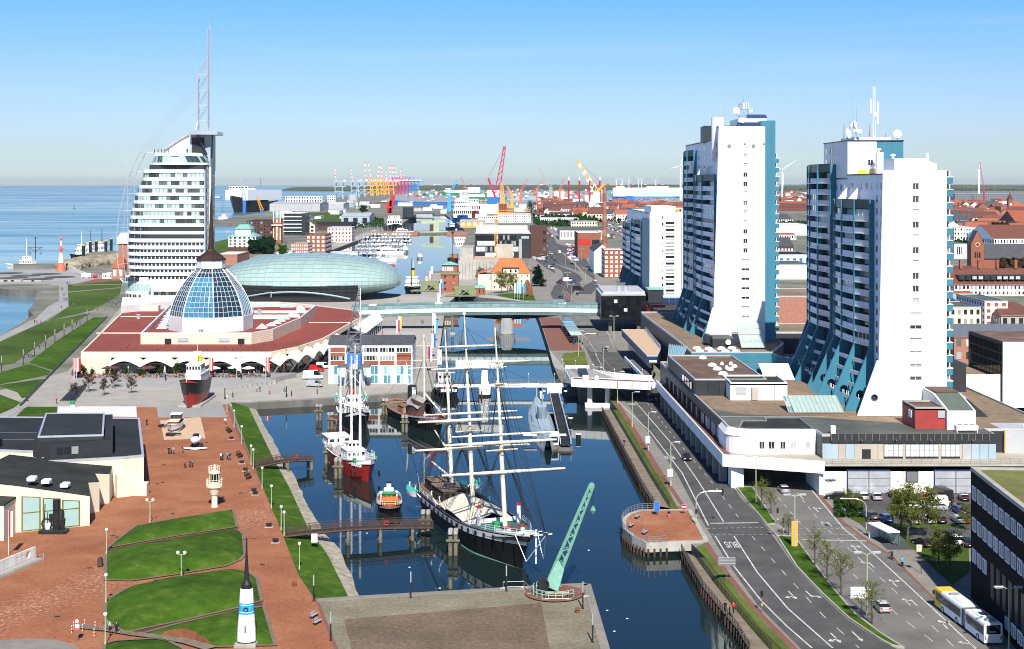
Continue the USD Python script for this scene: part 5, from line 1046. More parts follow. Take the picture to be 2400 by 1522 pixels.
for k in range(3):pane(MM,(-92.6,285.2,0),uu,1.9+k*1.45,9.1,1.3,1.5,'win_dark',d=-.04)
obj('roof_box',MB().box(-111,-107.5,297,300,7.6,9.3),'dark_panel',MM);obj('roof_seam',MB().box(-140,-96,307,307.15,7.63,7.7).box(-140,-98,316,316.15,7.63,7.7),'grey_metal',MM)
fw=[(-89.3,256.4),(-77.7,261.7),(-80.6,270.5),(-79.2,273),(-81.4,277.8),(-79.3,280.2),(-80.5,286.3),(-100,283),(-101,259)]
zf=lambda x,y:float(np.clip(5.4+(-78.2-x)*.27,5.4,9.0));v,f=tri2(as_poly(fw));F_=MB();c=arr(as_poly(fw).exterior.coords)[:-1];n=len(c);F_.add(np.vstack([np.c_[c,np.zeros(n)],np.c_[c,[zf(*q)for q in c]]]),[(i,(i+1)%n,(i+1)%n+n,i+n)if as_poly(fw).exterior.is_ccw else((i+1)%n,i,i+n,(i+1)%n+n)for i in range(n)])
obj('front_wall',F_,'cream',MM);obj('front_roof',MB().add(np.c_[v,[zf(*q)+.05 for q in v]],f),'roof_felt_dark',MM)
ue=arr([-77.7+89.3,261.7-256.4,0]);ue/=norm(ue);k=0
for a,b,zt in((.95,4.0,6.3),(4.6,7.4,5.7),(8.0,10.9,5.0)):
 for(z0_,z1_)in((.3,3.3),(3.5,zt)):o=arr([-89.3,256.4,0])+np.cross(ue,(0,0,1))*.06;A_,B_=o+ue*(a+.12),o+ue*(b-.12);obj('big_window',qd_(A_+(0,0,z0_),B_+(0,0,z0_),B_+(0,0,z1_-(.35 if z1_>3.4 else 0)),A_+(0,0,z1_)),'pale_glass',MM)
 o=arr([-89.3,256.4,0])+np.cross(ue,(0,0,1))*.03;A_,B_=o+ue*(a-.15),o+ue*(b+.15);obj('window_frame',qd_(A_+(0,0,.1),B_+(0,0,.1),B_+(0,0,zt-.2),A_+(0,0,zt+.2)),'moss_roof',MM)
for x,y in((-88.6,262.5),(-86.2,263.3),(-83.0,264.2)):
 q=obj('roof_light',cb_(x-.75,x+.75,y-1.0,y+1.0,zf(x,y),zf(x,y)+.7,.2),'white',MM)
w=MB().box(-101,-89.5,250.5,257,0,6.2);obj('west_wing',w,'cream',MM);obj('roof',MB().box(-101,-89.4,250.4,257.1,6.2,6.5),'roof_felt_dark',MM)
obj('stair',pl9([(-79.8,286.0,0),(-75.6,288.6,0),(-75.6,288.6,2.4),(-79.8,286.0,4.6)],(.5,-.86,0),1.4),'cream',MM);obj('stair_landing',MB().box(-76.0,-73.6,286.4,288.6,0,2.5),'cream',MM);s=MB()
for t in lin(0,1,8):p=arr([-79.2,284.9,5.4])*(1-t)+arr([-74.9,287.3,3.4])*t;s.bar(p-(0,0,1),p,.06,.06)
s.bar((-79.2,284.9,5.4),(-74.9,287.3,3.4),.06,.06);obj('stair_rail',s,'steel_white',MM)
RW=thing('ramp_wall','white ramp wall with portholes in front of the museum','wall');a,b=arr(G(0,1347)),arr(G(84,1312));ud=(b-a)/norm(b-a);a=a-ud*12;LL=norm(b-a);sh=sg.Polygon([(0,0),(LL,0),(LL,2.2),(0,2.2)]).difference(unary_union([sg.Point(LL-2.1,1.35).buffer(.62,10)]+[sg.Point(LL-3.4-k*.75,1.5).buffer(.2,8)for k in range(3)]))
obj('wall',wallplate(MB(),sh,a,ud,.3),'stained_white',RW);nn=np.cross(ud,(0,0,1));obj('ramp',pl9([a+nn*.1,b+nn*.1,b+nn*1.6,a+nn*1.6],(0,0,1),.35),'concrete',RW);s=MB()
for t in lin(0,LL,12):p=a+ud*t+nn*1.55;s.bar(p,p+(0,0,1.2),.06,.06)
for z in(.7,1.2):s.bar(a+nn*1.55+(0,0,z),b+nn*1.55+(0,0,z),.06,.06)
obj('railing',s,'light_metal',RW)
# -- bridges over the old harbour
random.seed(40)
GB=thing('glass_footbridge','long tubular glass footbridge on a round pier across the harbour','footbridge');bx0,bx1,yb=-69.0,37.6,615.0
zc=lambda x:8.0+.9*(1-((x+2)/55)**2)
sec=[(-3.3,-2.6),(-3.7,-1.2),(-3.3,.6),(-2.3,2.2),(0,3.0)]
n=30;xs=lin(bx0,bx1,n+1)
for i in range(n):
 for j in range(4):
  (ya,za),(y2,z2)=sec[j],sec[j+1];a,b=xs[i]+.07,xs[i+1]-.07
  obj('glass_pane',qd_((a,yb+ya,zc(a)+za+.05),(b,yb+ya,zc(b)+za+.05),(b,yb+y2,zc(b)+z2-.05),(a,yb+y2,zc(a)+z2-.05)),'bridge_glass_pale' if j==1 or(j==3 and random.random()<.1)else 'bridge_glass',GB)
tube_=MB();full=sec+[(-a,b)for a,b in sec[-2::-1]];tube_.loft([[(x,yb+a*.98,zc(x)+b*.98-.03)for a,b in full]for x in xs]);obj('tube_frame',tube_,'dark_metal',GB)
bl=MB();
for x in xs:bl.path([(x,yb+a*1.01,zc(x)+b*1.01)for a,b in sec],.07,4)
obj('ribs',bl,'grey_metal',GB,kind='stuff')
dk=lambda x:2.7+max(0,2.0*(1-((x+2.4)/24)**2));obj('deck',lf_([[(x,yb-3.2,zc(x)-2.6),(x,yb,zc(x)-dk(x)),(x,yb+3.2,zc(x)-2.6)]for x in lin(bx0,bx1,41)],closed=False),'slate_dark',GB)
q=obj('pier',tu_((-2.3,yb,-4),(-2.3,yb,zc(-2)-4),2.4,2.3,18),'concrete',GB);fl=MB()
for k in range(18):t=k/18*2*pi;fl.tube((-2.3+2.4*cos(t),yb+2.4*sin(t),-2),(-2.3+2.4*cos(t),yb+2.4*sin(t),zc(-2)-4),.2,n=5)
obj('fluting',fl,'light_metal',q);obj('pier_foot',tu_((-2.3,yb,-4),(-2.3,yb,-1.6),3.0,n=18),'concrete',GB)
for x,y in((-25.6,612),(22.0,613)):obj('side_pier',tu_((x,y,-4),(x,y,5.6),.6,n=10),'grey_metal',GB);obj('pier_foot',cb_(x-1.3,x+1.3,y-1.3,y+1.3,-4,-1.2,.3),'concrete',GB)
obj('roof_hatch',MB().box(17.6,22.6,613,617,11.2,12.6),'bridge_glass',GB)
for px,py in((1077,800),(1083,801),(1163,790),(1206,794)):g=G(px,py,-2);T=thing('mooring_dolphin',{1077:'slim black dolphin, left of a pair in the water before the glass footbridge',1083:'slim dolphin, right of a pair in the water before the glass footbridge',1163:'leaning row of pale dolphins left of the round bridge pier',1206:'single dolphin right of the round bridge pier'}[px],'dolphin',g);[obj('pile',tu_((k*.5,k*-2.2,-2),(k*.5,k*-2.2,2.6),.3,n=7),'pile_wood',T)for k in range(4 if px==1163 else 1)]
# white road overbridge on a twin-column pier
OB=thing('white_overbridge','white concrete pedestrian bridge over the road on twin round columns','bridge')
obj('deck',pr_([(17.2,411),(41.2,404),(41.2,424),(32,430),(22,441),(16.2,441)],4.3,5.7,bottom=True),'white',OB);obj('deck_paving',MB().sheet([(18,412),(40.8,405),(40.8,412),(18,419)],5.72),'g_redpath',OB);obj('deck_paving',MB().sheet([(17.4,420),(30,418),(24,440),(16.8,440)],5.72),'g_slab',OB)
for k in range(11):a,b=arr([17.1,410.7]),arr([41.0,403.7]);p,q_=a+(b-a)*(k/11+.002),a+(b-a)*((k+1)/11-.002);obj('parapet_panel',br_((*p,5.35),(*q_,5.35),.3,2.2),'white_wall',OB)
obj('back_parapet',br_((31.5,419,6.1),(41,416.5,6.1),.35,1.2).bar((16.4,441,6.1),(24,441,6.1),.35,1.0),'white',OB)
for x in(22.6,27.8):obj('column',tu_((x,413.6,-2.6),(x,413.6,4.4),.75,n=14),'white',OB)
obj('pier_beam',cb_(21.2,29.6,412.4,415,-4,-.9,.2),'white',OB);obj('abutment',MB().box(20,31,420,440,-4,4.3),'concrete_dark',OB);r=MB()
for p,q_ in(((30,419,5.7),(22.8,441,5.7)),((17.2,411,5.7),(16.2,441,5.7)),((20.5,420,5.7),(18,436,5.7))):
 p,q_=arr(p),arr(q_);r.bar(p+(0,0,1.1),q_+(0,0,1.1),.08,.08);r.bar(p+(0,0,.6),q_+(0,0,.6),.06,.06)
 for t in lin(0,1,12):u=p+(q_-p)*t;r.bar(u,u+(0,0,1.1),.06,.06)
obj('railing',r,'dark_metal',OB);obj('stairwell',MB().box(20,22.6,421,434,5.6,6.6),'slate_dark',OB);obj('planter',cb_(20.6,22.4,415,416.4,5.7,6.9,.15).cbox(24,25.2,413,414.2,5.7,7.0,.15),'white',OB)
# walkway and white counterweight drawbridge
WB=thing('white_drawbridge','white T-shaped counterweight drawbridge over the harbour walkway','drawbridge')
obj('walkway',MB().box(-24,17,438,441.5,.5,1.05),'concrete',WB);obj('edge_beam',MB().box(-24,-3,437.6,438,.3,1.1).box(-3,17,437.7,438,.2,1.0),'white',WB);r=MB()
for x in np.arange(-24,17,1.9):r.bar((x,438.2,1),(x,438.2,2.2),.06,.06);r.bar((x,441.3,1),(x,441.3,2.2),.06,.06)
for y in(438.2,441.3):r.bar((-24,y,2.2),(17,y,2.2),.07,.07);r.bar((-24,y,1.6),(17,y,1.6),.05,.05)
obj('railing',r,'grey_metal',WB);obj('leg',lf_([[(-9.4-a,434-b,-1.2),(-7.2+a,434-b,-1.2),(-7.2+a,435.6+b,-1.2),(-9.4-a,435.6+b,-1.2)]for a,b in((.3,.2),)]+[[(-9.1,434.2,7.0),(-7.6,434.2,7.0),(-7.6,435.4,7.0),(-9.1,435.4,7.0)]]),'white',WB)
obj('counterweight_beam',cb_(-17.2,-2.6,433.5,436,6.6,8.9,.15),'white',WB);obj('pontoon',la_([(1.9,-1.4),(1.9,.5),(0,.55)],16,(-8.3,434.6,0)),'white',WB);obj('pontoon_foot',la_([(2.0,-4),(2.0,-1.4)],16,(-8.3,434.6,0)),'black',WB)
for x in(-10.2,-9.2):obj('fender_pile',tu_((x,432.3,-5),(x,432.3,-.2),.22,n=7),'wood_dark',WB)
for y in(434,435.6):obj('tie_rod',tu_((-17,y,7),(-18.6,y+3,1.2),.14,n=5),'mint',WB)
for x in(8.2,16):obj('trestle',MB().box(x,x+1,439,440.5,-4,.5),'concrete_dark',WB)
BU=thing('navigation_light','white cylinder on a black post in the water beside the submarine','navigation mark',(8.8,421,-2));obj('post',tu_((0,0,-1),(0,0,1.2),.3,n=8),'black',BU);obj('drum',la_([(.55,1.2),(.6,1.4),(.6,3.2),(.45,3.4),(0,3.4)],12),'white',BU)
# timber footbridges to the museum ships
def timber(label,a,b,z,piles):
 T=thing('timber_footbridge',label,'footbridge');a,b=arr([*a,z]),arr([*b,z]);u=(b-a)/norm(b-a);s=np.cross(u,(0,0,1));L=norm(b-a);arch=lambda t:a+(b-a)*t+(0,0,.5*sin(pi*t))
 for k in range(int(L/.45)):
  p=arch((k+.5)/int(L/.45));obj('plank',br_(p-s*1.15,p+s*1.15,.4,.07),'wood_dark',T)
 for sd in(-1,1):
  P=[arch(t)+s*sd*1.1 for t in lin(0,1,13)];obj('beam',pa_([p-(0,0,.25)for p in P],.2,4),'wood_dark',T)
  for h in(.45,.8,1.15):obj('rail',pa_([p+(0,0,h)for p in P],.055,4),'wood_dark',T)
  for p in P:obj('post',br_(p-(0,0,.2),p+(0,0,1.25),.14,.14),'wood_dark',T)
 for t in piles:
  p=arch(t)
  for sd in(-1,1):q=obj('pile',tu_(p+s*sd*.9-(0,0,7),p+s*sd*.9-(0,0,.3),.3,n=8),'pile_wood',T);obj('pile_cap',tu_(p+s*sd*.9-(0,0,.3),p+s*sd*.9-(0,0,.15),.34,n=8),'concrete',q)
 m=arch(.68);obj('life_ring',MB().add(*_torus(.35,.1,12,5)).xf(arr([[1,0,0],[0,0,1.0],[0,-1.0,0]]),m-s*1.2*(1 if s[1]>0 else-1)+(0,0,.8)),'red',T)
timber('short timber footbridge from the grass bank to the red lightship',G2([(596,1096)])[0],(-45.6,323.5),.3,(.55,.97))
timber('long timber footbridge from the grass bank to the three-masted barque',G2([(668,1256)])[0],G2([(1012,1236)])[0],.3,(.2,.42,.64,.86))
# -- ships
def hull(L,B,zs,zm,zb,draft=1.5,full=.25,sharp=.45,flare=.82,rake=.06,n=22):
 """deck heights at stern, middle and bow above the water; +x is the bow"""
 S=lin(0,1,n);R=[];D=[]
 for s in S:
  b=B/2*min(1.0,(.45+.55*(s/full))if s<full else 1.0)*((1-max(0,(s-(1-sharp))/sharp)**2.3));b=max(b,.06)
  z=zm+(zs-zm)*max(0,1-s/.5)**1.7+(zb-zm)*max(0,(s-.45)/.55)**1.7;x=(s-.5)*L;xr=x-max(0,(s-.7)/.3)*rake*L-(-max(0,.12-s)/.12*.05*L);w=b*flare if s<.7 else b*(flare-.35*(s-.7)/.3)
  ring_=[(x,b,z),((x+xr)/2,(b+w)/2+.03*b,z*.5),(xr,w,.0),(xr,w*.9,-draft)];R.append(ring_+[(p[0],-p[1],p[2])for p in ring_[::-1]]);D.append((x,b,z))
 return R,D
def ship(name,label,cat,A,Bp,L,B,zs,zm,zb,mat,deck='deck_wood',boot=None,stripe=None,group=None,zw=-3.0,bulw=.8,**kw):
 """ship whose stern lies at A and bow at Bp (x, y)"""
 A,Bp=arr(A,float),arr(Bp,float)
 if zw==-3.0:A,Bp,zw=A*.985,Bp*.985,-2.0
 d=Bp-A;rz=math.atan2(d[1],d[0]);c=(A+Bp)/2
 T=thing(name,label,cat,(c[0],c[1],zw),rz,group);R,D=hull(L,B,zs,zm,zb,**kw);m=lf_(R,closed=False);r=arr(R[0]);m.add(np.vstack([r,r.mean(0)]),[(k+1,k,8)for k in range(7)]);obj('hull',m,mat,T,smooth=50)
 dz=bulw;obj('deck',MB().strip([(x,-b*.97,z-dz)for x,b,z in D],[(x,b*.97,z-dz)for x,b,z in D]),deck,T)
 ins=MB()
 for sg_ in(1,-1):ins.strip([(x,sg_*b*.95,z-dz)for x,b,z in D],[(x,sg_*b*.95,z)for x,b,z in D]);ins.strip([(x,sg_*b*.94,z+.02)for x,b,z in D],[(x,sg_*b*1.03,z+.02)for x,b,z in D])
 obj('bulwark',ins,stripe or mat,T)
 if boot:obj('boot_top',lf_([[(q[2][0],q[2][1]*1.012,.55),(q[2][0],q[2][1]*1.02,-.3)]for q in R],closed=False).loft([[(q[5][0],q[5][1]*1.02,-.3),(q[5][0],q[5][1]*1.012,.55)]for q in R],closed=False),boot,T)
 T.R=None
 return T,R,D,lambda p:(np.asarray(p,float)-(c[0],c[1],zw))@rotz(rz)
def strake(R,za,zb_,s0=0,s1=99,out=1.012,ks=(0,7)):
 m=MB()
 f=lambda q,t,k:arr([q[k][0]+(q[k+(1 if k<4 else-1)][0]-q[k][0])*t,(q[k][1]+(q[k+(1 if k<4 else-1)][1]-q[k][1])*t)*out,q[k][2]+(q[k+(1 if k<4 else-1)][2]-q[k][2])*t])
 for k in ks:m.strip([f(q,za,k)for q in R[s0:s1]],[f(q,zb_,k)for q in R[s0:s1]])
 return m
def railing(pts,h=1.0,k=2,every=1,r=.035):
 m=MB();P=[np.asarray(p,float)for p in pts]
 for p in P[::every]:m.bar(p,p+(0,0,h),r*2,r*2)
 for j in range(1,k+1):m.path([p+(0,0,h*j/k)for p in P],r,4)
 return m
def house(T,x0,x1,w,z0,z1,mat='white',roof='white',win=0,name='deckhouse',c=.25):
 q=obj(name,cb_(x0,x1,-w/2,w/2,z0,z1,c),mat,T);obj('roof',MB().box(x0-.15,x1+.15,-w/2-.15,w/2+.15,z1,z1+.12),roof,T)
 for k in range(win):
  y=-w/2+w*(k+.5)/win;obj('window',MB().box(x1+.01,x1+.05,y-w/win*.3,y+w/win*.3,z0+(z1-z0)*.5,z0+(z1-z0)*.85),'car_glass',T)
 for k in range(max(2,int((x1-x0)/1.6))if win else 0):
  x=x0+.4+k*1.6
  if x+.8<x1:[obj('window',MB().box(x,x+.8,s*(w/2+.01)-.02,s*(w/2+.01)+.02,z0+(z1-z0)*.5,z0+(z1-z0)*.85),'car_glass',T)for s in(-1,1)]
 return q
def smast(T,x,z0,z1,r=.22,mat='white',rake=0.0,name='mast'):return obj(name,tu_((x,0,z0),(x-rake*(z1-z0),0,z1),r,r*.55,8),mat,T)
def rig(T,lines,r=.035,mat='dark_metal',name='rigging'):
 m=MB()
 for a,b in lines:m.tube(a,b,r,n=3,cap=False)
 return obj(name,m,mat,T)
 # --- three-masted barque
T,R,D,lo=ship('barque','three-masted black and white barque with bare cream yards','sailing ship',(-16.8,293),(2.6,240.5),57,11,5.2,4.4,6.4,'black_hull',boot='copper',full=.2,sharp=.42,bulw=1.0,rake=.07)
obj('white_band',strake(R,.12,.56,out=1.03),'white',T);pr=MB()
for k in range(3,20):q=R[k];[pr.box(q[j][0]-.38,q[j][0]+.38,q[j][1]*1.03-.1,q[j][1]*1.03+.1,q[j][2]*.83-.33,q[j][2]*.83+.33)for j in(0,7)]
obj('gun_port',pr,'black',T,kind='stuff');obj('white_line',strake(R,-.02,.04,12,22,1.02),'white',T)
fd=[d for d in D if d[0]>11];obj('foredeck',MB().strip([(x,-b*.96,z-.1)for x,b,z in fd],[(x,b*.96,z-.1)for x,b,z in fd]).box(10.8,11.2,-5,5,3.2,fd[0][2]-.1),'deck_green',T);obj('forecastle_front',MB().box(10.9,11.1,-4.9,4.9,3.3,5.6),'white',T)
for s in(-1,1):obj('rail',railing([(x,s*b*.97,z-.1)for x,b,z in fd],1.1,3,r=.03),'steel_white',T)
obj('bow_wall',lf_([[(x,b*.9,z-.1),(x,b*.9,z+.5)]for x,b,z in fd[-4:]],closed=False).loft([[(x,-b*.9,z-.1),(x,-b*.9,z+.5)]for x,b,z in fd[-4:]],closed=False),'white',T)
for x,y,h,mm in((13.2,-3.6,3.0,'white'),(13.4,3.8,3.0,'white'),(23.0,.9,1.6,'white'),(22.4,-1.4,1.4,'white'),(24.2,1.2,.9,'green')):q=obj('ventilator',tu_((x,y,5.1),(x,y,5.1+h),.38,n=10),mm,T);obj('cowl',tu_((x,y,5.1+h),(x,y,5.5+h),.42,n=10),'red' if mm=='white' else 'green',q)
obj('companion',cb_(15.2,16.6,-1.9,-.8,5.2,6.2,.1),'green',T);obj('windlass',tu_((20.2,-1.6,5.8),(20.2,1.6,5.8),.5,n=8),'wood_dark',T)
aw=[(-8.5,3.6),(0,4.2),(10.2,3.7)];obj('awning',lf_([[(x,-4.7,z),(x,0,z+1.9),(x,4.7,z)]for x,z in((-7.5,4.5),(1.2,4.9),(10.2,4.4))],closed=False),'canvas',T)
house(T,-18.5,-10.5,5.2,3.4,6.0,'wood_dark','deck_wood',4);house(T,-25,-20,4.0,4.2,6.0,'wood_dark','deck_wood',3);obj('skylight',cb_(-15.6,-13.6,-1,1,6.1,6.8,.1),'tile_grey',T)
for s in(-1,1):obj('rail',railing([(x,s*b*.97,z)for x,b,z in D[:9]],.9,2),'turquoise' if s>0 else 'steel_white',T)
def lifeboat(T,x,y,z,L=6.0):
 Rr,Dd=hull(L,1.9,.75,.6,.8,draft=.3,full=.4,sharp=.5,n=12);m=lf_(Rr,closed=False);q=obj('lifeboat',m.xf(None,(x,y,z)),'white',T,smooth=50);obj('cover',lf_([[(a,-b,c),(a,0,c+.45),(a,b,c)]for a,b,c in Dd],closed=False).xf(None,(x,y,z)),'turquoise',q)
 for dx in(-2.0,2.0):s=1 if y>0 else-1;obj('davit',pa_([arr((x+dx,y-s*1.6+s*1.6*sin(t),z-1.0+2.8*(t/1.9)))for t in lin(0,1.9,7)],.13,6),'white',T)
lifeboat(T,-18,-6.6,4.6);lifeboat(T,-17.5,6.4,5.2);[obj('davit',pa_([arr((x,-4.6-1.2*sin(t),4.4+2.6*t/1.9))for t in lin(0,1.9,7)],.13,6),'white',T)for x in(-8,-3)]
tops={}
for nm,(bx_,by_),(tx,ty),Ym,yards in(('fore',(1183.5,1224.6),(1160,768),247.5,[(1037.8,1132,1322,1109),(1044.6,1063.4,1302,1041),(1060,1043,1290,1024.7),(1072,928,1260,912.5),(1093,869,1238,860)]),('main',(1108,1173),(1088,736),262.0,[(976,1072.7,1238,1053),(982,1007,1221,990),(994,990,1209,975),(1011,884,1185,872),(1026,831.5,1159,822)]),('mizzen',(1058,1118),(1043,772),281.0,[])):
 Ym*=.985;b0,t0=lo(PY(bx_,by_,Ym)),lo(PY(tx,ty,Ym+2.5));b0=b0-(t0-b0)/norm(t0-b0)*3;tops[nm]=(b0,t0);k1=b0+(t0-b0)*.45;k2=b0+(t0-b0)*.75
 obj('mast',tu_(b0,k1,.42,.36,10),'spar',T);obj('topmast',tu_(b0+(t0-b0)*.40+(.3,0,0),k2,.30,.25,8),'spar',T);obj('topgallant_mast',tu_(b0+(t0-b0)*.71+(.25,0,0),t0,.2,.1,8),'spar',T)
 for f,w in((.42,2.6),(.73,1.4)):
  p=b0+(t0-b0)*f;q=obj('top',pl9([p+(-.2,-w*.9,0),p+(.9,-w*.5,0),p+(.9,w*.5,0),p+(-.2,w*.9,0),p+(-1.0,0,0)],(0,0,1),.12),'deck_wood',T);obj('crosstree',br_(p+(.4,-w*1.1,.15),p+(.4,w*1.1,.15),.16,.16),'spar',q)
 L_=[]
 for s in(-1,1):
  for j in range(5):dx=-2.2+j*.8;L_.append((b0+(dx-1.0,s*5.3,2.2),b0+(t0-b0)*.42+(0,s*.4,0)))
  for j in range(3):L_.append((b0+(t0-b0)*.42+(-.6+j*.5,s*2.1,0),b0+(t0-b0)*.73));L_.append((b0+(-3.2-j*1.2,s*5.3,2.2),b0+(t0-b0)*(.75+j*.11)))
  for j in range(9):f=.12+j*.095;y=s*(5.3+(.4-5.3)*f);z=2.2+((b0+(t0-b0)*.42)[2]-b0[2]-2.2)*f;hw=1.6*(1-f)+.15;L_.append((b0+(-1.6-hw+f*-.4,y,z),b0+(-1.6+hw,y,z)))
 rig(T,L_,.045)
 for(xa,ya,xb,yb2)in yards:
  zc_=ZA((ya+yb2)/2,Ym);f=(zc_+3-b0[2])/(t0[2]-b0[2]);c=b0+(t0-b0)*f+(.55,0,0);hl=(xb-xa)/2*Ym/FOC/.945;dirv=arr([.06,1.0,0]);off=((xa+xb)/2-CX)*Ym/FOC-(lambda w:w)(np.interp((ya+yb2)/2,[ty,by_],[tx,bx_])-CX)*Ym/FOC
  pL,pR=c+dirv*(hl+off),c-dirv*(hl-off);
  r=.30 if hl>9 else.2;md=c;q=obj('yard',tu_(md,pL,r,r*.55,8).tube(md,pR,r,r*.55,8),'spar',T)
  rig(q,[(pL,c+(0,0,3.2)),(pR,c+(0,0,3.2)),(pL-(0,0,.25),c-(0,0,.8)),(pR-(0,0,.25),c-(0,0,.8))],.03,name='lift')
mb,mtop=tops['mizzen'];gf=lambda px,py,Y:lo(PY(px,py,Y*.985))
obj('gaff',tu_(gf(1050,1057,280),gf(1019,1009,288),.2,.12,7),'spar',T);obj('boom',tu_(gf(1055,1118,280),gf(1012,1082,290),.24,.15,7),'spar',T)
bs=lo((2.4,242,3.2));bt=lo((6.3,229.5,6.0));obj('bowsprit',tu_(bs-(3,0,0),(36.5,0,8.6),.38,.2,8),'black',T)
obj('bowsprit_net',pa_([(27,-2,6.6),(31,-1.5,3.0),(36,0,8.4)],.07,4).path([(27,2,6.6),(31,1.5,3.0),(36,0,8.4)],.07,4).tube((31.5,0,8),(31.5,0,2.6),.12,n=5),'white',T)
cx_=MB();[cx_.bar((28+k*2.2,-1.6,7.2+k*.3),(28+k*2.2,1.6,7.2+k*.3),.14,.14)for k in range(4)];obj('catheads',cx_,'white',T)
ft,mt0=tops['fore'],tops['main'];rig(T,[((36,0,8.5),ft[0]+(ft[1]-ft[0])*f)for f in(.45,.6,.74,.86,.97)]+[(ft[0]+(ft[1]-ft[0])*g_,mt0[0]+(mt0[1]-mt0[0])*f)for g_,f in((.1,.45),(.42,.74),(.75,.95))]+[(mt0[0]+(mt0[1]-mt0[0])*g_,mb+(mtop-mb)*f)for g_,f in((.1,.45),(.42,.75),(.75,.97))],.04,name='stays')
obj('truck',MB().ball(mt0[1],.3,2),'white',T);obj('ensign',pl9([(-27.5,0,7.6),(-26.4,.2,7.6),(-26.4,.2,10.6),(-27.5,0,10.8)],(0,1,0),.04),'red',T)
# --- red lightship
T,R,D,lo=ship('lightship','red lightship with white bulwarks and three white masts','lightship',(-44,347),(-31.2,312.5),38,7.6,4.2,3.4,5.2,'ship_red','g_slab',boot='black',stripe='white',bulw=.9,full=.3,sharp=.38)
obj('white_rim',strake(R,-.02,.13,15,22,1.03),'white',T);obj('white_rim',strake(R,-.02,.16,0,4,1.03),'white',T)
house(T,-16.5,-10,5.4,3.2,5.3,'white','white',3);house(T,0,6.2,4.2,2.7,5.0,'white','white',4);house(T,1.6,3.8,2.6,5.0,6.4,'white','white',3);obj('hatch_cover',lf_([[(x,-2.6,2.8),(x,0,3.9),(x,2.6,2.8)]for x in(-9.5,-.5)],closed=False),'concrete',T)
for x,z1 in((-9.0,21.2),(1.6,25.8),(9.5,22.6)):smast(T,x,2.6,z1,.34)
obj('bow_rail',railing([(x,b*.9,z)for x,b,z in D[14:21]]+[(x,-b*.9,z)for x,b,z in D[14:21][::-1]],1.3,3),'white',T)
for x,y,z in((13.6,-2.4,4.0),(12.4,2.6,4.0),(8.0,-3.0,2.9)):obj('green_bits',cb_(x,x+.9,y-.4,y+.4,z,z+.9,.1),'green',T)
obj('anchor',MB().add(*_torus(.55,.16,12,5)).xf(arr([[1,0,0],[0,0,1.0],[0,-1.0,0]])@rotz(.3),(15.6,-2.7,1.7)),'black',T);obj('anchor',MB().add(*_torus(.55,.16,12,5)).xf(arr([[1,0,0],[0,0,1.0],[0,-1.0,0]]),(16.4,2.5,1.7)),'black',T);obj('hawse_chain',pa_([(14.2,-3.3,4.6),(14.4,-3.1,3.0),(15.3,-2.8,1.6)],.09,4),'black',T)
t=meshkit.text_mesh('noooor',.8,.06,True);v=t.vertices-[t.bounds[1][0]/2,0,0];a=math.atan2(3.2,-6.2);u=arr([-5.2,-2.35,0]);u=-u/norm(u);w_=arr([.2,-.0,1.0]);obj('name_lettering',MB().add(np.outer(v[:,0],u)+np.outer(v[:,1],w_)+np.outer(v[:,2],np.cross(u,w_))+[16.3,-2.55,3.55],t.faces),'white',T)
rig(T,[((-9,0,21),(-18,0,5)),((-9,0,20),(1.6,0,24)),((1.6,0,25),(9.5,0,22)),((9.5,0,22),(18.5,0,5.6))]+[((x,0,z),(x-1.2,s*3.5,3.4))for x,z in((-9,18),(1.6,22),(9.5,19))for s in(-1,1)],.03);obj('crosstree',br_((1.6,-2.2,15),(1.6,2.2,15),.14,.14),'white',T)
# --- small harbour tug
T,R,D,lo=ship('harbour_tug','small black harbour tug with varnished orange deckhouse','tugboat',(-25.9,297.5),(-24.0,280.5),17,5.0,1.9,1.5,2.3,'black_hull','deck_wood',boot='red',stripe='brick_rose',bulw=.55,full=.35,sharp=.4)
house(T,.2,4.2,3.0,1.0,2.2,'varnish','orange',0);house(T,-3.6,-.6,2.6,.9,2.7,'green','green',3);obj('wheelhouse_top',cb_(-4.2,-2.6,-1.0,1.0,2.7,3.3,.15),'white',T);obj('funnel',tu_((-3.2,0,2.7),(-3.2,0,4.3),.5,n=12),'white',T);obj('funnel_top',tu_((-3.2,0,4.3),(-3.2,0,4.6),.5,n=12),'black',T);obj('rail',railing([(x,b*.95,z)for x,b,z in D[4:20]]+[(x,-b*.95,z)for x,b,z in D[4:20][::-1]],.7,2,r=.03),'steel_white',T)
for y in(-1.5,1.5):obj('ventilator',tu_((-2,y,1),(-2,y,2.6),.25,n=8).ball((-1.9,y,2.7),.35),'white',T)
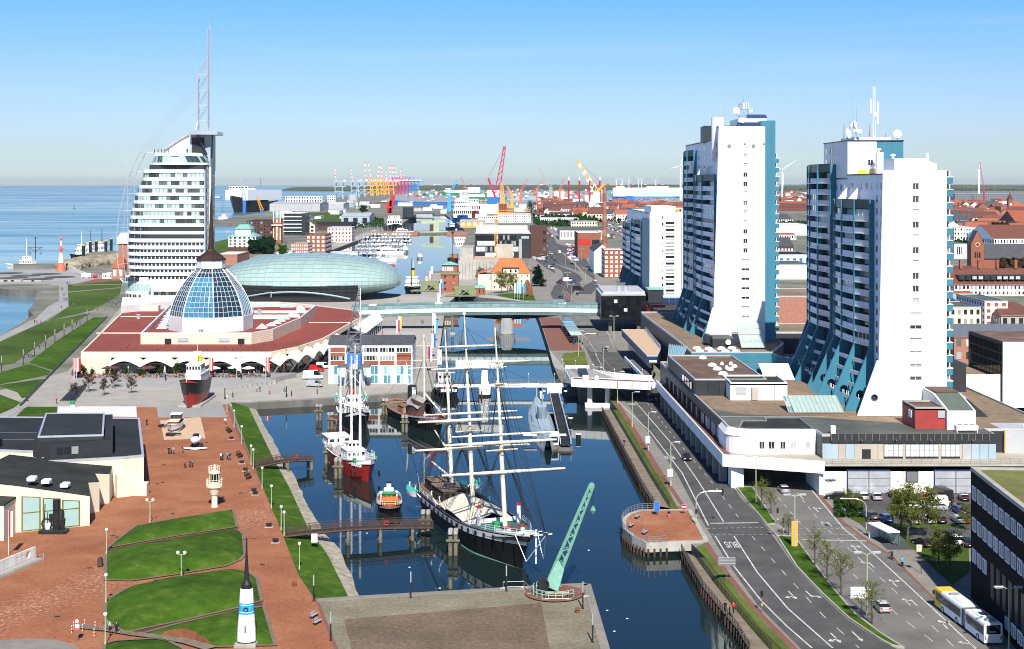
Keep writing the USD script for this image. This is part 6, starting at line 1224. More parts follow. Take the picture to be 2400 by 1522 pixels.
# --- steam whale catcher
T,R,D,lo=ship('whale_catcher','black whale catcher with white upperworks and a black funnel','steam ship',(-47.5,414),(-40.3,372.5),42,8.4,3.6,3.0,6.2,'black_hull','deck_wood',boot='ship_red',stripe='white',bulw=.9,full=.3,sharp=.5)
obj('bow_rail',railing([(x,b*.95,z)for x,b,z in D[11:22]]+[(x,-b*.95,z)for x,b,z in D[11:22][::-1]],1.3,4,r=.05),'white',T);house(T,1.5,7.0,5.4,2.4,5.0,'white','white',4);house(T,2.0,5.2,4.0,5.1,7.6,'white','white',4,'bridge');house(T,-13,-3,4.8,2.4,4.8,'white','white',3);obj('cabin',cb_(-2.2,.8,-1.6,1.6,4.8,6.8,.2),'wood_dark',T)
obj('funnel',tu_((-2.6,0,4.8),(-2.8,0,9.6),.95,.9,14),'black',T);obj('funnel_band',tu_((-2.72,0,7.6),(-2.76,0,8.6),.98,.97,14),'red',T);smast(T,9.0,2.6,22,.26,'spar',.03);obj('crow_nest',tu_((8.5,0,15.5),(8.5,0,16.8),.7,n=10),'white',T);smast(T,-15,2.6,14,.18,'spar');obj('gangway',br_((6.4,-2,5.3),(17,0,6.0),.8,.12),'wood_dark',T);obj('harpoon_gun',tu_((19,0,6.3),(20.8,0,6.9),.16,n=6),'grey_metal',T)
for s in(-1,1):lifeboat(T,-8,s*4.0,4.9,5)
rig(T,[((8.4,0,21),(20,0,6.4)),((8.4,0,21),(-15,0,14))]+[((8.5,0,17),(7+j,s*3.8,3.2))for s in(-1,1)for j in range(3)],.04)
# --- deep-sea salvage tug
T,R,D,lo=ship('salvage_tug','black salvage tug with brown tent amidships and red deck fittings','tugboat',(-36.5,420),(-18.0,371.5),52,9.4,2.6,2.3,4.6,'black_hull','deck_wood',boot='black',stripe='brick_rose',bulw=.8,full=.34,sharp=.45)
obj('bow_wall',strake(R,-.25,.08,14,21,1.02),'white',T);obj('tent',lf_([[(x,-3.0*k,2.2),(x,-1.6*k,6.4),(x,1.6*k,6.4),(x,3.0*k,2.2)]for x,k in((2,.9),(6,1.1),(11,1.0),(12.4,.5))],closed=False),'wood_dark',T);obj('tent_sheet',lf_([[(x,-2.2*k,5.2-.3*(i%2)),(x,0,7.4),(x,2.2*k,5.0+.3*(i%2))]for i,(x,k)in enumerate(((-1,.9),(3,1.25),(7,1.1),(11.5,1.15)))],closed=False),'concrete',T)
obj('funnel',tu_((-1.6,0,3),(-1.8,0,9.4),1.35,1.25,14),'black',T);obj('funnel_ladder',MB().box(-.4,-.25,-.5,.5,3.5,9.0),'white',T);house(T,-8,-3,4.6,1.6,3.4,'brick_rose','deck_wood',0);obj('towing_arch',pa_([arr((-14,4.0*cos(t),1.8+1.4*sin(t)))for t in lin(0,pi,9)],.16,5).path([arr((-19,3.6*cos(t),1.8+1.4*sin(t)))for t in lin(0,pi,9)],.16,5),'brick_rose',T);obj('winch',cb_(-12,-9.5,-1.2,1.2,1.6,3.0,.2),'brick_rose',T);obj('green_boat',lf_([[(x,-b,2.2),(x,-b*.8,1.7),(x,b*.8,1.7),(x,b,2.2)]for x,b in((-9,.2),(-8,1),(-6,1.1),(-5,.3))],closed=False,cap=False),'copper',T)
for k,(x,z1)in enumerate(((9.5,24.5),(-4.0,15))):smast(T,x,2.5,z1,.28,'spar',.02 if k==0 else.25)
obj('yard',br_((9.1,-3.6,17.6),(9.1,3.6,17.6),.16,.16).bar((9.1,-4.4,15.6),(9.1,4.4,15.6),.16,.16).bar((9.0,-2.2,21.5),(9.0,2.2,21.5),.14,.14),'spar',T);obj('leg',tu_((9,0,9),(17,3,3.6),.25,n=7),'spar',T);obj('bow_rail',railing([(x,b*.93,z)for x,b,z in D[14:21]]+[(x,-b*.93,z)for x,b,z in D[14:21][::-1]],1.1,2,r=.04),'red',T)
rig(T,[((9,0,24),(25,0,5)),((9,0,24),(-25,0,4))]+[((9.2,0,19),(7+j,s*4.5,3))for s in(-1,1)for j in range(3)],.04)
# --- coaster behind the walkway
T,R,D,lo=ship('coaster','small coaster with green and red deck moored at the quay corner behind the walkway','cargo boat',(-22.5,466),(-19.0,431),34,7.4,2.4,1.8,3.0,'black_hull','deck_wood',boot='brick_rose',stripe='turquoise',bulw=.7)
obj('hatch',cb_(-8,2,-2.2,2.2,1.2,2.1,.2),'concrete',T);obj('winch',cb_(9,11,-2,2,2,3,.2),'brick_rose',T);obj('bow_block',cb_(13.5,15.2,-2.4,2.4,2.4,3.0,.1),'white',T);smast(T,3,1.4,21,.3,'rust',.05);house(T,-14.5,-10,4,1.8,4.4,'white','white',3)
# --- submarine and its pontoon
T=thing('submarine','pale grey submarine with finned conning tower, bow towards the camera','submarine',(7.9,382.5,-2),rad(-88.8));S_=[]
for s in lin(0,1,28):
 x=(s-.5)*78;w=3.4*(1-abs((s-.52)/.52)**2.6)**.8+.05;h=2.0+.7*max(0,s-.6)/.4;S_.append([(x,w*cos(t),max(-1.5,h*.95*sin(t)-.25+(h*.3 if sin(t)>.8 else 0)))for t in lin(-.3,pi+.3,15)])
obj('pressure_hull',lf_(S_,closed=False),'sub_grey',T,smooth=60);obj('casing',lf_([[(x,-w,1.2),(x,-w*.8,h),(x,w*.8,h),(x,w,1.2)]for x,w,h in((-38,.2,1.9),(-30,1.0,2.4),(-8,1.5,2.6),(12,1.5,2.6),(30,1.1,2.8),(38.6,.15,3.0))],closed=False),'sub_grey',T)
obj('conning_tower',lf_([[(2.5+k*(x),w,z)for x,w in((-4.6,0),(-2,1.25),(2.6,1.2),(4.4,0),(2.6,-1.2),(-2,-1.25))]for k,z in((1.08,2.4),(1,4.4),(.92,5.6))],cap=True),'sub_grey',T,smooth=50);obj('windscreen',lf_([[(4.6+x,w,z)for x,w in((1.4,0),(.2,-1.1),(-2.4,-1.25))]for z in(3.6,5.2)],closed=False).loft([[(4.6+x,w,z)for x,w in((-2.4,1.25),(.2,1.1),(1.4,0))]for z in(3.6,5.2)],closed=False),'car_glass',T)
for x,z1,r in((1.0,9.5,.2),(-.4,8.6,.16),(2.0,11.5,.06)):obj('periscope',tu_((x,.2,5.5),(x,.2,z1),r,n=7),'sub_grey',T)
obj('stern_fin',pl9([(-39,0,1.6),(-34,0,2.2),(-38.5,0,5.2)],(0,1,0),.2),'sub_grey',T);obj('bow_plane',MB().box(24.5,26,-5.6,-2.2,1.7,1.95).box(24.5,26,2.2,5.2,1.7,1.95),'white',T);mk=MB()
for k in range(9):mk.box(-8+k*1.2,-7.4+k*1.2,-2.62,-2.52,1.35,1.6).box(30+k*.5,30.2+k*.5,-1.6,-1.5,1.4,1.7)
obj('flood_holes',mk,'black',T,kind='stuff');rig(T,[((4,0,6),(38,0,3.2)),((-2,0,6),(-38,0,4.8))],.03)
T=thing('gangway_pontoon','narrow pontoon walkway with white railings beside the submarine','gangway');a,b=arr((12.2,419,1.0)),arr((13.1,347,-.8));obj('deck',br_(a,b,2.6,.4),'roof_dark',T)
for s in(-1.3,1.3):obj('railing',railing([a+(b-a)*t+(s,0,.2)for t in lin(0,1,24)],1.2,3,r=.06),'white',T)
obj('entrance_arch',MB().box(10.4,14.8,421,422,.8,3.6),'white',T);obj('float',MB().box(9.5,12.0,347,357,-2.6,-1.4).box(11,15,345,349,-2.6,-1.5),'concrete_dark',T);obj('kiosk',cb_(9.3,11.6,350,355,-1.4,1.2,.2),'white',T);obj('kiosk_window',MB().box(9.6,11.3,349.9,350.02,-.8,.7),'car_glass',T)
for x,y in((15.8,385),(16.8,360)):obj('pile',tu_((x,y,-5),(x,y,-.6),.65,n=10),'black',T);obj('pile_cap',tu_((x,y,-.6),(x,y,-.4),.75,n=10),'white',T)
for sx in(-1,1):obj('lamp',MB().ball((12.6+sx*3.2,420,1.6),.55,1,(1,1,.6)),'ivory',T)
# piles beside the ships
def dolphin(label,px,py,n=4,h=3.7,z=-2):
 T=thing('mooring_piles',label,'mooring piles',G(px,py,z));r=random.Random(px)
 for k in range(n):x,y=(k%2)*.95-.5,(k//2)*.95-.5;q=obj('pile',tu_((x,y,-2),(x,y,h+r.uniform(-.5,.4)),.36,n=8),'pile_wood',T);obj('pile_cap',tu_((x,y,h),(x,y,h+.55),.4,n=8),'concrete',q)
 obj('waler',MB().box(-1.2,1.2,-1.1,-.9,h-1.2,h-.8),'pile_wood',T)
for a in(('piles between the long timber bridge and the barque stern quarter',998,1250,4),('thick cluster of piles at the barque bow side',1062,1300,6),('piles at the shoulder of the red lightship',793,1120,6),('piles at the quarter of the red lightship',770,1085,4),('piles left of the whale catcher',748,985,4),('piles beside the whale catcher bow rail',775,1005,4),('piles at the stern of the salvage tug',903,970,4),('piles beside the salvage tug amidships',949,1012,4)):dolphin(*a)
# -- vegetation, lamps, vehicles, people and small things
random.seed(50);from manifold3d import Manifold,set_circular_segments
ORD=['nearest','second nearest','third nearest','fourth nearest','fifth nearest','sixth nearest','seventh nearest','eighth nearest','ninth nearest','tenth nearest','eleventh nearest','twelfth nearest']+[f'{k}th nearest' for k in range(13,80)]
def nth(i,tail):return(ORD[i][:-7]or 'first ')+tail
def ranked(fmt,pts):
 pts=sorted(pts,key=lambda p:-p[1]);return[((fmt%ORD[i])if i<len(pts)-1 or len(pts)<3 else fmt%'farthest',p)for i,p in enumerate(pts)]
def leafm(name,a,b):
 MAT[name]=usdkit.material(stage,'/World/Looks/'+name,{'g':('geometry',{}),'r':('rgb_ramp',dict(ramp=[(0,a),(1,b)])),'d':('diffuse_bsdf',{}),'t':('translucent_bsdf',{}),'m':('mix_closure',dict(fac=.3))},
 [('g.random_per_island','r.fac'),('r.color','d.color'),('r.color','t.color'),('d.BSDF','m.closure1'),('t.BSDF','m.closure2')],surface='m.closure')
leafm('leaf_spring',(.13,.15,.03),(.28,.28,.08));leafm('leaf_green',(.025,.06,.012),(.075,.125,.025));leafm('leaf_dark',(.010,.028,.012),(.025,.05,.018));leafm('leaf_brown',(.06,.036,.02),(.11,.075,.04));leafm('leaf_lime',(.06,.12,.012),(.14,.20,.03))
mt('bark',(.10,.08,.06),(.06,.048,.036),3,.9)
def make_tree(h,w,leaf,n,ls,seed,trunk=.32,limbs=9,name='tree',cat='tree',cone=False):
 def b():
  rg=np.random.default_rng(seed);T=thing(name,'',cat);t=MB();r=.018*h+.05;t.tube((0,0,0),(.02*h,0,h*trunk),r,r*.75,7);t.tube((.02*h,0,h*trunk),(.0,.02*h,h*.9),r*.75,r*.15,6);obj('trunk',t,'bark',T);L_=MB();ends=[]
  for k in range(limbs):
   a=k*2.4+rg.uniform(-.3,.3);z0=h*(trunk+(.85-trunk)*k/limbs);l=w/2*(1.0-.55*k/limbs if not cone else 1.1-k/limbs)*rg.uniform(.8,1.1);e=arr([cos(a)*l,sin(a)*l,z0+(h*.22*(1-k/limbs*.5)if not cone else-.02*h)]);L_.tube((.01*h,0,z0),e,r*.35,r*.08,5);ends.append((arr([0,0,z0]),e))
   for j in range(4):s=rg.uniform(.35,.9);p=arr([0,0,z0])*(1-s)+e*s;q=p+rg.normal(0,.16*w,3)*(1,1,.7)+(0,0,.08*h);L_.tube(p,q,r*.12,r*.03,4);ends.append((p,q))
  obj('limbs',L_,'bark',T)
  P=[];per=max(1,n//len(ends))
  for p,q in ends:
   s=rg.uniform(.25,1.15,(per,1));P.append(p*(1-s)+q*s+rg.normal(0,.055*w,(per,3)))
  P=np.vstack(P);m=len(P);u=rg.normal(0,1,(m,3));u/=norm(u,axis=1,keepdims=True);v=np.cross(u,rg.normal(0,1,(m,3)));v/=norm(v,axis=1,keepdims=True);sz=ls*rg.uniform(.6,1.3,(m,1));u,v=u*sz,v*sz
  V=np.stack([P-u-v*.6,P+u-v*.6,P+u+v*.6,P-u+v*.6],1).reshape(-1,3);obj('crown',MB().add(V,np.arange(4*m).reshape(-1,4)),leaf,T);return T
 return Proto(b)
tr_sp=[make_tree(7,4.6,'leaf_spring',800,.095,1),make_tree(7,4.2,'leaf_spring',700,.095,2)]
tr_wi=[make_tree(9,6.0,'leaf_spring',2400,.12,3,.2),make_tree(9,5.5,'leaf_spring',2100,.11,8,.2)]
tr_gr=make_tree(10,9,'leaf_green',3200,.30,4,.18,12);tr_li=make_tree(10,9,'leaf_lime',3000,.28,5,.2,12);tr_br=make_tree(10,8,'leaf_brown',1800,.16,6,.2,12);tr_pi=make_tree(10,6.5,'leaf_dark',3200,.26,7,.12,16,'conifer','conifer',True);tr_mix=make_tree(6,3.6,'leaf_brown',900,.12,9,.22)
def plant(proto,label,px,base,top,group=None,h0=None):
 g=G(px,base);h=(base-top)*g[1]/FOC;return proto(label,g,random.uniform(0,6),h/h0,group)
for(lb,(px,py)),(tp__,k)in zip(ranked('%s young tree on the road median, thin and just in leaf',K8([(1460,1392),(1295,1240),(1222,1165),(1155,1085),(1017,925),(920,812),(870,776)])),zip([1150,1000,945,878,797,668,612],(0,1,0,1,0,1,0))):plant(tr_sp[k],lb,px,py,850+tp__/2.265,'trees on the road median',7)
for(lb,(px,py)),tp__ in zip(ranked('%s tree around the car park and bus shelter',KR([(1330,920),(1240,850),(985,645),(1150,640),(930,590),(1460,570),(590,440),(510,395)])),[560,530,190,215,230,340,250,228]):plant(tr_wi[int(px)%2],lb,px,py,1080+tp__/3.443,'trees around the car park',9)
for(lb,(px,py)),tp__ in zip(ranked('%s dark young tree on the cobbles below the terrace',K2([(505,1268),(715,1252),(905,1237),(612,1228),(790,1203)])),(1160,1130,1120,1090,1090)):plant(tr_mix,lb,px,py,500+tp__/2.9275,'trees on the cobbles below the mall terrace',6)
for a in((tr_pi,'dark pine beside the yellow villa and the road bend',1262,672,622,None,10),(tr_wi[0],'pale budding tree before the yellow villa, westernmost of three',1174,689,636,'budding trees before the yellow villa',9),(tr_wi[1],'pale budding tree before the yellow villa, middle of three',1189,687,638,'budding trees before the yellow villa',9),(tr_wi[0],'pale budding tree before the yellow villa, nearest to its door',1203,684,641,'budding trees before the yellow villa',9),(tr_br,'bare brown tree between the concrete museum and the yellow villa',1126,668,628,None,10)):plant(*a)
def globe(n):
 def b():
  T=thing('globe_lamp','','street lamp');obj('pole',tu_((0,0,0),(0,0,4.0),.09,.06,8),'lamp_green',T);obj('base',tu_((0,0,0),(0,0,.6),.13,n=8),'lamp_green',T)
  for s in((0,)if n==1 else(-.55,.55)):q=obj('globe',MB().ball((s,0,4.25),.27,2),'lamp_glass',T,smooth=True);obj('collar',tu_((s,0,3.92),(s,0,4.02),.13,n=8),'lamp_green',q)
  if n==2:obj('arm',br_((-.6,0,3.9),(.6,0,3.9),.08,.08),'lamp_green',T)
  return T
 return Proto(b)
g1,g2=globe(1),globe(2)
for lb,p in ranked('%s green globe lamp along the grass bank of the old harbour',K3([(1652,120),(1716,262),(1731,290),(1792,424),(1855,556),(1922,708),(1942,748),(2047,977)])+K2([(1558,1365),(1607,1468)])):g1(lb,G(*p),group='globe lamps along the grass bank')
for lb,p in ranked('%s green globe lamp at the west ends of the lawn mounds',K3([(728,875),(724,1208),(720,1495)])):g1(lb,G(*p),group='globe lamps by the lawn mounds')
g2('twin globe lamp near the black machinery, at the top of the lawn mounds',G(351.5,1225.6));g2('twin globe lamp on the brick path between two lawn mounds',G(425,1358))
for lb,p in ranked('%s white globe lamp on the white overbridge and its ramp',KE([(873,150),(1405,275),(1790,275),(1112,210),(1220,250),(730,260),(690,130)])):g=G(p[0],p[1],5.7);g1(lb,g,scale=.62,group='globe lamps of the white overbridge')
for lb,p in ranked('%s globe lamp on the harbour walkway by the drawbridge',KE([(225,400),(583,440)])+[(1177,909)]):g1(lb,arr([XA(p[0],440),440,1.0]),scale=.7,group='globe lamps of the harbour walkway')
def bl_():
 T=thing('light_column','','light column');obj('pole',tu_((0,0,0),(0,0,2.4),.11,n=8),'dark_metal',T);obj('light_tube',tu_((0,0,2.4),(0,0,4.0),.10,n=8),'light_metal',T);obj('base',tu_((0,0,0),(0,0,.15),.2,n=8),'dark_metal',T);return T
lc=Proto(bl_)
for lb,p in ranked('%s slim grey light column on the front quay',[(735,1410),(775,1502),(962.7,1402),(1187,1386.5),(1366,1427),(1389,1506)]):lc(lb,G(*p),group='light columns on the front quay')
for lb,p in ranked('%s slim dark column on the dike and mall forecourt',K2([(10,1092),(160,1040),(238,985),(313,935),(377,890),(440,850),(495,815),(598,742),(1135,1175),(1365,1140),(1543,1275),(1655,1170),(1965,1262),(1105,610)])):lc(lb,G(*p),scale=1.35,group='dark light columns on the dike and forecourt')
def sl_(n):
 def b():
  T=thing('street_lamp','','street lamp');obj('pole',tu_((0,0,0),(0,0,9),.11,.07,8),'lamp_green',T);obj('base',tu_((0,0,0),(0,0,1.2),.16,n=8),'lamp_green',T)
  for s in((1,)if n==1 else(-1,1)):obj('arm',tu_((0,0,8.9),(s*.8,0,9.25),.05,n=5),'lamp_green',T);q=obj('lamp_head',cb_(min(s*.7,s*2.0),max(s*.7,s*2.0),-.16,.16,9.18,9.4,.06),'light_metal',T);obj('glass',MB().box(min(s*.9,s*1.9),max(s*.9,s*1.9),-.12,.12,9.12,9.18),'lamp_glass',q)
  return T
 return Proto(b)
s1,s2=sl_(1),sl_(2)
for lb,p in ranked('%s tall single-arm street lamp on the harbour side of the road',K8([(108,220),(185,345),(270,470),(390,657)])+KB([(1690,1305),(1968,1520)])):s1(lb,G(*p),group='single-arm street lamps beside the road')
for lb,p in ranked('%s tall twin-headed street lamp along the road',K8([(842,747),(1048,985),(1432,1345),(2185,1560)])+KB([(2088,1115),(2190,1010),(1612,700),(1663,350),(1770,490),(1550,300),(1728,240),(1570,545)])):s2(lb,G(*p),group='twin-headed street lamps along the road')
def signal(label,px,py,arm):
 g=G(px,py);T=thing('traffic_signal',label,'traffic light',g)
 if arm:
  s=1 if arm>0 else-1;P=[arr((0,0,0)),arr((0,0,5.0))]+[arr((s*2.2*(1-cos(t)),0,5.0+1.5*sin(t)))for t in lin(.2,pi/2,5)]+[arr((arm,0,6.55))];obj('mast',pa_(P,.09,6),'light_metal',T);q=obj('signal_head',cb_(arm-.2,arm+.2,-.15,.15,5.9,7.0,.05),'black',T)
 else:obj('mast',tu_((0,0,0),(0,0,3.2),.07,n=6),'grey_metal',T)
 obj('signal_head',cb_(-.18,.18,-.16,.16,2.4,3.3,.05),'black',T);obj('button_box',MB().box(-.1,.1,-.16,-.07,1.1,1.4),'yellow',T)
for a in(('traffic light with long arm over the bus lane by the round terrace',*K8([(525,872)])[0],4.8),('traffic light with curved arm over the eastern lanes by the bus shelter',*KR([(655,600)])[0],-4.9),('small traffic light at the upper end of the median crossing',*K8([(957,867)])[0],0),('small traffic light at the lower end of the median crossing',*K8([(988,922)])[0],0),('small traffic light on the cycle path below the direction sign',*K8([(873,1330)])[0],0),('traffic light with arm by the station platform roof',*KB([(1735,1250)])[0],5.5)):signal(*a)
def board(name,label,cat,px,py,w,z0,z1,mat,post='grey_metal',dx=0.0,extra=None):
 T=thing(name,label,cat,G(px,py));obj('post',tu_((0,0,0),(0,0,z1),.06,n=6),post,T);obj('panel',MB().box(dx-w/2,dx+w/2,-.09,-.03,z0,z1),mat,T);obj('panel_rim',MB().box(dx-w/2-.04,dx+w/2+.04,-.03,0,z0-.04,z1+.04),'light_metal',T)
 if extra:extra(T)
 return T
board('direction_sign','wide grey direction sign seen from behind, on the harbour verge','road sign',*K8([(687,1168)])[0],2.6,2.7,3.9,'grey_metal',extra=lambda T:[obj('brace',MB().box(-1.3,1.3,-.12,-.1,z,z+.1),'light_metal',T)for z in(2.95,3.5)])
board('direction_sign','white direction sign seen from behind, on the median','road sign',*K8([(1403,1345)])[0],2.2,2.6,4.2,'white','pile_wood',-.5,lambda T:[obj('brace',MB().box(-1.6,.6,-.12,-.1,z,z+.08),'light_metal',T)for z in(3.0,3.7)])
for lb,p in zip(('white sign board on the street lamp nearest the crossing','white sign board on the second street lamp from the crossing'),K8([(388,658),(270,473)])):board('sign_board',lb,'sign',p[0]-1,p[1],1.0,2.0,3.6,'white')
T=board('advertising_pillar','orange advertising pillar on the median by the crossing','pillar',*K8([(1047,984)])[0],1.0,.3,4.6,'crane_orange');obj('pillar',MB().box(-.5,.5,-.02,.3,.2,4.6),'crane_orange',T)
board('information_stand','blue information stand at the landward rim of the round terrace','stand',*K8([(316,822)])[0],1.0,1.2,3.0,'blue')
T=board('ring_sign','pink sign with three white rings by the round terrace','sign',*K8([(460,815)])[0],.9,1.3,2.2,'magenta');[obj('ring',MB().add(*_torus(.13,.04,10,4)).xf(arr([[1,0,0],[0,0,1.0],[0,-1.0,0]]),(x,-.12,1.75)),'white',T)for x in(-.25,0,.25)]
T=board('bus_stop_sign','white and yellow bus stop sign on a tall dark post','sign',*KR([(1098,915)])[0],.75,3.6,4.7,'white','dark_metal',-.35);obj('emblem',tu_((-.35,-.13,4.35),(-.35,-.09,4.35),.22,n=12),'yellow',T);obj('strip',MB().box(-.7,0,-.12,-.09,3.6,3.85),'yellow',T)
T=board('no_entry_sign','round white sign with red rim and small plates by the striped posts','road sign',*K3([(528,1470)])[0],.55,1.9,2.4,'white');obj('disc',tu_((0,-.14,2.85),(0,-.08,2.85),.36,n=20),'red',T);obj('disc_face',tu_((0,-.16,2.85),(0,-.14,2.85),.26,n=20),'white',T);obj('lower_plate',MB().box(-.35,.35,-.1,-.03,1.65,1.85),'coral',T)
def sp_():
 T=thing('striped_post','','bollard')
 for k in range(5):obj('band',tu_((0,0,k*.2),(0,0,k*.2+.2),.055,n=8),'white' if k%2==0 else 'red',T)
 return T
sp=Proto(sp_)
for lb,p in ranked('%s red and white striped post by the boardwalk end',K3([(490,1408),(503,1382),(577,1366),(563,1398),(650,1380),(643,1430)])):sp(lb,G(*p),group='striped posts by the boardwalk')
# boardwalk on the lawn, rust-steel wall
m=thing('lawn_boardwalk','grey boardwalk crossing the lowest lawn mound','boardwalk');wa,wb=K3([(500,1385),(720,1410),(900,1440),(1080,1462),(1230,1490),(1400,1540)]),K3([(520,1362),(720,1385),(900,1418),(1100,1440),(1290,1466),(1480,1520)])
for k in range(70):
 t=k/70*5;i=int(t);f=t-i;f2=f+.06;L_=lambda W_,f:arr(G(*(arr(W_[i])*(1-f)+arr(W_[i+1])*f)));a,b,c,d=L_(wa,f),L_(wa,f2),L_(wb,f2),L_(wb,f);obj('plank',pl9([q+(0,0,.3)for q in(a,b,c,d)],(0,0,1),.08),'wood',m)
m=thing('steel_wall','curved rusty steel wall in the lowest lawn mound','wall');P=[G(*p)for p in K3([(1065,1446),(1150,1446),(1250,1455),(1330,1470),(1450,1512)])];hs_=[.2,1.0,1.5,1.3,.3];A=MB().strip(P,[p+(0,.25,h)for p,h in zip(P,hs_)]).strip([p+(0,.25,h)for p,h in zip(P,hs_)],[p+(0,.5,h-.05)for p,h in zip(P,hs_)]);obj('plate',A,'rust',m)
# quay boardwalks with piles and railings on the east bank
def quaywalk(label,L0,R0,n):
 T=thing('quay_boardwalk',label,'boardwalk');res=lambda Q,t:(lambda d:arr([np.interp(t*d[-1],d,Q[:,0]),np.interp(t*d[-1],d,Q[:,1]),-.7]))(np.r_[0,np.cumsum(norm(np.diff(Q[:,:2],axis=0),axis=1))]);A,B=arr(GG(L0,-.8)),arr(GG(R0,-.8))
 for k in range(n):t,t2=(k+.04)/n,(k+.96)/n;obj('plank',pl9([res(A,t),res(A,t2),res(B,t2),res(B,t)],(0,0,1),.08),'wood',T)
 for k in range(n):
  p=res(A,k/n);
  if k%2==0:obj('pile',tu_(p-(0.1,0,4.5),p-(0.1,0,0),.2,n=6),'wood_dark',T)
 for Q,hh in((A,1.2),(B,1.2)):obj('railing',railing([res(Q,t)for t in lin(0,1,int(n*.9))],hh,3,r=.04),'dark_metal',T)
quaywalk('long grey timber boardwalk on the harbour edge up to the white overbridge',K8([(304,764),(230,645),(24,255)]),K8([(385,775),(300,640),(72,252)]),110)
quaywalk('timber boardwalk on the harbour edge below the round terrace',K8([(810,1535),(740,1420),(560,1200),(445,1000)]),K8([(925,1540),(820,1420),(640,1200),(520,1035)]),62)
T=thing('round_terrace','round red-paved terrace projecting over the harbour on fender piles','terrace');pt=G2(K8([(128,862),(138,835),(165,812),(225,792),(400,790),(500,792),(590,955),(560,962),(430,965),(260,972),(185,940),(135,895)]));P=as_poly(pt);obj('rim',pr_(P.difference(P.buffer(-.8)),-1.2,.45),'concrete',T);obj('paving',MB().sheet(P.buffer(-.78),.40),'g_brick',T);obj('core',pr_(P.buffer(-.9),-4,.2),'concrete_dark',T)
e=arr(P.exterior.coords)[:-1];per=[P.exterior.interpolate(s).coords[0]for s in np.arange(0,P.length,1.1)];per=[p for p in per if p[0]<27.5];kk=int(np.argmax([norm(np.subtract(per[i],per[i-1]))for i in range(len(per))]));per=per[kk:]+per[:kk]
for p in per:obj('fender_pile',tu_((*p,-5),(*p,-.6),.22,n=6),'wood_dark',T)
obj('railing',railing([(*p,.45)for p in per],1.1,3,r=.04),'grey_metal',T)
def bench_(mm):
 def b():
  T=thing('bench','','bench');[obj('seat_slat',MB().box(-.9,.9,y,y+.13,.42,.48),mm,T)for y in(-.3,-.14,.02)];[obj('back_slat',MB().box(-.9,.9,.22,.26,z,z+.12),mm,T)for z in(.58,.76)];[obj('leg',MB().box(x,x+.08,-.28,.24,0,.42).box(x,x+.08,.2,.25,.4,.9),'dark_metal',T)for x in(-.75,.67)];return T
 return Proto(b)
bd,bg_=bench_('wood_dark'),bench_('light_metal')
for lb,p in ranked('%s dark bench along the grass bank edge',K3([(1560,30),(1570,42),(1632,198),(1642,212),(1688,338),(1700,358)])):bd(lb,G(*p),1.35,1.15,group='dark benches by the grass bank')
for lb,p in zip(('upper of two pale benches at the quay corner','lower of two pale benches at the quay corner','pale bench at the landward rim of the round terrace','pale bench by the west rim of the round terrace','pale bench by the south rim of the round terrace'),K3([(2145,1305),(2168,1350)])+K8([(212,838),(180,885),(252,922)])):bg_(lb,G(*p)+(0,0,.41 if p[0]>1400 else 0),1.2)
def bol_():
 T=thing('mooring_bollard','','bollard');obj('pad',cb_(-.75,.75,-.5,.5,0,.12,.04),'concrete',T);obj('post',la_([(.28,.1),(.22,.5),(.36,.62),(.32,.75),(0,.78)],10,(-.25,0,0)).lathe([(.28,.1),(.22,.5),(.36,.62),(.32,.75),(0,.78)],10,(.25,0,0)),'black',T);return T
bo=Proto(bol_)
for lb,p in ranked('%s black double bollard on a pale pad along the brick square',K3([(1582,90),(1652,255),(1677,305),(1735,448),(1745,468),(1838,688),(1883,795)])):bo(lb,G(*p),group='double bollards on the brick square')
for lb,px,py in(('black mushroom bollard on the brick edge above the quay corner',690,1375),('black mushroom bollard on the front quay by the mint crane',1354,1437)):T=thing('mushroom_bollard',lb,'bollard',G(px,py));obj('post',la_([(.3,0),(.28,.4),(.42,.55),(.36,.75),(0,.8)],12),'rust',T)
T=thing('litter_bin','dark litter bin standing on the brick square','litter bin',G(235,1329));obj('bin',cb_(-.4,.4,-.35,.35,.15,1.3,.1),'wood_dark',T);obj('lid',la_([(.45,1.3),(.3,1.55),(0,1.6)],10),'dark_metal',T);obj('leg',MB().box(-.3,.3,-.2,.2,0,.15),'dark_metal',T)
T=thing('switch_box','white utility box by the landward end of the long timber bridge','utility box',G(737,1272));obj('case',cb_(-.55,.55,-.3,.3,.1,1.5,.05),'white',T);obj('door',MB().box(-.45,.45,-.33,-.3,.2,1.4),'cool_white',T)
T=thing('signal_buoy_post','squat white post with dark green cap on the plaza edge','marker',G(170,957));obj('foot',la_([(.9,0),(.7,.6),(.5,.9),(.5,1.2)],12),'white',T);obj('cap',la_([(.75,1.2),(.8,1.9),(.5,2.1),(0,2.15)],12),'green',T)
T=thing('manhole_covers','iron manhole covers scattered over the brick square','manhole covers');T.SetCustomDataByKey('kind','stuff');m=MB();[m.lathe([(.42,ZL[0]+.02),(0,ZL[0]+.021)],12,G(px,py))for px,py in K3([(390,1300),(610,968),(770,748),(800,758),(1075,393),(1113,384),(1645,456),(1793,943),(1120,264),(1180,598),(1410,113),(1070,1053)])];obj('covers',m,'g_brown_setts',T,kind='stuff')
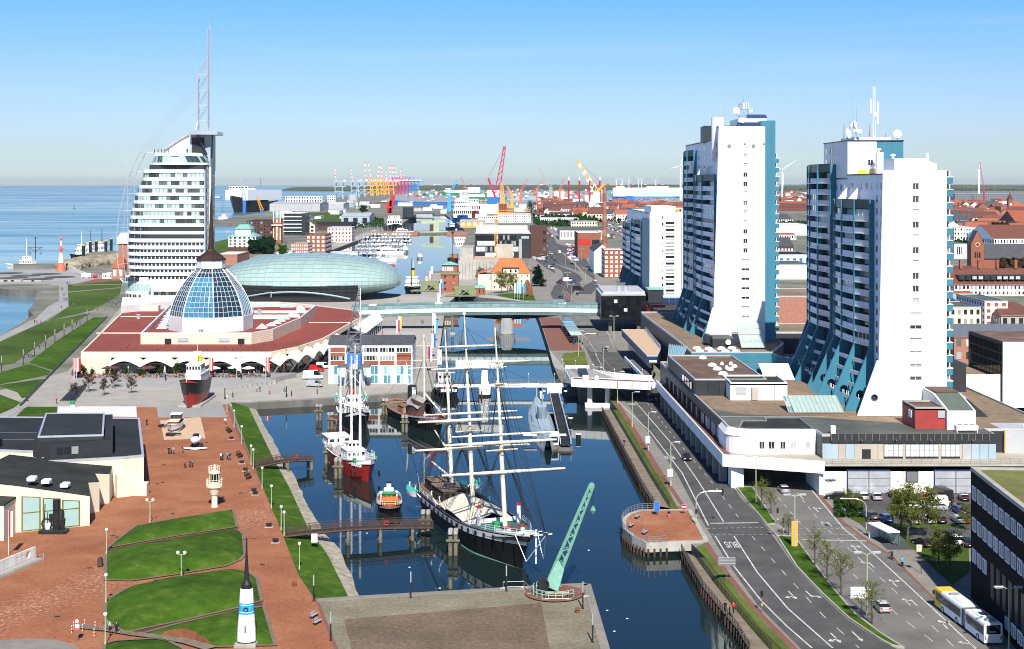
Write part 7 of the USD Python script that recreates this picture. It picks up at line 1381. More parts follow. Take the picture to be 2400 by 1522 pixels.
# --- monuments on the square
T=thing('light_tower','cream lantern room of a lighthouse on a slim round foot','lighthouse lantern',G(503,1188));obj('foot',la_([(.75,0),(.6,.2),(.55,2.2),(.8,2.4),(1.25,3.6),(1.5,3.9)],16),'ivory',T);obj('gallery',la_([(1.6,3.9),(1.65,4.3),(1.0,4.35)],18),'ivory',T);obj('lantern_glass',la_([(1.0,4.9),(1.0,6.6)],12),'car_glass',T);obj('lens',la_([(.3,5.0),(.45,5.7),(.3,6.3)],10),'pale_glass',T);obj('lower_wall',la_([(1.1,4.3),(1.1,4.95)],14),'ivory',T);obj('roof',la_([(1.15,6.55),(1.15,6.8),(.5,7.1),(0,7.15)],14),'ivory',T)
for k in range(12):a=k*pi/6;obj('glazing_bar',br_((1.02*cos(a),1.02*sin(a),4.9),(1.02*cos(a),1.02*sin(a),6.6),.07,.07),'ivory',T)
ci=lambda r,z,n=16:[arr((r*cos(k*2*pi/n),r*sin(k*2*pi/n),z))for k in range(n+1)]
obj('railing',railing(ci(1.6,4.3),1.1,3,r=.04),'ivory',T);obj('railing',railing(ci(1.1,6.8),1.1,2,r=.04),'ivory',T);obj('mast',tu_((0,0,7.1),(0,0,8.3),.15,.1,7),'ivory',T)
T=thing('submarine_tower','white tapering tower with blue band and black pointed mast on the lowest lawn','tower monument',G(578,1512));obj('plinth',cb_(-1.5,1.5,-1.5,1.5,0,.5,.1),'concrete',T);el=lambda r,z,k=.8:[(r*cos(t),r*k*sin(t),z)for t in lin(0,2*pi,24,endpoint=False)]
obj('lower_body',lf_([el(1.3,.5),el(1.22,2.4),el(1.05,4.4)]),'white',T,smooth=40);obj('dark_foot',lf_([el(1.35,.5),el(1.34,.66)]),'black',T);obj('blue_band',lf_([el(1.06,4.4),el(.98,5.8)]),'cyan_blue',T,smooth=40);obj('upper_body',lf_([el(.98,5.8),el(.88,7.6),el(.78,7.75)],cap=True),'white',T,smooth=40)
for z,r in((4.36,1.08),(5.82,1.0),(4.6,1.06),(5.6,1.01)):obj('ring',lf_([el(r,z),el(r,z+.07)]),'white' if z in(4.6,5.6)else 'cyan_blue',T)
obj('emblem',MB().add(*_torus(.27,.09,14,5)).xf(arr([[1,0,0],[0,0,1.0],[0,-1.0,0]]),(.05,-.86,5.05)),'navy',T);obj('neck',lf_([el(.75,7.7),el(.72,8.3),el(.36,8.9,1),el(.3,10),el(.2,11.4,1),el(.12,13.2,1),el(.08,14.6,1)],cap=True),'black',T);obj('step_iron',MB().box(-.12,.12,-1.05,-.98,2.0,2.9),'grey_metal',T);obj('yard',br_((-1.3,0,14.4),(1.3,0,14.5),.05,.05),'black',T)
m=MB();rg=random.Random(4);T=thing('ship_engine','black cast-iron ship machinery displayed before the museum windows','machine',G(128,1249));obj('bed',cb_(-2.6,2.4,-1.2,1.0,0,.7,.15),'black',T);obj('column',cb_(-.2,1.0,-.5,.6,.7,4.4,.2).box(-.9,0,-.3,.3,2.0,3.4),'black',T);obj('cylinder',tu_((.4,0,4.2),(.4,0,6.0),.7,n=12),'black',T);obj('wheel',MB().add(*_torus(.9,.16,14,5)).xf(arr([[1,0,0],[0,0,1.0],[0,-1.0,0]]),(-1.4,0,1.6)),'black',T);obj('rod',tu_((-1.9,0,.7),(-1.7,0,5.2),.09,n=6).tube((1.4,0,.7),(1.6,0,2.6),.4,n=8),'black',T);obj('white_plate',MB().box(-1.2,-.5,-1.24,-1.2,.9,2.0),'white',T)
T=thing('anchor','large black stock anchor lying on the sand bed','anchor',G(403,998));obj('shank',tu_((-1.5,-1.6,.3),(1.6,.8,.7),.2,n=7),'black',T);obj('arms',pa_([arr((-1.5+1.5*cos(t)*1.0,-1.6+1.5*sin(t),.3))for t in lin(1.9,5.2,8)],.22,6).path([arr((-1.6,2.3,.6)),arr((.3,2.4,.6)),arr((1.2,1.6,.6))],.24,6),'black',T);obj('stock',tu_((1.0,1.8,.6),(2.2,-.6,.6),.12,n=6),'black',T)
T=thing('anchor','black stockless anchor lying in front of the big anchor','anchor',G(406,1022));obj('crown',cb_(-1.8,-.4,-.5,.6,.1,.8,.15),'black',T);obj('shank',br_((-.6,0,.5),(1.9,.5,.5),.4,.35),'black',T);obj('flukes',br_((-1.4,-.6,.4),(.4,-.9,.4),.3,.5).bar((-1.4,.7,.4),(.4,1.1,.4),.3,.5),'black',T)
T,R,D,lo=ship('museum_tug','black and red tugboat set up on land, bow to the square','tugboat',(-90.6,421),(-90.8,397),25,6.6,5.6,5.2,6.8,'ship_red','deck_wood',bulw=.8,zw=1.4,draft=1.2,full=.3,sharp=.28,flare=.7);obj('black_side',strake(R,-.02,1.0).join(strake(R,0,.3,ks=(1,6))),'black_hull',T);obj('fender',strake(R,-.04,.03,0,99,1.03),'black',T);obj('stand',MB().box(-11,9,-3.2,3.2,-1.4,-.9),'concrete',T);obj('keel_block',MB().box(-9,7.5,-.9,.9,-1.2,.2),'black',T);house(T,-6,4.5,4.4,4.6,7.2,'white','white',0);house(T,-2,4.3,4.2,7.2,9.9,'white','white',5,'wheelhouse');obj('funnel',tu_((-4,0,7.2),(-4.2,0,11.6),.8,n=12),'yellow',T);smast(T,-1,9.8,15.5,.14,'ivory');obj('crosstree',br_((-1.1,-1.2,13.2),(-1.1,1.2,13.2),.1,.1),'ivory',T)
T,R,D,lo=ship('museum_launch','small white launch with varnished cabin on the sand bed','boat',(-86.3,369),(-85.5,356.5),13.5,3.7,1.4,1.2,1.9,'white','deck_wood',boot='slate_dark',bulw=.3,zw=.9,draft=.8);house(T,-.5,3.0,2.4,.9,1.8,'varnish','ivory',0);house(T,-3.8,-.6,2.5,.9,3.0,'wood_dark','white',3);obj('cradle',MB().box(-3,3,-.9,.9,-.9,-.4),'wood_dark',T)
T=thing('hydrofoil','small white hydrofoil boat raised on its struts','boat',G(459,1054));obj('hull',lf_([[(w*cos(t),y,2.4+h*sin(t))for t in lin(0,2*pi,12,endpoint=False)]for y,w,h in((-2.6,.3,.2),(-1.6,1.0,.7),(.8,1.2,.85),(2.6,1.0,.7))],cap=True),'white',T,smooth=40);obj('windscreen',lf_([[(-.8,-.2,3.1),(.8,-.2,3.1)],[(-.65,.7,3.7),(.65,.7,3.7)]],closed=False),'car_glass',T);obj('struts',br_((-.9,-.6,0),(-.7,-.2,2),.16,.3).bar((.9,-.6,0),(.7,-.2,2),.16,.3).bar((0,2,0),(0,2,2),.2,.4),'slate_dark',T);obj('foil',pl9([(-2.8,-1,.5),(0,-.9,.1),(2.8,-1,.5),(2.8,-.3,.5),(0,-.2,.1),(-2.8,-.3,.5)],(0,0,1),.15),'white',T);obj('stand',cb_(-1.3,1.3,-.4,2.4,0,1.2,.2),'slate_dark',T)
# --- cranes on the quays
T=thing('mint_crane','old mint-green iron jib crane at the corner of the front quay','crane',G(1300,1393));tip=PY(1387,1138,223)-G(1300,1393);obj('turntable',la_([(2.9,0),(2.9,.35),(0,.36)],24),'rust',T);obj('paved_ring',la_([(4.6,.22),(0,.23)],24),'g_redpath',T)
ft_=arr((-.6,0,1.2));d=tip-ft_;s=np.cross(d,(0,1,0));s/=norm(s);y_=arr((0,1.0,0));jb=MB()
for sd in(-1,1):
 for o,w in((-1,1.15),(1,1.15)):jb.bar(ft_+s*o*w*.62+y_*sd*.7,tip+s*o*.28+y_*sd*.35,.2,.28)
obj('jib_chord',jb,'mint',T);lat=MB()
for k in range(15):
 t,t2=k/15,(k+1)/15;w,w2=.72*(1-t)+.28*t,.72*(1-t2)+.28*t2
 for sd in(-1,1):f=.7*(1-t)+.35*t;o=1 if k%2 else-1;lat.bar(ft_+d*t+s*o*w+y_*sd*f,ft_+d*t2-s*o*w2+y_*sd*f,.12,.12)
obj('lattice',lat,'mint',T);obj('lower_cheek',pl9([ft_+s*1.0-y_*.95,ft_-s*1.2-y_*.95,ft_+d*.2-s*.8-y_*.85,ft_+d*.26+s*.65-y_*.85],-y_,.12),'mint',T);obj('drum',tu_((-1.7,-1.2,1.5),(-1.7,1.2,1.5),.85,n=14),'black',T);obj('gear_wheel',MB().add(*_torus(1.05,.12,16,5)).xf(arr([[1,0,0],[0,0,1.0],[0,-1.0,0]]),(-2.0,-1.5,1.8)),'dark_metal',T);obj('sheave',tu_(tip-y_*.3,tip+y_*.3,.42,n=12),'mint',T)
obj('hoist_rope',tu_(tip+(.3,0,-.2),tip+(.25,0,-3.4),.035,n=4).tube(tip-(.1,0,.2),tip+(.05,0,-3.4),.035,n=4),'dark_metal',T);obj('hook_block',lf_([[tip+(.2+a*w,b*w,z)for a,b in((-1,0),(0,-1),(1,0),(0,1))]for w,z in((.12,-3.2),(.42,-3.9),(.12,-4.5))],cap=True),'mint',T);obj('fence',railing(ci(3.4,.2,20)[4:19],1.1,2,r=.05),'mint_rail',T)
T=thing('crane_barrier','grey tube barrier on pale feet around the mint crane','barrier');P=[G(*p)for p in K6([(1397,1112),(1540,1105),(1585,1150),(1685,1188),(1845,1188),(1960,1165)])]
for a,b in zip(P[:-1],P[1:]):obj('rail',tu_(a+(0,0,1.1),b+(0,0,1.1),.05,n=5).tube(a+(0,0,.3),b+(0,0,.3),.05,n=5),'grey_metal',T)
for a in P:q=obj('post',tu_(a,a+(0,0,1.1),.05,n=5),'grey_metal',T);obj('foot',cb_(a[0]-.5,a[0]+.5,a[1]-.2,a[1]+.2,0,.25,.05),'beige',q)
T=thing('quay_crane','old quay crane with blue cabin and grey lattice jib before the quay house','crane',(-48.6,438.5,0))
for x in(-2.6,2.6):
 for y in(-2.4,2.4):obj('portal_leg',br_((x*1.1,y,0),(x*.8,y*.9,6.6),.5,.5),'light_metal',T)
obj('portal_deck',MB().box(-5,5,-3,3,6.5,7.0),'concrete_dark',T);obj('brace',br_((-2.8,-2.5,.6),(2.2,-2.3,6.3),.22,.22).bar((2.8,-2.5,.6),(-2.2,-2.3,6.3),.22,.22),'light_metal',T);obj('cabin',cb_(-2.2,2.2,-1.8,2.2,7.0,10.6,.2),'blue',T);[obj('cabin_window',MB().box(.7+.0,1.25,-1.86,-1.8,7.6+k*.7,8.1+k*.7),'cool_white',T)for k in range(4)];jb=MB();tp3=arr((1.4,3,30.5))
for a in((-2.3,-1.6),(2.3,-1.6),(-2.3,1.8),(2.3,1.8)):jb.bar((a[0],a[1],10.6),arr((0,0,18.5))+(a[0]*.75,a[1]*.6,0),.2,.2);jb.bar(arr((a[0]*.75,a[1]*.6,17)),tp3+(a[0]*.12,0,0),.17,.17)
for k in range(9):
 z,z2=10.8+k*2.1,12.9+k*2.1;f=lambda z:1-max(0,z-10)/22
 for y in(-1,1):o=1 if k%2 else-1;c=lambda z:max(0,z-17)/13.5;jb.bar((o*2.2*f(z)+1.4*c(z),y*1.5*f(z)+3*c(z),z),(-o*2.2*f(z2)+1.4*c(z2),y*1.5*f(z2)+3*c(z2),z2),.16,.16);jb.bar((-2.2*f(z)+1.4*c(z),y*1.5*f(z)+3*c(z),z),(2.2*f(z)+1.4*c(z),y*1.5*f(z)+3*c(z),z),.16,.16)
obj('jib',jb,'grey_metal',T);obj('counterweight',cb_(-1.6,1.6,1,3,10.7,13.5,.2),'grey_metal',T)
# --- vehicles
def car_(kind,col):
 P={'car':(4.3,1.75,1.45,[(-2.15,.55,.85),(-2.05,.3,.98),(-1.2,.28,1.0),(0,.28,.98),(1.1,.28,.92),(1.9,.3,.78),(2.15,.5,.62)],[(-1.95,1.0),(-1.35,1.43),(.1,1.45),(1.0,.95)]),'van':(5.2,1.95,2.1,[(-2.6,.5,1.2),(-2.5,.3,1.3),(-1.2,.3,1.3),(1.2,.3,1.25),(2.0,.3,1.05),(2.6,.5,.8)],[(-2.5,1.3),(-2.4,2.05),(1.0,2.08),(1.9,1.2)]),'truck':(6.4,2.1,2.8,[(-3.2,.5,1.5),(-3.1,.35,1.5),(1.4,.35,1.4),(2.6,.35,1.2),(3.2,.5,.9)],[(-3.15,1.5),(-3.1,2.75),(1.5,2.8),(2.5,1.4)])}[kind]
 def b():
  L_,Wd,H_,low_,top=P;T=thing('car' if kind=='car' else 'van','','car' if kind=='car' else 'van');w=Wd/2;rings=[[(x,-w*.93,z0),(x,-w,(z0+z1)/2),(x,-w*.95,z1),(x,w*.95,z1),(x,w,(z0+z1)/2),(x,w*.93,z0)]for x,z0,z1 in low_];obj('body',lf_(rings,cap=True),'car_'+col,T,smooth=35)
  g=MB();(xa,za),(xb,zb_),(xc,zc_),(xd,zd)=top;k=.80 if kind=='car' else.9;A=[(xa,-w*.93,za),(xd,-w*.93,zd),(xd,w*.93,zd),(xa,w*.93,za)];B=[(xb,-w*k,zb_-.06),(xc,-w*k,zc_-.06),(xc,w*k,zc_-.06),(xb,w*k,zb_-.06)];g.loft([A,B]);obj('windows',g,'car_glass',T);obj('roof',lf_([[(x,y,z-.0)for x,y,z in B],[(x*.97,y*.93,z+.07)for x,y,z in B]],cap=True),'car_'+col,T)
  if kind!='car':
   for s in(-1,1):obj('side_panel',qd_((xa+.05,s*w*.945,za),(.3,s*w*.945,zd+.02),(.3,s*w*(k+.012),zc_-.06),(xb,s*w*(k+.012),zb_-.06)),'car_'+col,T)
   obj('back_panel',qd_((xa-.03,-w*.9,za),(xa-.03,w*.9,za),(xb-.02,w*.85,zb_-.05),(xb-.02,-w*.85,zb_-.05)),'car_'+col,T)
  for x in(-L_*.3,L_*.31):
   for s in(-1,1):q=obj('wheel',tu_((x,s*(w-.2),.32),(x,s*(w+.01),.32),.32,n=12),'tyre',T);obj('rim',tu_((x,s*(w+.01),.32),(x,s*(w+.03),.32),.19,n=8),'light_metal',q)
  for s in(-1,1):obj('tail_light',MB().box(-L_/2-.01,-L_/2+.08,s*w*.72-.14,s*w*.72+.14,.72,.95),'tail_light',T);obj('headlight',MB().box(L_/2-.1,L_/2-.0,s*w*.7-.17,s*w*.7+.17,.58,.74),'lamp_glass',T)
  obj('number_plate',MB().box(-L_/2-.03,-L_/2,-.26,.26,.5,.62),'white',T);return T
 return Proto(b)
CARS={}
def car(kind,col,label,px,py,heading,group=None,z=0.0):
 if(kind,col)not in CARS:CARS[(kind,col)]=car_(kind,col)
 return CARS[(kind,col)](label,G(px,py)+(0,0,z),rad(heading),group=group)
zr_=ZL[0]*.8
for a in(('car','black','black hatchback driving towards the camera in the shade of the colonnade',*K8([(472,520)])[0],-88),('van','blue','blue and silver van coming out from under the white overbridge',*K8([(288,208)])[0],-88),('car','navy','dark car in the shade under the white overbridge',*K8([(205,170)])[0],-88),('car','silver','silver car leaving the garage entrance',*K8([(988,690)])[0],92),('car','silver','silver hatchback beside the median near the white direction sign',*K8([(1508,1318)])[0],92),('car','grey','grey car on the road beside the sandy pavilion',1418,824,-85),('van','red','red van between the mall and the quay house',*K5([(128,500)])[0],-10),('van','white','white van behind the red van by the quay house',*K5([(172,482)])[0],-8),('truck','white','tall white van parked on the cobbles by the quay house',*K5([(98,555)])[0],5),('van','silver','silver people carrier, nearest van to the harbour quay',*K5([(112,607)])[0],-12)):car(*a,z=zr_)
pk=[('car','black',405,312,170),('car','silver',632,312,82),('car','silver',738,315,82),('car','black',880,302,95),('car','red',1120,318,90),('truck','black',1262,330,100),('car','black',1440,322,80),('car','grey',676,470,110),('car','blue',802,492,105),('car','silver',1048,505,80),('car','white',1148,500,100),('car','white',1005,392,175),('van','white',1205,372,175),('car','silver',1215,402,175),('car','black',1390,392,95),('car','blue',1405,428,100),('car','silver',1392,500,90),('car','red',1470,500,90),('car','black',1245,500,90),('car','black',1105,690,110),('car','grey',1215,695,110),('car','white',1370,670,100),('car','black',1455,690,95)]
cnt={}
for kind,col,x,y,hd in sorted(pk,key=lambda q:-q[3]):n=cnt[(kind,col)]=cnt.get((kind,col),-1)+1;car(kind,col,f'{ORD[n]} {col} {"van" if kind != "car" else "car"} parked in the car park before the white gates',*KR([(x,y)])[0],hd,'vehicles in the car park',zr_)
def bus():
 T=thing('articulated_bus','white articulated bus with yellow front end at the kerb','bus',(65.5,193.5,zr_),rad(95));w=1.27
 for nm,x0,x1 in(('rear_section',0,6.6),('front_section',7.8,17.6)):
  q=obj(nm,lf_([[(x,-w*k,z)for k,z in((.97,.35),(1,.6),(1,2.75),(.9,3.0),(-.9,3.0),(-1,2.75),(-1,.6),(-.97,.35))]for x in(x0,x1-(2.4 if x1>10 else 0))],cap=True),'white',T)
  for s in(-1,1):
   for k in range(int((x1-x0)/1.5)):obj('window',MB().box(x0+.35+k*1.5,x0+1.78+k*1.5,s*(w+.01)-.015,s*(w+.01)+.015,1.35,2.5),'car_glass',T)
 obj('yellow_front',lf_([[(x,-w*1.002*k,z)for k,z in((.97,.35),(1,.6),(1,2.75),(.9,3.01),(-.9,3.01),(-1,2.75),(-1,.6),(-.97,.35))]for x in(15.2,17.7)],cap=True),'yellow',T);obj('bellows',lf_([[(x,-w*k*.95,z)for k,z in((1,.5),(1,2.85),(-1,2.85),(-1,.5))]for x in(6.6,7.8)]),'slate_dark',T)
 for k in range(5):obj('bellow_rib',MB().box(6.7+k*.24,6.78+k*.24,-1.25,1.25,.5,2.92),'grey_metal',T)
 obj('rear_window',MB().box(-.04,0,-1.0,1.0,1.55,2.75),'car_glass',T);obj('route_display',MB().box(-.06,-.04,-.3,.6,1.75,1.95),'light_metal',T);obj('windscreen',MB().box(17.7,17.74,-1.1,1.1,1.0,2.7),'car_glass',T)
 for x0,x1,z,mm in((.8,1.6,3.0,'grey_metal'),(2.0,5.6,3.0,'white'),(9,12,3.0,'white'),(13.2,13.8,3.0,'grey_metal')):q=obj('roof_unit',cb_(x0,x1,-.75,.75,z,z+.28,.1),mm,T);(x1-x0>3)and obj('grille',MB().box(x0+.8,x0+2.3,-.5,.5,z+.28,z+.31),'slate_dark',q)
 for x in(2.2,9.6,14.6):
  for s in(-1,1):q=obj('wheel',tu_((x,s*1.05,.5),(x,s*1.29,.5),.5,n=14),'tyre',T);obj('rim',tu_((x,s*1.29,.5),(x,s*1.31,.5),.28,n=10),'light_metal',q)
 for s in(-1,1):obj('tail_light',MB().box(-.05,0,s*1.1-.08,s*1.1+.08,.8,1.3),'tail_light',T)
 obj('mirror',MB().box(17.6,17.9,1.3,1.5,1.9,2.5),'black',T)
bus()
T=thing('bus_shelter','glass bus shelter with white vaulted roof beside the eastern lanes','bus shelter',(*G(*KR([(800,660)])[0])[:2],0),rad(104));obj('roof',cb_(-3.6,3.6,-1.1,1.3,2.55,2.75,.06),'white',T);[obj('roof_rib',MB().box(-3.4+k*.95,-3.3+k*.95,-1.05,1.25,2.75,2.82),'light_metal',T)for k in range(8)];[obj('glass_pane',MB().box(-3.4+k*1.7,-1.8+k*1.7,-.98,-.94,.3,2.4),'pale_glass',T)for k in range(4)];[obj('post',MB().box(x,x+.1,-1.0,-.9,0,2.6),'grey_metal',T)for x in(-3.5,-1.75,0,1.7,3.4)];obj('end_wall',MB().box(3.4,3.6,-1,1.1,0,2.6),'white',T);obj('poster',MB().box(1.4,2.6,-1.03,-.99,.7,2.0),'yellow',T);obj('seat',MB().box(-2.5,1.0,-.8,-.4,.42,.48),'grey_metal',T)
T=thing('platform_roof','blue-green glass canopy on the bus platform under the footbridge','canopy');A=[G(*p,3.4)for p in KB([(1480,890),(1610,890),(1740,1075),(1610,1080)])]
for k in range(9):t,t2=k/9+.006,(k+1)/9-.006;obj('glass_pane',pl9([A[0]*(1-t)+A[3]*t,A[1]*(1-t)+A[2]*t,A[1]*(1-t2)+A[2]*t2,A[0]*(1-t2)+A[3]*t2],(0,0,1),.08),'win_blue' if k%3 else 'bridge_glass',T)
for t in(.05,.5,.95):p=(A[0]+A[1])/2*(1-t)+(A[2]+A[3])/2*t;obj('post',tu_((p[0],p[1],0),p,.15,n=7),'grey_metal',T);obj('machine',cb_(p[0]-1.6,p[0]-.8,p[1]-6,p[1]-5.2,0,2.4,.08),['red','navy','yellow'][int(t*2.1)],T)
# --- people
def man(M,b,n=8):return[M.append(Manifold.batch_hull([Manifold.sphere(r,n).translate(tuple(map(float,p)))for p,r in q]))for q in b]
def solid(bones):M=[];man(M,bones);return Manifold.batch_boolean(M,__import__('manifold3d').OpType.Add)
def person_(jk,tr,hair,walk=.22,ride=False,skirt=False):
 def b():
  T=thing('person','','person');hp,sh=.92,1.42;lean=.22 if ride else.02;B,J,Q,S=[],[],[],[];tor=[((0,0,hp),.13),((0,lean*.6,1.15),.125),((0,lean,sh-.04),.12)]
  B+=[[tor[0],tor[1]],[tor[1],tor[2]],[((0,lean,sh),.06),((0,lean+.03,1.54),.055)],[((0,lean+.03,1.62),.085),((0,lean+.05,1.60),.085),((0,lean+.03,1.68),.095)],[((0,lean+.14,1.62),.02),((0,lean+.12,1.59),.022)]]
  for s in(-1,1):
   B.append([((s*.09,lean+.03,1.62),.025),((s*.085,lean+.03,1.60),.02)])
   k=walk*s;h_=(s*.09,0,hp-.02);kn=(s*.10,k*.6+(.22 if ride else.04),.50+(.14 if ride else 0));an=(s*.10,k,.09+(.22 if ride else 0));toe=(s*.11,k+.16,.04+(.2 if ride else 0));B+=[[(h_,.10),(kn,.07)],[(kn,.065),(an,.045)],[(an,.045),(toe,.035)]];Q+=[[((s*.08,0,hp),.135),(kn,.088)],[(kn,.085),((an[0],an[1],an[2]+.04),.065)]];S+=[[((an[0],an[1]-.03,an[2]-.02),.06),(toe,.05)]]
   e=(s*.27,lean-k*.5+(.2 if ride else 0),1.14);wr=(s*.26,lean-k*.9+(.42 if ride else.08),.93+(.12 if ride else 0));B+=[[((s*.19,lean,sh-.03),.06),(e,.045)],[(e,.043),(wr,.03)]];J+=[[((s*.18,lean,sh-.04),.08),(e,.062)],[(e,.06),(wr,.048)]]
   hd=arr(wr)+(0,.03,-.07);B.append([(wr,.03),(hd,.035)])
   for f in range(4):p=hd+(0,-.03+f*.02,-.03);B.append([(p,.011),(p+(-s*.008,.008,-.055-.012*(f in(1,2))),.009)])
   B.append([(hd+(0,.03,.02),.012),(hd+(-s*.01,.06,-.02),.010)])
  J+=[[((0,0,hp+.02),.165),((0,lean*.6,1.15),.16)],[((0,lean*.6,1.15),.16),((-.1,lean,sh-.06),.12),((.1,lean,sh-.06),.12)]]
  obj('body',MB().add(*meshkit.arrays(solid(B))[:2]),'skin',T,smooth=50);obj('jacket',MB().add(*meshkit.arrays(solid(J))[:2]),'cloth_'+jk,T,smooth=50);obj('trousers',MB().add(*meshkit.arrays(solid(Q))[:2]),'cloth_'+tr,T,smooth=50);obj('shoes',MB().add(*meshkit.arrays(solid(S))[:2]),'cloth_black',T);obj('hair',MB().ball((0,lean+.01,1.69),.115,1,(.92,1.05,.9)),hair,T);return T
 return Proto(b)
PP={}
def person(label,px,py,jk='black',tr='jeans',rz=None,hair='hair',ride=False,z=0.0,group=None,s=1.0,Y=None):
 k=(jk,tr,hair,ride)
 if k not in PP:PP[k]=person_(*k[:3],walk=.22 if len(PP)%3 else.05,ride=ride)
 return PP[k](label,(G(px,py,z)if Y is None else arr((XA(px,Y),Y,z)))+(0,0,ZL[0]*.5 if z==0 else 0),random.uniform(0,6.28)if rz is None else rz,s,group)
for lb,p,jk,tr in(('black coat, walking left of the hydrofoil group',(1153,190),'black','black'),('grey top between two others near the hydrofoil',(1168,188),'grey','black'),('beige jacket beside the hydrofoil group',(1188,188),'beige','jeans'),('dark jacket just left of the hydrofoil',(1250,180),'black','jeans'),('red waistcoat on the open brick square',(1265,285),'red','black'),('brown jacket, left of a pair on the open square',(1298,280),'brown','black'),('grey jacket, right of a pair on the open square',(1315,280),'grey','black'),('white top beside a dark coat near the dark benches',(1509,232),'white','black'),('black coat beside the person in white near the dark benches',(1523,233),'black','black'),('bright blue jacket near the dark benches',(1554,228),'cyan','black'),('black coat next to the person in bright blue',(1571,230),'black','jeans'),('green jacket on the lawn boardwalk',(739,1405),'green','jeans'),('beige coat on the lawn boardwalk',(753,1412),'beige','black'),('black jacket leading on the lawn boardwalk',(796,1420),'black','black')):person('person in '+lb,*K3([p])[0],jk,tr)
for lb,p,jk,tr in(('black with a pale front on the red paving by the museum',(1008,1455),'black','black'),('white top standing with a pushchair by the grass bank',(1545,1450),'white','jeans'),('red jacket on the cobbles by the side steps',(388,1308),'red','brown'),('dark jacket below the dike stairs',(188,1290),'black','black'),('black jacket on the plaza right of the museum tug',(1597,1265),'black','black'),('beige jacket, left of a pair on the plaza',(1763,1226),'beige','jeans'),('pale blue jacket, right of a pair on the plaza',(1783,1226),'blue','jeans'),('pink jacket on the plaza near the vans',(1850,1244),'pink','jeans'),('dark green top on the plaza near the vans',(1952,1226),'green','black'),('black at the quay edge of the plaza',(2000,1256),'black','black'),('black jacket and hi-vis stripe beside the whale catcher',(2176,1242),'black','black'),('cyan jacket sitting low on the dike lawn',(505,640),'cyan','black'),('black on the dike path, farther of a pair',(525,766),'black','black'),('blue jacket on the dike path, nearer of a pair',(550,768),'blue','jeans'),('blue jacket alone on the long dike path',(270,930),'blue','black'),('black jacket, first of four at the bend of the dike path',(170,992),'black','jeans'),('dark top, second of four at the bend of the dike path',(196,990),'grey','black'),('grey jacket, third of four at the bend of the dike path',(210,990),'grey','jeans'),('green jacket, last of four at the bend of the dike path',(223,990),'green','black'),('dark coat, left of three on the shore promenade',(238,756),'black','black'),('red coat, middle of three on the shore promenade',(253,757),'red','black'),('pink coat, right of three on the shore promenade',(278,756),'pink','jeans'),('red jacket by the lookout on the dike',(668,668),'red','black'),('orange jacket by the mall corner',(720,664),'orange','jeans'),('white shirt in the group before the hotel podium',(793,625),'white','black'),('purple-grey jacket in the group before the hotel podium',(768,642),'grey','jeans'),('black in the group before the hotel podium',(800,640),'black','black')):person('person in '+lb,*K2([p])[0],jk,tr)
for i,p in enumerate(K2([(420,528),(430,530),(437,568),(446,568),(440,600),(452,602),(460,600),(422,655),(455,490),(463,488),(475,490),(300,430),(308,425),(745,612),(752,600)])):c=['black','blue','grey'][i%3];person(f'small figure in {c} strolling on the shore promenade',*p,c,'jeans',group=f'strollers in {c} on the shore promenade')
for lb,p,jk,tr in(('black jacket entering the round terrace',(380,832),'black','pink'),('black coat, left of three on the lower quay boardwalk',(680,1328),'black','black'),('dark clothes, the child between two adults on the lower quay boardwalk',(702,1334),'black','black'),('red jacket, right of three on the lower quay boardwalk',(723,1333),'red','black'),('black jacket and blue jeans alone on the upper quay boardwalk',(143,444),'black','blue'),('dark coat, left of a pair on the pavement by the hedge',(1298,820),'black','black'),('navy jacket, right of a pair on the pavement by the hedge',(1312,822),'blue','black')):person('person in '+lb,*K8([p])[0],jk,tr,s=.68 if 'child' in lb else 1.0)
for lb,p,jk in(('black',(1565,1052),'black'),('bright blue',(1620,1090),'cyan')):
 g=G(*K8([p])[0]);person(f'cyclist in {lb} riding along the eastern lane',*K8([p])[0],jk,'black',.15,ride=True,s=1.0);T=thing('bicycle',f'bicycle under the cyclist in {lb}','bicycle',g+(0,0,.12),.15+pi/2)
 for x in(-.52,.52):obj('wheel',MB().add(*_torus(.32,.03,14,4)).xf(arr([[1,0,0],[0,0,1.0],[0,-1.0,0]]),(x,0,.33)),'tyre',T)
 obj('frame',pa_([arr(q)for q in((-.52,0,.33),(-.15,0,.8),(.4,0,.85),(-.02,0,.35),(-.52,0,.33))],.025,5).tube((.4,0,.85),(.52,0,.33),.025,n=5),'dark_metal',T);obj('handlebar',br_((.4,-.25,1.0),(.4,.25,1.0),.04,.04),'dark_metal',T);obj('saddle',cb_(-.3,-.05,-.08,.08,.84,.9,.03),'black',T)
for i,(p,jk)in enumerate(zip(KM([(515,1422),(542,1405),(558,1402),(576,1420),(680,1195),(695,1195),(845,1345),(855,1345),(780,1145),(815,1150)]),['black','grey','black','red','blue','black','black','brown','blue','grey'])):person('person in '+['black by the tent peaks','grey by the tent peaks','black coat next to the red coat by the tent peaks','red coat by the tent peaks','blue near the shell museum corner','black near the shell museum corner','black in the shade of the glass footbridge','brown in the shade of the glass footbridge','blue by the bow of the yellow-funnelled ship','grey by the bow of the yellow-funnelled ship'][i],*p,jk)
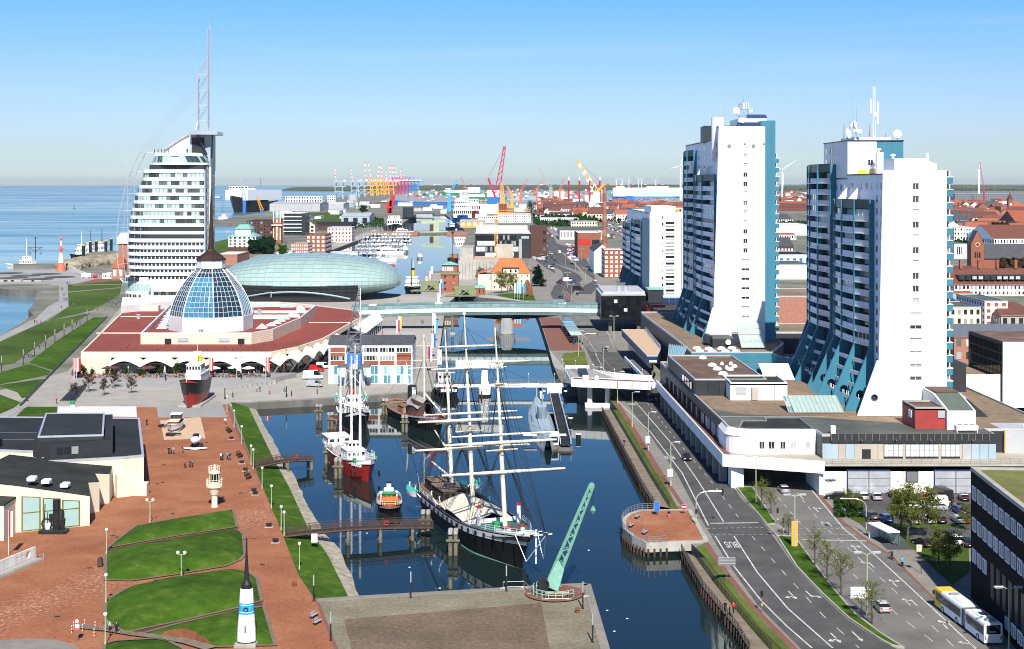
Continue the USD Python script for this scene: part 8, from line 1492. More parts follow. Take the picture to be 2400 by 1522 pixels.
# --- terrace of the restaurants
def par_(col,open_=True):
 def b():
  T=thing('parasol','','parasol');obj('pole',tu_((0,0,0),(0,0,2.7),.05,n=6),'grey_metal',T);obj('foot',cb_(-.4,.4,-.4,.4,0,.1,.03),'concrete',T);obj('canopy',la_([(2.1,2.2),(2.05,2.3),(.1,3.0)]if open_ else[(.16,1.0),(.3,1.3),(.1,3.0)],8),col,T);return T
 return Proto(b)
pm,pw,pc=par_('brick_dark'),par_('white'),par_('canvas',False)
for pr,lab_,xs_ in((pm,'dark maroon open parasol on the mall terrace, %s',(740,770,985,1020)),(pw,'white open parasol on the mall terrace, %s',(1470,1598,1705)),(pc,'closed pale parasol on the mall terrace, %s',(600,633,880,1122,1380,1805))):
 for i,x in enumerate(xs_):pr(lab_%nth(i,'from the west'),(XA(x/2.9275,456),456+(i%2)*1.5,1.45),group='parasols on the mall terrace')
def tab_():
 T=thing('cafe_table','','cafe table');obj('tabletop',cb_(-.4,.4,-.4,.4,.70,.75,.02),'beige',T);obj('leg',tu_((0,0,0),(0,0,.7),.05,n=6),'dark_metal',T)
 for s in(-1,1):q=obj('chair',MB().box(s*.8-.22,s*.8+.22,-.22,.22,.42,.47).box(s*1.0-.02,s*1.0+.02,-.22,.22,.45,.9),'varnish',T);obj('chair_legs',MB().box(s*.8-.2,s*.8-.16,-.2,.2,0,.42).box(s*.8+.16,s*.8+.2,-.2,.2,0,.42),'dark_metal',q)
 return T
tb=Proto(tab_)
for k in range(44):x=-131+(k%22)*2.5+random.uniform(-.4,.4);tb(f'cafe table on the mall terrace, {nth(k % 22, "from the west")}, {["front", "back"][k // 22]} row',(x,451+(k//22)*3+random.uniform(-.4,.4),1.45),random.uniform(-.3,.3),group='cafe tables on the mall terrace')
for k in range(34):c=['black','blue','grey','beige'][k%4];x=-131+random.uniform(0,54);PP.setdefault((c,'jeans','hair',False),person_(c,'jeans','hair'))(f'cafe guest in {c} among the terrace tables',(x,450+random.uniform(0,8),1.45),random.uniform(0,6),.93,f'cafe guests in {c}')
def pot_():
 T=thing('potted_shrub','','potted shrub');obj('pot',cb_(-.5,.5,-.5,.5,0,.7,.05),'coral',T);rg=np.random.default_rng(3);P=rg.normal(0,.38,(260,3))*(1,1,1.5)+(0,0,1.7);u=rg.normal(0,.12,(260,3));v=rg.normal(0,.12,(260,3));obj('foliage',MB().add(np.stack([P-u,P+v,P+u,P-v],1).reshape(-1,3),np.arange(1040).reshape(-1,4)),'leaf_green',T);return T
po=Proto(pot_)
for i,x in enumerate((520,548,565,645,735,855,975,1100,1205,1440,1610)):po(f'potted shrub on the mall terrace, {nth(i, "from the west")}',(XA(x/2.9275,452),450+(i%3)*2,1.45),scale=1.0+.5*(i in(1,8)),group='potted shrubs on the mall terrace')
# --- flags
def flagpole(label,loc,h,cols,w=1.2,hh=None,name='flag',group=None):
 T=thing(name,label,'flag',loc,group=group);obj('pole',tu_((0,0,0),(0,0,h),.07,.05,6),'steel_white',T);hh=hh or h*.42;n=len(cols)
 for i,c in enumerate(cols):
  A=[(w*i/n+w/n*t,.12*sin(5*(i+t)),0)for t in(0,.5,1)];obj('cloth',MB().strip([arr(a)+(0,0,h-hh)for a in A],[arr(a)+(0,0,h-.1)for a in A]),c,T)
 return T
for i,(x,c)in enumerate(((512,('red','white','red')),(523,('red','white')),(535,('white','red')),(1436,('red','white','red')),(1625,('cool_white',)),(1822,('red','white','red')))):flagpole(['westernmost red and white flag at the mall corner','middle red and white flag at the mall corner','easternmost red and white flag at the mall corner','red and white flag before the mall front','pale grey flag before the mall front','red and white flag at the east end of the mall front'][i],(XA(x/2.9275,449),449-(i<3)*1.5,.8),7.2,c,1.3,4.2)
flagpole('red and white flag beside the museum entrance wing',G(*K3([(58,880)])[0]),7.6,('red','white'),.8,4.5)
FC=[('white','cool_white'),('magenta','white'),('cool_white','blue'),('white','sky_blue'),('white',),('red','white'),('white','yellow'),('cool_white','magenta')]
for i,(px,py)in enumerate([(1026,880),(1003,872),(1012,838),(1018,800),(1013,782),(1022,752),(934,790),(929,800),(1025,728),(1027,712),(1030,700),(1033,690),(1010,655),(1004,668),(998,682)]):flagpole(f'{ORD[i]} of the tall banners along the west quay north of the quay house'.replace('second nearest','second'),(XA(px,YD(py)),YD(py),0),8.5,FC[i%8],1.4,5,'banner','banners along the west quay')
# -- the town, the port and everything beyond
random.seed(60)
def bld(name,label,cat,x0,x1,yt,yb,dep,wall,roof='roof_felt',kind='flat',rh=.35,rows=0,cols=0,wm='win_dark',base=None,group=None,ww=.5,wh=.55,Y=None):
 """building whose south front spans pixels x0..x1 with its eaves at yt and its foot at yb; dep = depth in metres"""
 Y=Y or YD(yb);a,b,z=XA(x0,Y),XA(x1,Y),ZA(yt,Y);T=thing(name,label,cat,((a+b)/2,Y,0),group=group);w=(b-a)/2;h=z
 if kind in('gable','hip','gabley'):rz=h*rh if rh>0 else-rh
 obj('wall',MB().box(-w,w,0,dep,0,h),wall,T);e=.4
 if kind=='flat':obj('roof',MB().box(-w+.3,w-.3,.3,dep-.3,h,h+.1),roof,T);obj('rim',pr_(sg.box(-w-.1,-.1,w+.1,dep+.1).difference(sg.box(-w+.3,.3,w-.3,dep-.3)),h-.2,h+.5),wall if wall.startswith('brick')else 'roof_light',T)
 else:
  i=w*.45 if kind=='hip' else 0
  if kind=='gabley':r=lf_([[(-w-e,y,h-.2),(0,y,h+rz),(w+e,y,h-.2)]for y in(-e,dep+e)],closed=False);obj('gable',MB().add([(-w,0,h),(w,0,h),(0,0,h+rz)],[(0,1,2)]),wall,T)
  else:
   r=MB();c=[(-w-e,-e,h-.2),(w+e,-e,h-.2),(w+e,dep+e,h-.2),(-w-e,dep+e,h-.2)];p,q=(-w+i-e*(kind!='hip'),dep/2,h+rz),(w-i+e*(kind!='hip'),dep/2,h+rz);r.add([c[0],c[1],q,p],[(0,1,2,3)]);r.add([c[2],c[3],p,q],[(0,1,2,3)])
   if kind=='hip':r.add([c[1],c[2],q],[(0,1,2)]);r.add([c[3],c[0],p],[(0,1,2)])
   else:[obj('gable',MB().add([(s*w,0,h),(s*w,dep,h),(s*w,dep/2,h+rz)],[(0,1,2)]),wall,T)for s in(1,-1)]
  obj('roof',r,roof,T)
 if base:obj('plinth',MB().box(-w-.1,w+.1,-.12,0,0,h*.3),base,T)
 side=1 if(a+b)<0 else-1;J=MB()
 for r_ in range(rows):
  for c_ in range(cols):
   x,zz=-w+2*w*(c_+.5)/cols,h*(r_+.55)/rows;m=(J if Y>1500 or rows*cols>90 else MB()).box(x-w/cols*ww,x+w/cols*ww,-.1,-.02,zz-h/rows*wh/2,zz+h/rows*wh/2)
   if m is not J:obj('window',m,wm,T)
 n=max(1,int(cols*dep/(2*w+.1)))
 for r_ in range(rows):
  for c_ in range(min(n,12)):y,zz=dep*(c_+.5)/min(n,12),h*(r_+.55)/rows;J.box(side*w-.06,side*w+.06,y-dep/min(n,12)*ww/2,y+dep/min(n,12)*ww/2,zz-h/rows*wh/2,zz+h/rows*wh/2)
 if J.n:obj('side_windows',J,wm,T,kind='stuff')
 return T,w,h
 # --- left shore
T=thing('lighthouse','red and white striped lighthouse at the tip of the shore plaza','lighthouse',G(143,637));q=YD(637)/FOC
for r0,r1,z0,z1,c in((11.5,6.2,0,21,'coral'),(6.2,3.2,21,44,'white'),(3.2,2.6,44,52,'coral'),(2.4,2.2,52,60,'coral'),(2.3,1.9,60,72,'white'),(1.8,1.6,72,74,'coral')):obj('tower',tu_((0,0,z0*q),(0,0,z1*q),r0*q,r1*q,16),c,T)
obj('gallery',la_([(3*q,50*q),(5.4*q,52*q),(5.4*q,54.5*q),(2.4*q,54.5*q)],14),'coral',T);obj('lantern',MB().ball((0,0,77*q),3.6*q,2),'coral',T);obj('spire',tu_((0,0,80*q),(0,0,88*q),.6*q,.05,6),'coral',T)
T=thing('semaphore','black semaphore mast with two arms behind the white patrol boat','semaphore',G(83,614));q=YD(614)/FOC;P=lambda*a:[arr((x*q,0,z*q))for x,z in a];obj('mast',pa_(P((0,0),(0,58)),.9*q,6),'black',T);obj('arms',pa_(P((-14,34),(0,24),(14,34)),.6*q,5).path(P((-15,33),(15,33)),.5*q,5).path(P((-6,56),(6,56)),.4*q,4),'black',T)
for s in(-1,1):obj('dial',MB().add(*_torus(3.2*q,.3*q,14,4)).xf(arr([[1,0,0],[0,0,1.0],[0,-1.0,0]]),(s*14*q,0,31*q)),'black',T);obj('sign',pa_(P((s*11,16),(s*11,24)),.4*q,4).path(P((s*14,16),(s*14,24)),.4*q,4).path(P((s*11,20),(s*14,20)),.4*q,4),'black',T)
rk=MB();rg=np.random.default_rng(2)
for k in range(60):px=rg.uniform(152,282);c=G(px,634-(px-152)*.13-rg.uniform(0,10));r=rg.uniform(2.5,7);m=trimesh.creation.icosphere(2);v=m.vertices*(1+.45*(meshkit.fbm(m.vertices*1.4+k,3,k)[:,None]-.5))*r*(1.4,1,.75);rk.add(v+c+(0,0,r*.25),m.faces)
T=thing('zoo_rocks','heap of artificial ochre rocks on the shore behind the lighthouse','rocks');obj('rocks',rk,'g_rock',T,kind='stuff')
T,w,h=bld('brick_pavilion','brick house with orange roof and pale brick lookout tower beside the hotel','house',262,290,628,655,14,'brick_rose','tile_orange','hip',.9,1,2,'white');obj('tower',MB().box(-2,9,10,18,0,23),'brick_rose',T);obj('tower_top',lf_([[(-3+k,9+k,z),(10-k,9+k,z),(10-k,19-k,z),(-3+k,19-k,z)]for k,z in((0,23),(0,27),(2,30))],cap=True),'ivory',T)
bld('shore_cafe','low white cafe with grey roof before the brick pavilion','cafe',240,261,642,654,10,'white','roof_light',rows=1,cols=4);T=thing('camper','white camper van with a red trailer by the shore wall','van',G(207,652),0);obj('body',cb_(-4.5,2,-1,1,.5,3.2,.3),'white',T);obj('trailer',cb_(3,6,-1,1,.4,2,.2),'red',T);[obj('wheel',tu_((x,-1.05,.4),(x,1.05,.4),.4,n=10),'tyre',T)for x in(-3.2,.8,4.5)]
T=thing('shore_wall','long white wall curving right from the lighthouse','wall');P=[G(156,630),G(176,640),G(200,649),G(213,652)];[obj('wall',br_(a+(0,0,1.6),b+(0,0,1.6),.6,3.2-i*.7),'white_wall',T)for i,(a,b)in enumerate(zip(P[:-1],P[1:]))]
T=thing('shore_benches','row of long pale block benches on the shore plaza','benches');[obj('block',cb_(G(px,660)[0]-3.4,G(px,660)[0]+3.4,911,913,0,.9,.1),'beige',T)for px in(8,23,40,70,88)]
obj('plaza_pattern',MB().add(*(lambda m:m.mesh())(MB().sheet(unary_union([sg.Point(G(x,y)[0],G(x,y)[1]).buffer(1,12).buffer(0)for x,y in((20,641),(60,647),(110,643),(30,652),(90,655),(140,650))]).buffer(9).intersection(land),ZL[0]+.02))),'g_road',kind='structure')
# --- ships near and far
def boat(name,label,cat,px,py,L,B,h,mat,hd=-90,z=-4.2,boot=None,hs=(),stripe=None,ms=(),fun=None,group=None,deck='g_slab'):
 c=G(px,py,z);d=arr([cos(rad(hd)),sin(rad(hd))])*L/2;T,R,D,lo=ship(name,label,cat,c[:2]-d,c[:2]+d,L,B,h*.85,h*.7,h*1.15,mat,deck,boot,stripe,group,z,bulw=h*.15,full=.2,sharp=.4)
 for x0,x1,wd,z0,z1,mm,wn in hs:house(T,x0*L,x1*L,wd*B,z0,z1,mm,mm,wn,c=min(.3,wd*B*.1))
 for x,z0,z1,r,mm in ms:smast(T,x*L,z0,z1,r,mm)
 if fun:obj('funnel',tu_((fun[0]*L,0,fun[1]),(fun[0]*L,0,fun[2]),fun[3],n=12),fun[4],T);obj('funnel_top',tu_((fun[0]*L,0,fun[2]),(fun[0]*L,0,fun[2]+fun[3]),fun[3]*.98,n=12),'black',T)
 return T
boat('patrol_boat','white patrol boat moored below the semaphore','boat',68,631,46,9,3.5,'white',160,hs=[(-.1,.15,.7,3,7,'white',4),(-.02,.1,.5,7,10,'white',4)],ms=[(.05,10,24,.4,'white')])
for i,(px,py,c)in enumerate(((193,604,'white'),(214,600,'white'),(240,597,'white'))):boat('shore_tug',['white and black tug nearest the lighthouse, bow out','tug with dark mast between two others on the shore quay','tug with red stern, easternmost at the shore quay'][i],'tugboat',px,py,30,10,3.5,['black_hull','navy','ship_red'][i],-120,hs=[(-.1,.2,.6,3,8,c,3),(0,.14,.45,8,12,c,4)],ms=[(.02,12,24,.35,'black' if i else 'white')],boot='red' if i else None)
for i,(px,py)in enumerate(((196,602),(212,592),(226,590),(248,590),(261,584))):T=thing('yellow_capped_pile',f'black pile with yellow cap by the shore tugs, {["first", "second", "third", "fourth", "last"][i]} from the lighthouse','pile',G(px,py));obj('pile',tu_((0,0,-4),(0,0,9.5),1.3,n=10),'black',T);obj('cap',tu_((0,0,9.5),(0,0,10.4),1.35,n=10),'yellow',T)
boat('river_tug','red and white tug on the river right of the hotel','tugboat',521,519,36,11,4,'ship_red',10,hs=[(-.2,.25,.7,3.5,8,'white',3),(-.02,.16,.5,8,13,'white',4)],ms=[(.03,13,30,.4,'black')])
boat('small_ferry','tiny white ferry on the river beside the hotel tower','boat',509,466,42,10,4,'blue',20,hs=[(-.2,.3,.7,3,9,'white',3)],ms=[(0,9,20,.4,'white')]);boat('coastal_ship','faint white ship on the horizon left of the hotel','ship',225,432.6,300,50,20,'white',0,hs=[(-.4,-.2,.8,15,45,'white',0)]);boat('launch','small dark launch on the far river','boat',17,440,60,14,6,'navy',0)
T=thing('buoy','green buoy floating on the river','buoy',G(174,489,-4.2));obj('float',la_([(4,-1),(4,1.5),(1.2,2),(.5,12),(0,12.4)],10),'green',T)
T=boat('car_carrier','grey and black car carrier in dock under cranes','ship',592,497,190,62,34,'black_hull',-110,hs=[(-.45,.38,.96,28,52,'cool_white',0),(.15,.34,.8,52,60,'white',6)],ms=[(-.2,50,80,1.5,'grey_metal')])
for(a,b,c,r,lb)in(((563,412),(573,470),'light_metal',2.2,'pale crane leaning left over the docked car carrier'),((602,460),(614,493),'crane_orange',2.2,'orange crane jib beside the docked car carrier')):T=thing('dock_crane',lb,'crane');A,B=PY(*a,2950),PY(*b,2950);obj('jib',pa_([B-(3,0,0),A-(.6,0,0)],r*.4,4).path([B+(3,0,0),A+(.6,0,0)],r*.4,4),c,T);obj('tower',br_((B[0],2950,0),B,6,6),'blue' if r>2 else c,T);[obj('lattice',br_(B+(A-B)*k/8-(2.5,0,0),B+(A-B)*(k+1)/8+(2,0,0),.7,.7),c,T)for k in range(8)]
boat('laid_up_ship','black ship with white bridge and twin red masts at the quay','cargo ship',921,544,100,22,11,'black_hull',-80,-3,'ship_red',[(.05,.25,.9,8,17,'white',6),(.1,.2,.7,17,22,'white',5)]);T=thing('red_derricks','pair of red derrick masts behind the white bridge of the black ship','crane');[obj('post',br_(PY(x,500,1900),PY(x+dx,yt,1900),3,3),'red',T)for x,dx,yt in((909,0,472),(915,1,470),(917,7,458),(912,6,460))];obj('tie',br_(PY(906,488,1899),PY(922,484,1899),2,2),'red',T)
boat('barge','black lighter with dark crane house in the outer basin','barge',960,516,46,24,5,'black_hull',-75,-3,hs=[(-.45,-.1,.7,4,22,'slate_dark',0)])
boat('ferry','white ferry with blue hull, bow on, in the outer dock','ferry',1081,522,120,31,13,'blue',-85,-3,'navy',[(-.45,.36,.95,9,22,'white',9),(-.4,.33,.9,22,29,'white',9),(-.3,.3,.8,29,36,'white',8),(.1,.25,.7,36,41,'white',6)],ms=[(.1,40,52,.6,'white')])
boat('red_bow_ship','white ship with red and blue bow beside the ferry','ship',1105,512,110,26,14,'ship_red',-80,-3,None,[(-.4,.3,.9,9,26,'white',7),(.0,.25,.7,26,36,'white',6)])
boat('dredger','grey survey ship moored by the green drawbridge','ship',1057,538,44,11,4,'slate_dark',-75,-3,hs=[(-.1,.2,.7,3,9,'steel_white',4)],ms=[(0,9,17,.3,'white')])
boat('blue_freighter','long blue freighter lying across the basin','cargo ship',1010,483,230,26,15,'blue',182,-3,'ship_red',[(-.47,-.36,.9,12,46,'white',3)])
boat('steam_ship','black steamship with white upperworks and yellow funnel at the west quay','steam ship',967,683,54,9.5,4.6,'black_hull',-88,-3,'ship_red',[(-.1,.22,.85,3.6,6.4,'white',7),(.02,.18,.75,6.4,9,'white',6)],'white',[(.33,3,21,.28,'wood_dark'),(-.3,3,18,.25,'spar')],(-.06,6,12.5,1.25,'yellow'))
T=boat('cog','dark wooden cog with single mast and flag behind the brick bridge tower','sailing ship',1061,616,24,8,4.6,'wood_dark',-95,-3,None,[(-.45,-.15,.8,3.5,6.4,'brick_rose',0)],'varnish',[(.02,2,25,.32,'wood_dark')]);obj('crow_nest',la_([(.5,23),(1.3,25.4)],8),'wood_dark',T);obj('flag',pl9([(.5,0,18),(3,.3,17.6),(3,.3,19),(.5,0,19.6)],(0,1,0),.05),'crane_orange',T)
boat('white_car_carrier','huge white car carrier with blue waterline far behind the chimney','ship',1515,466,310,40,12,'cyan_blue',181,-3,None,[(-.49,.46,.97,10,46,'white',0),(-.3,.0,.5,46,52,'ivory',0),(.3,.42,.6,46,53,'ivory',6)])
for nm,lb,px,py,L,B,h,c,wc in(('supply_ship','orange supply ship in the far harbour',1362,481,110,22,12,'orange','white'),('blue_supply_ship','blue tug-like ship right of the orange supply ship',1460,476,100,20,10,'blue','blue'),('white_freighter','white freighter in dry dock behind the red crawler crane',1130,470,200,30,16,'green','white'),('second_white_freighter','white ship with green waterline right of the blue harbour crane',1085,459,260,34,18,'green','white'),('grey_frigate','grey naval ship lying beyond the white hall',1225,476,150,20,10,'sub_grey','sub_grey'),('far_white_ship','white ship with orange deckhouse in the far harbour',1290,470,150,26,14,'white','white')):boat(nm,lb,'ship',px,py,L,B,h,c,178,-3,None,[(-.35,-.1,.8,h*.8,h*2.4,wc,0),(-.05,.3,.8,h*.8,h*1.5,wc,0),(.25,.35,.6,h*.8,h*2.2,wc,5)])
# marina
T=thing('marina_pontoons','grey floating pontoons of the marina','pontoons');rows_=[(553,858,965),(560,850,962),(568,846,965),(577,838,955),(587,833,935),(598,828,905)]
for py,xa,xb in rows_:a,b=G(xa,py,-1.9),G(xb,py,-1.9);obj('pontoon',MB().box(a[0],b[0],a[1]-1.2,a[1]+1.2,-2.1,-1.6),'wood',T)
def yb_(kind,col):
 def b():
  T=thing('yacht','','yacht');L=10.5;R,D=hull(L,3.2,1.2,1.1,1.5,draft=.4,full=.3,sharp=.6,n=14);m=lf_(R,closed=False);r=arr(R[0]);m.add(np.vstack([r,r.mean(0)]),[(k+1,k,8)for k in range(7)]);obj('hull',m,col,T,smooth=50);obj('deck',MB().strip([(x,-b_,z-.05)for x,b_,z in D],[(x,b_,z-.05)for x,b_,z in D]),'cloth_white',T)
  if kind:obj('cabin',cb_(-2.6,1.4,-.95,.95,1.0,1.75,.2),'white',T);obj('mast',tu_((.8,0,1),(.8,0,13.5),.17,.1,6),'light_metal',T);obj('boom',tu_((.8,0,2.6),(-3.6,0,2.5),.16,n=6),'blue' if col=='white' else 'white',T);obj('spreader',br_((.8,-.9,8),(.8,.9,8),.06,.06),'light_metal',T)
  else:obj('cabin',cb_(-3.6,2.2,-1.25,1.25,1.0,2.3,.3),'white',T);obj('windows',cb_(-3.0,1.9,-1.28,1.28,1.6,2.05,.1),'car_glass',T);obj('flybridge',cb_(-3.0,.2,-1.0,1.0,2.3,3.0,.25),'white',T)
  return T
 return Proto(b)
YT={(k,c):yb_(k,c)for k in(0,1)for c in('white','navy')};rg=random.Random(9)
for r,(py,xa,xb)in enumerate(rows_):
 n=int((XA(xb,YD(py,-3))-XA(xa,YD(py,-3)))/4.2)
 for i in range(n):
  for s in(-1,1):
   if rg.random()<.9:k,c=int(rg.random()<.6),rg.choice(['white','white','white','navy']);p=G(xa+(xb-xa)*(i+.5)/n,py,-2.0);YT[(k,c)](f'{c} {"sailing" if k else "motor"} yacht, {["farthest", "second farthest", "third farthest", "middle", "second nearest", "nearest"][r]} marina row, {"near" if s < 0 else "far"} side, {nth(i, "from the west")}',p+(0,s*6.8,0),pi/2*s,rg.uniform(.8,1.1),f'{c} {"sailing" if k else "motor"} yachts in marina row {r + 1}')
for lb,px,py,sc,rz,k in(('large white motor yacht, nearest in the marina',915,598,2.5,.1,0),('white motor yacht with tall flybridge at the marina mouth',950,592,1.9,-1.4,0),('white sailing yacht lying alone south of the marina',908,614,1.5,.05,1),('white motor boat by the banners of the west quay',984,607,1.4,-1.3,0),('long white yacht at the far end of the marina',945,549,2.6,.1,0)):YT[(k,'white')](lb,G(px,py,-2),rz,sc)
T=thing('green_drawbridge','pale green counterweight drawbridge across the harbour mouth','drawbridge');q=1830;obj('beam',br_(PY(988,522,q),PY(1044,518,q),3,3.4),'lamp_green',T);[obj('leg',br_(PY(x,545,q),PY(x,521,q),3,3.2),'lamp_green',T)for x in(1019,1026)];obj('roadway',br_(PY(978,544.5,q),PY(1050,543,q),14,1.2),'lamp_green',T);obj('hut',MB().box(XA(1007,q),XA(1016,q),q,q+8,0,10),'brick_dark',T);T=thing('harbour_dam','brick-faced dam carrying the road to the green drawbridge','dam');[obj('wall',MB().box(XA(a,1800),XA(b,1800),1795,1835,-5,.6),'brick_rose',T)for a,b in((860,980),(1048,1100))]
# --- bascule bridges, brick tower
for i,(px,py)in enumerate(((1010,672),(1090,684))):
 T=thing('bascule_bridge',['olive green bascule bridge, western leaf beside the banners','olive green bascule bridge, eastern leaf beside the brick tower'][i],'bascule bridge',G(px,py+12),.1,scale=.6)
 for y in(0,9):obj('portal',MB().box(-10,9,y,y+1,6.5,9.5).plate([(-10,y,0),(-6,y,0),(-4,y,6.6),(-8,y,6.6)],(0,1,0),1).plate([(4,y,0),(10,y,0),(9,y,6.6),(3,y,6.6)],(0,1,0),1),'bridge_green',T);obj('brace',br_((-5,y,.8),(3,y,6.4),1.0,.9).bar((8,y,1),(-2,y,7),.8,.9),'bridge_green',T)
 obj('leaf',pl9([(-20,-2,.5),(12,-4,.5),(14,12,.5),(-16,12,.5)],(0,0,1),.9),'bridge_green',T);obj('counterweight',MB().box(-3,3,1.2,8.8,1.4,5.5),'slate_dark',T)
T,w,h=bld('bridge_tower','brick bridge tower with mint copper roof beside the bascule bridge','tower',1033,1074,642,686,10,'brick','brick',rows=3,cols=2,ww=.22,wh=.3);obj('cornice',MB().box(-w-.6,w+.6,-.6,10.6,h-.4,h+.6),'bridge_green',T);obj('lookout',MB().box(-w+.6,w-.6,.6,9.4,h+.6,h+5),'brick',T);[obj('lookout_window',MB().box(-w+1+k*1.3,-w+1.9+k*1.3,.5,.62,h+1.5,h+4),'blind',T)for k in range(5)];obj('roof',lf_([[(-w-k,-k,z),(w+k,-k,z),(w+k,10+k,z),(-w-k,10+k,z)]for k,z in((.3,h+5),)]+[[(0,5,h+7)]*4]),'copper',T)
T,w,h=bld('bridge_hut','small brick hut with mint copper roof by the lock wall','hut',1111,1137,675,692,7,'brick','copper','hip',.4,1,3,ww=.2)
T,w,h=bld('yellow_villa','cream villa with large orange hipped roof beside the road bend','villa',1152,1242,640,681,22,'cream','tile_bright','hip',.8,3,7,ww=.22,wh=.4);obj('dormer',MB().box(-4.5,4.5,-.5,8,h-.3,h+2.6),'cream',T);obj('dormer_roof',MB().box(-5,5,-.9,8,h+2.6,h+3.0),'slate_dark',T);[obj('dormer_window',MB().box(x-.5,x+.5,-.6,-.5,h+.6,h+2),'win_dark',T)for x in(-3,0,3)];obj('side_wing',MB().box(-w-8,-w,4,18,0,h-1),'cream',T);obj('wing_roof',pl9([(-w-8.4,3.6,h-1),(-w,3.6,h+2),(-w,18.4,h+2),(-w-8.4,18.4,h-1)],(0,0,1),.3),'tile_bright',T)
T=thing('sculpture','rusty brown propeller-like sculpture by the yellow villa','sculpture',G(1236,695));[obj('blade',MB().ball((0,0,0),1,2).xf(rotz(0)@np.diag([1.5,.5,3.2])@arr([[cos(a),0,sin(a)],[0,1,0],[-sin(a),0,cos(a)]]),(1.8*sin(a),0,4+2.2*cos(a))),'rust',T)for a in(0,2.1,4.2)]
for i,px in enumerate((1206,1212,1218,1226)):flagpole(['westernmost','second','third','easternmost'][i]+' white and blue flag on the green by the sculpture',G(px,703),9,('white','sky_blue')if i<3 else('sky_blue','cyan_blue'),1.3,5.5)
# --- mid-distance buildings: label, px from, to, eaves, foot, depth ...
bl=lambda*a,**k:bld(*a,**k)
T,w,h=bl('grey_college','large grey building with dark and pale glass bands beyond the villa','college',1113,1244,548,606,70,'dark_panel','roof_white')
for z0,z1,a,b,c in((.76,.93,.02,.78,'win_dark'),(.52,.70,.04,.36,'blind'),(.52,.70,.36,.78,'win_dark'),(.28,.47,.02,.18,'blind'),(.28,.47,.18,.36,'win_dark'),(.28,.47,.36,.78,'blind'),(.08,.23,.02,.18,'win_dark'),(.08,.23,.18,.7,'blind'),(.8,.9,.83,.97,'pale_glass')):
 n=int((b-a)*26)
 for k in range(n):x=-w+2*w*(a+(b-a)*k/n);obj('glass_panel',MB().box(x+.1,x+2*w*(b-a)/n-.1,-.3,-.02,h*z0,h*z1),c,T)
obj('roof_house',MB().box(-w,w*.9,40,70,h,h+5),'roof_white',T);obj('brown_wing',MB().box(w+.2,w+14,6,80,0,h+5),'brick_dark',T);[obj('wing_window',MB().box(w+10.5,w+12.5,5.9,6,6+k*7,9+k*7),'win_dark',T)for k in range(3)]
T,w,h=bl('concrete_museum','low concrete museum with netted front left of the villa','museum',1075,1180,613,655,55,'concrete','roof_sand');[obj('net_frame',MB().box(-w+k*2.3,-w+k*2.3+.2,-.4,-.1,0,h),'grey_metal',T)for k in range(14)];obj('ramp_wall',MB().box(-w,-w+9,20,60,h,h+8),'concrete',T);obj('slab_tower',MB().box(XA(1163,990)-XA(1127,YD(655)),XA(1202,990)-XA(1127,YD(655)),45,52,0,21),'beige',T);obj('pillar',MB().box(25,27,30,32,0,25),'concrete',T)
T=thing('tower_crane','yellow tower crane rising in front of the grey building','crane');Yc=1000;m=MB();zt=ZA(500,Yc);xc=XA(1163,Yc)
for dx in(-1,1):
 for dy in(-1,1):m.bar((xc+dx,Yc+dy,0),(xc+dx,Yc+dy,zt),.3,.3)
for k in range(16):m.bar((xc-1,Yc-1,zt*k/16),(xc+1,Yc-1,zt*(k+1)/16),.25,.25);m.bar((xc+1,Yc-1,zt*k/16),(xc-1,Yc-1,zt*(k+1)/16),.25,.25)
obj('mast',m,'crane_orange',T);m=MB();A,B=(xc-7,Yc,zt),(XA(1241,Yc),Yc+10,zt+1);[m.bar(arr(A)+(0,d,e),arr(B)+(0,d,e),.35,.35)for d,e in((-.8,0),(.8,0),(0,1.4))];obj('jib',m,'crane_orange',T);obj('peak',br_((xc,Yc,zt),(xc,Yc,zt+5),.6,.6),'crane_orange',T)
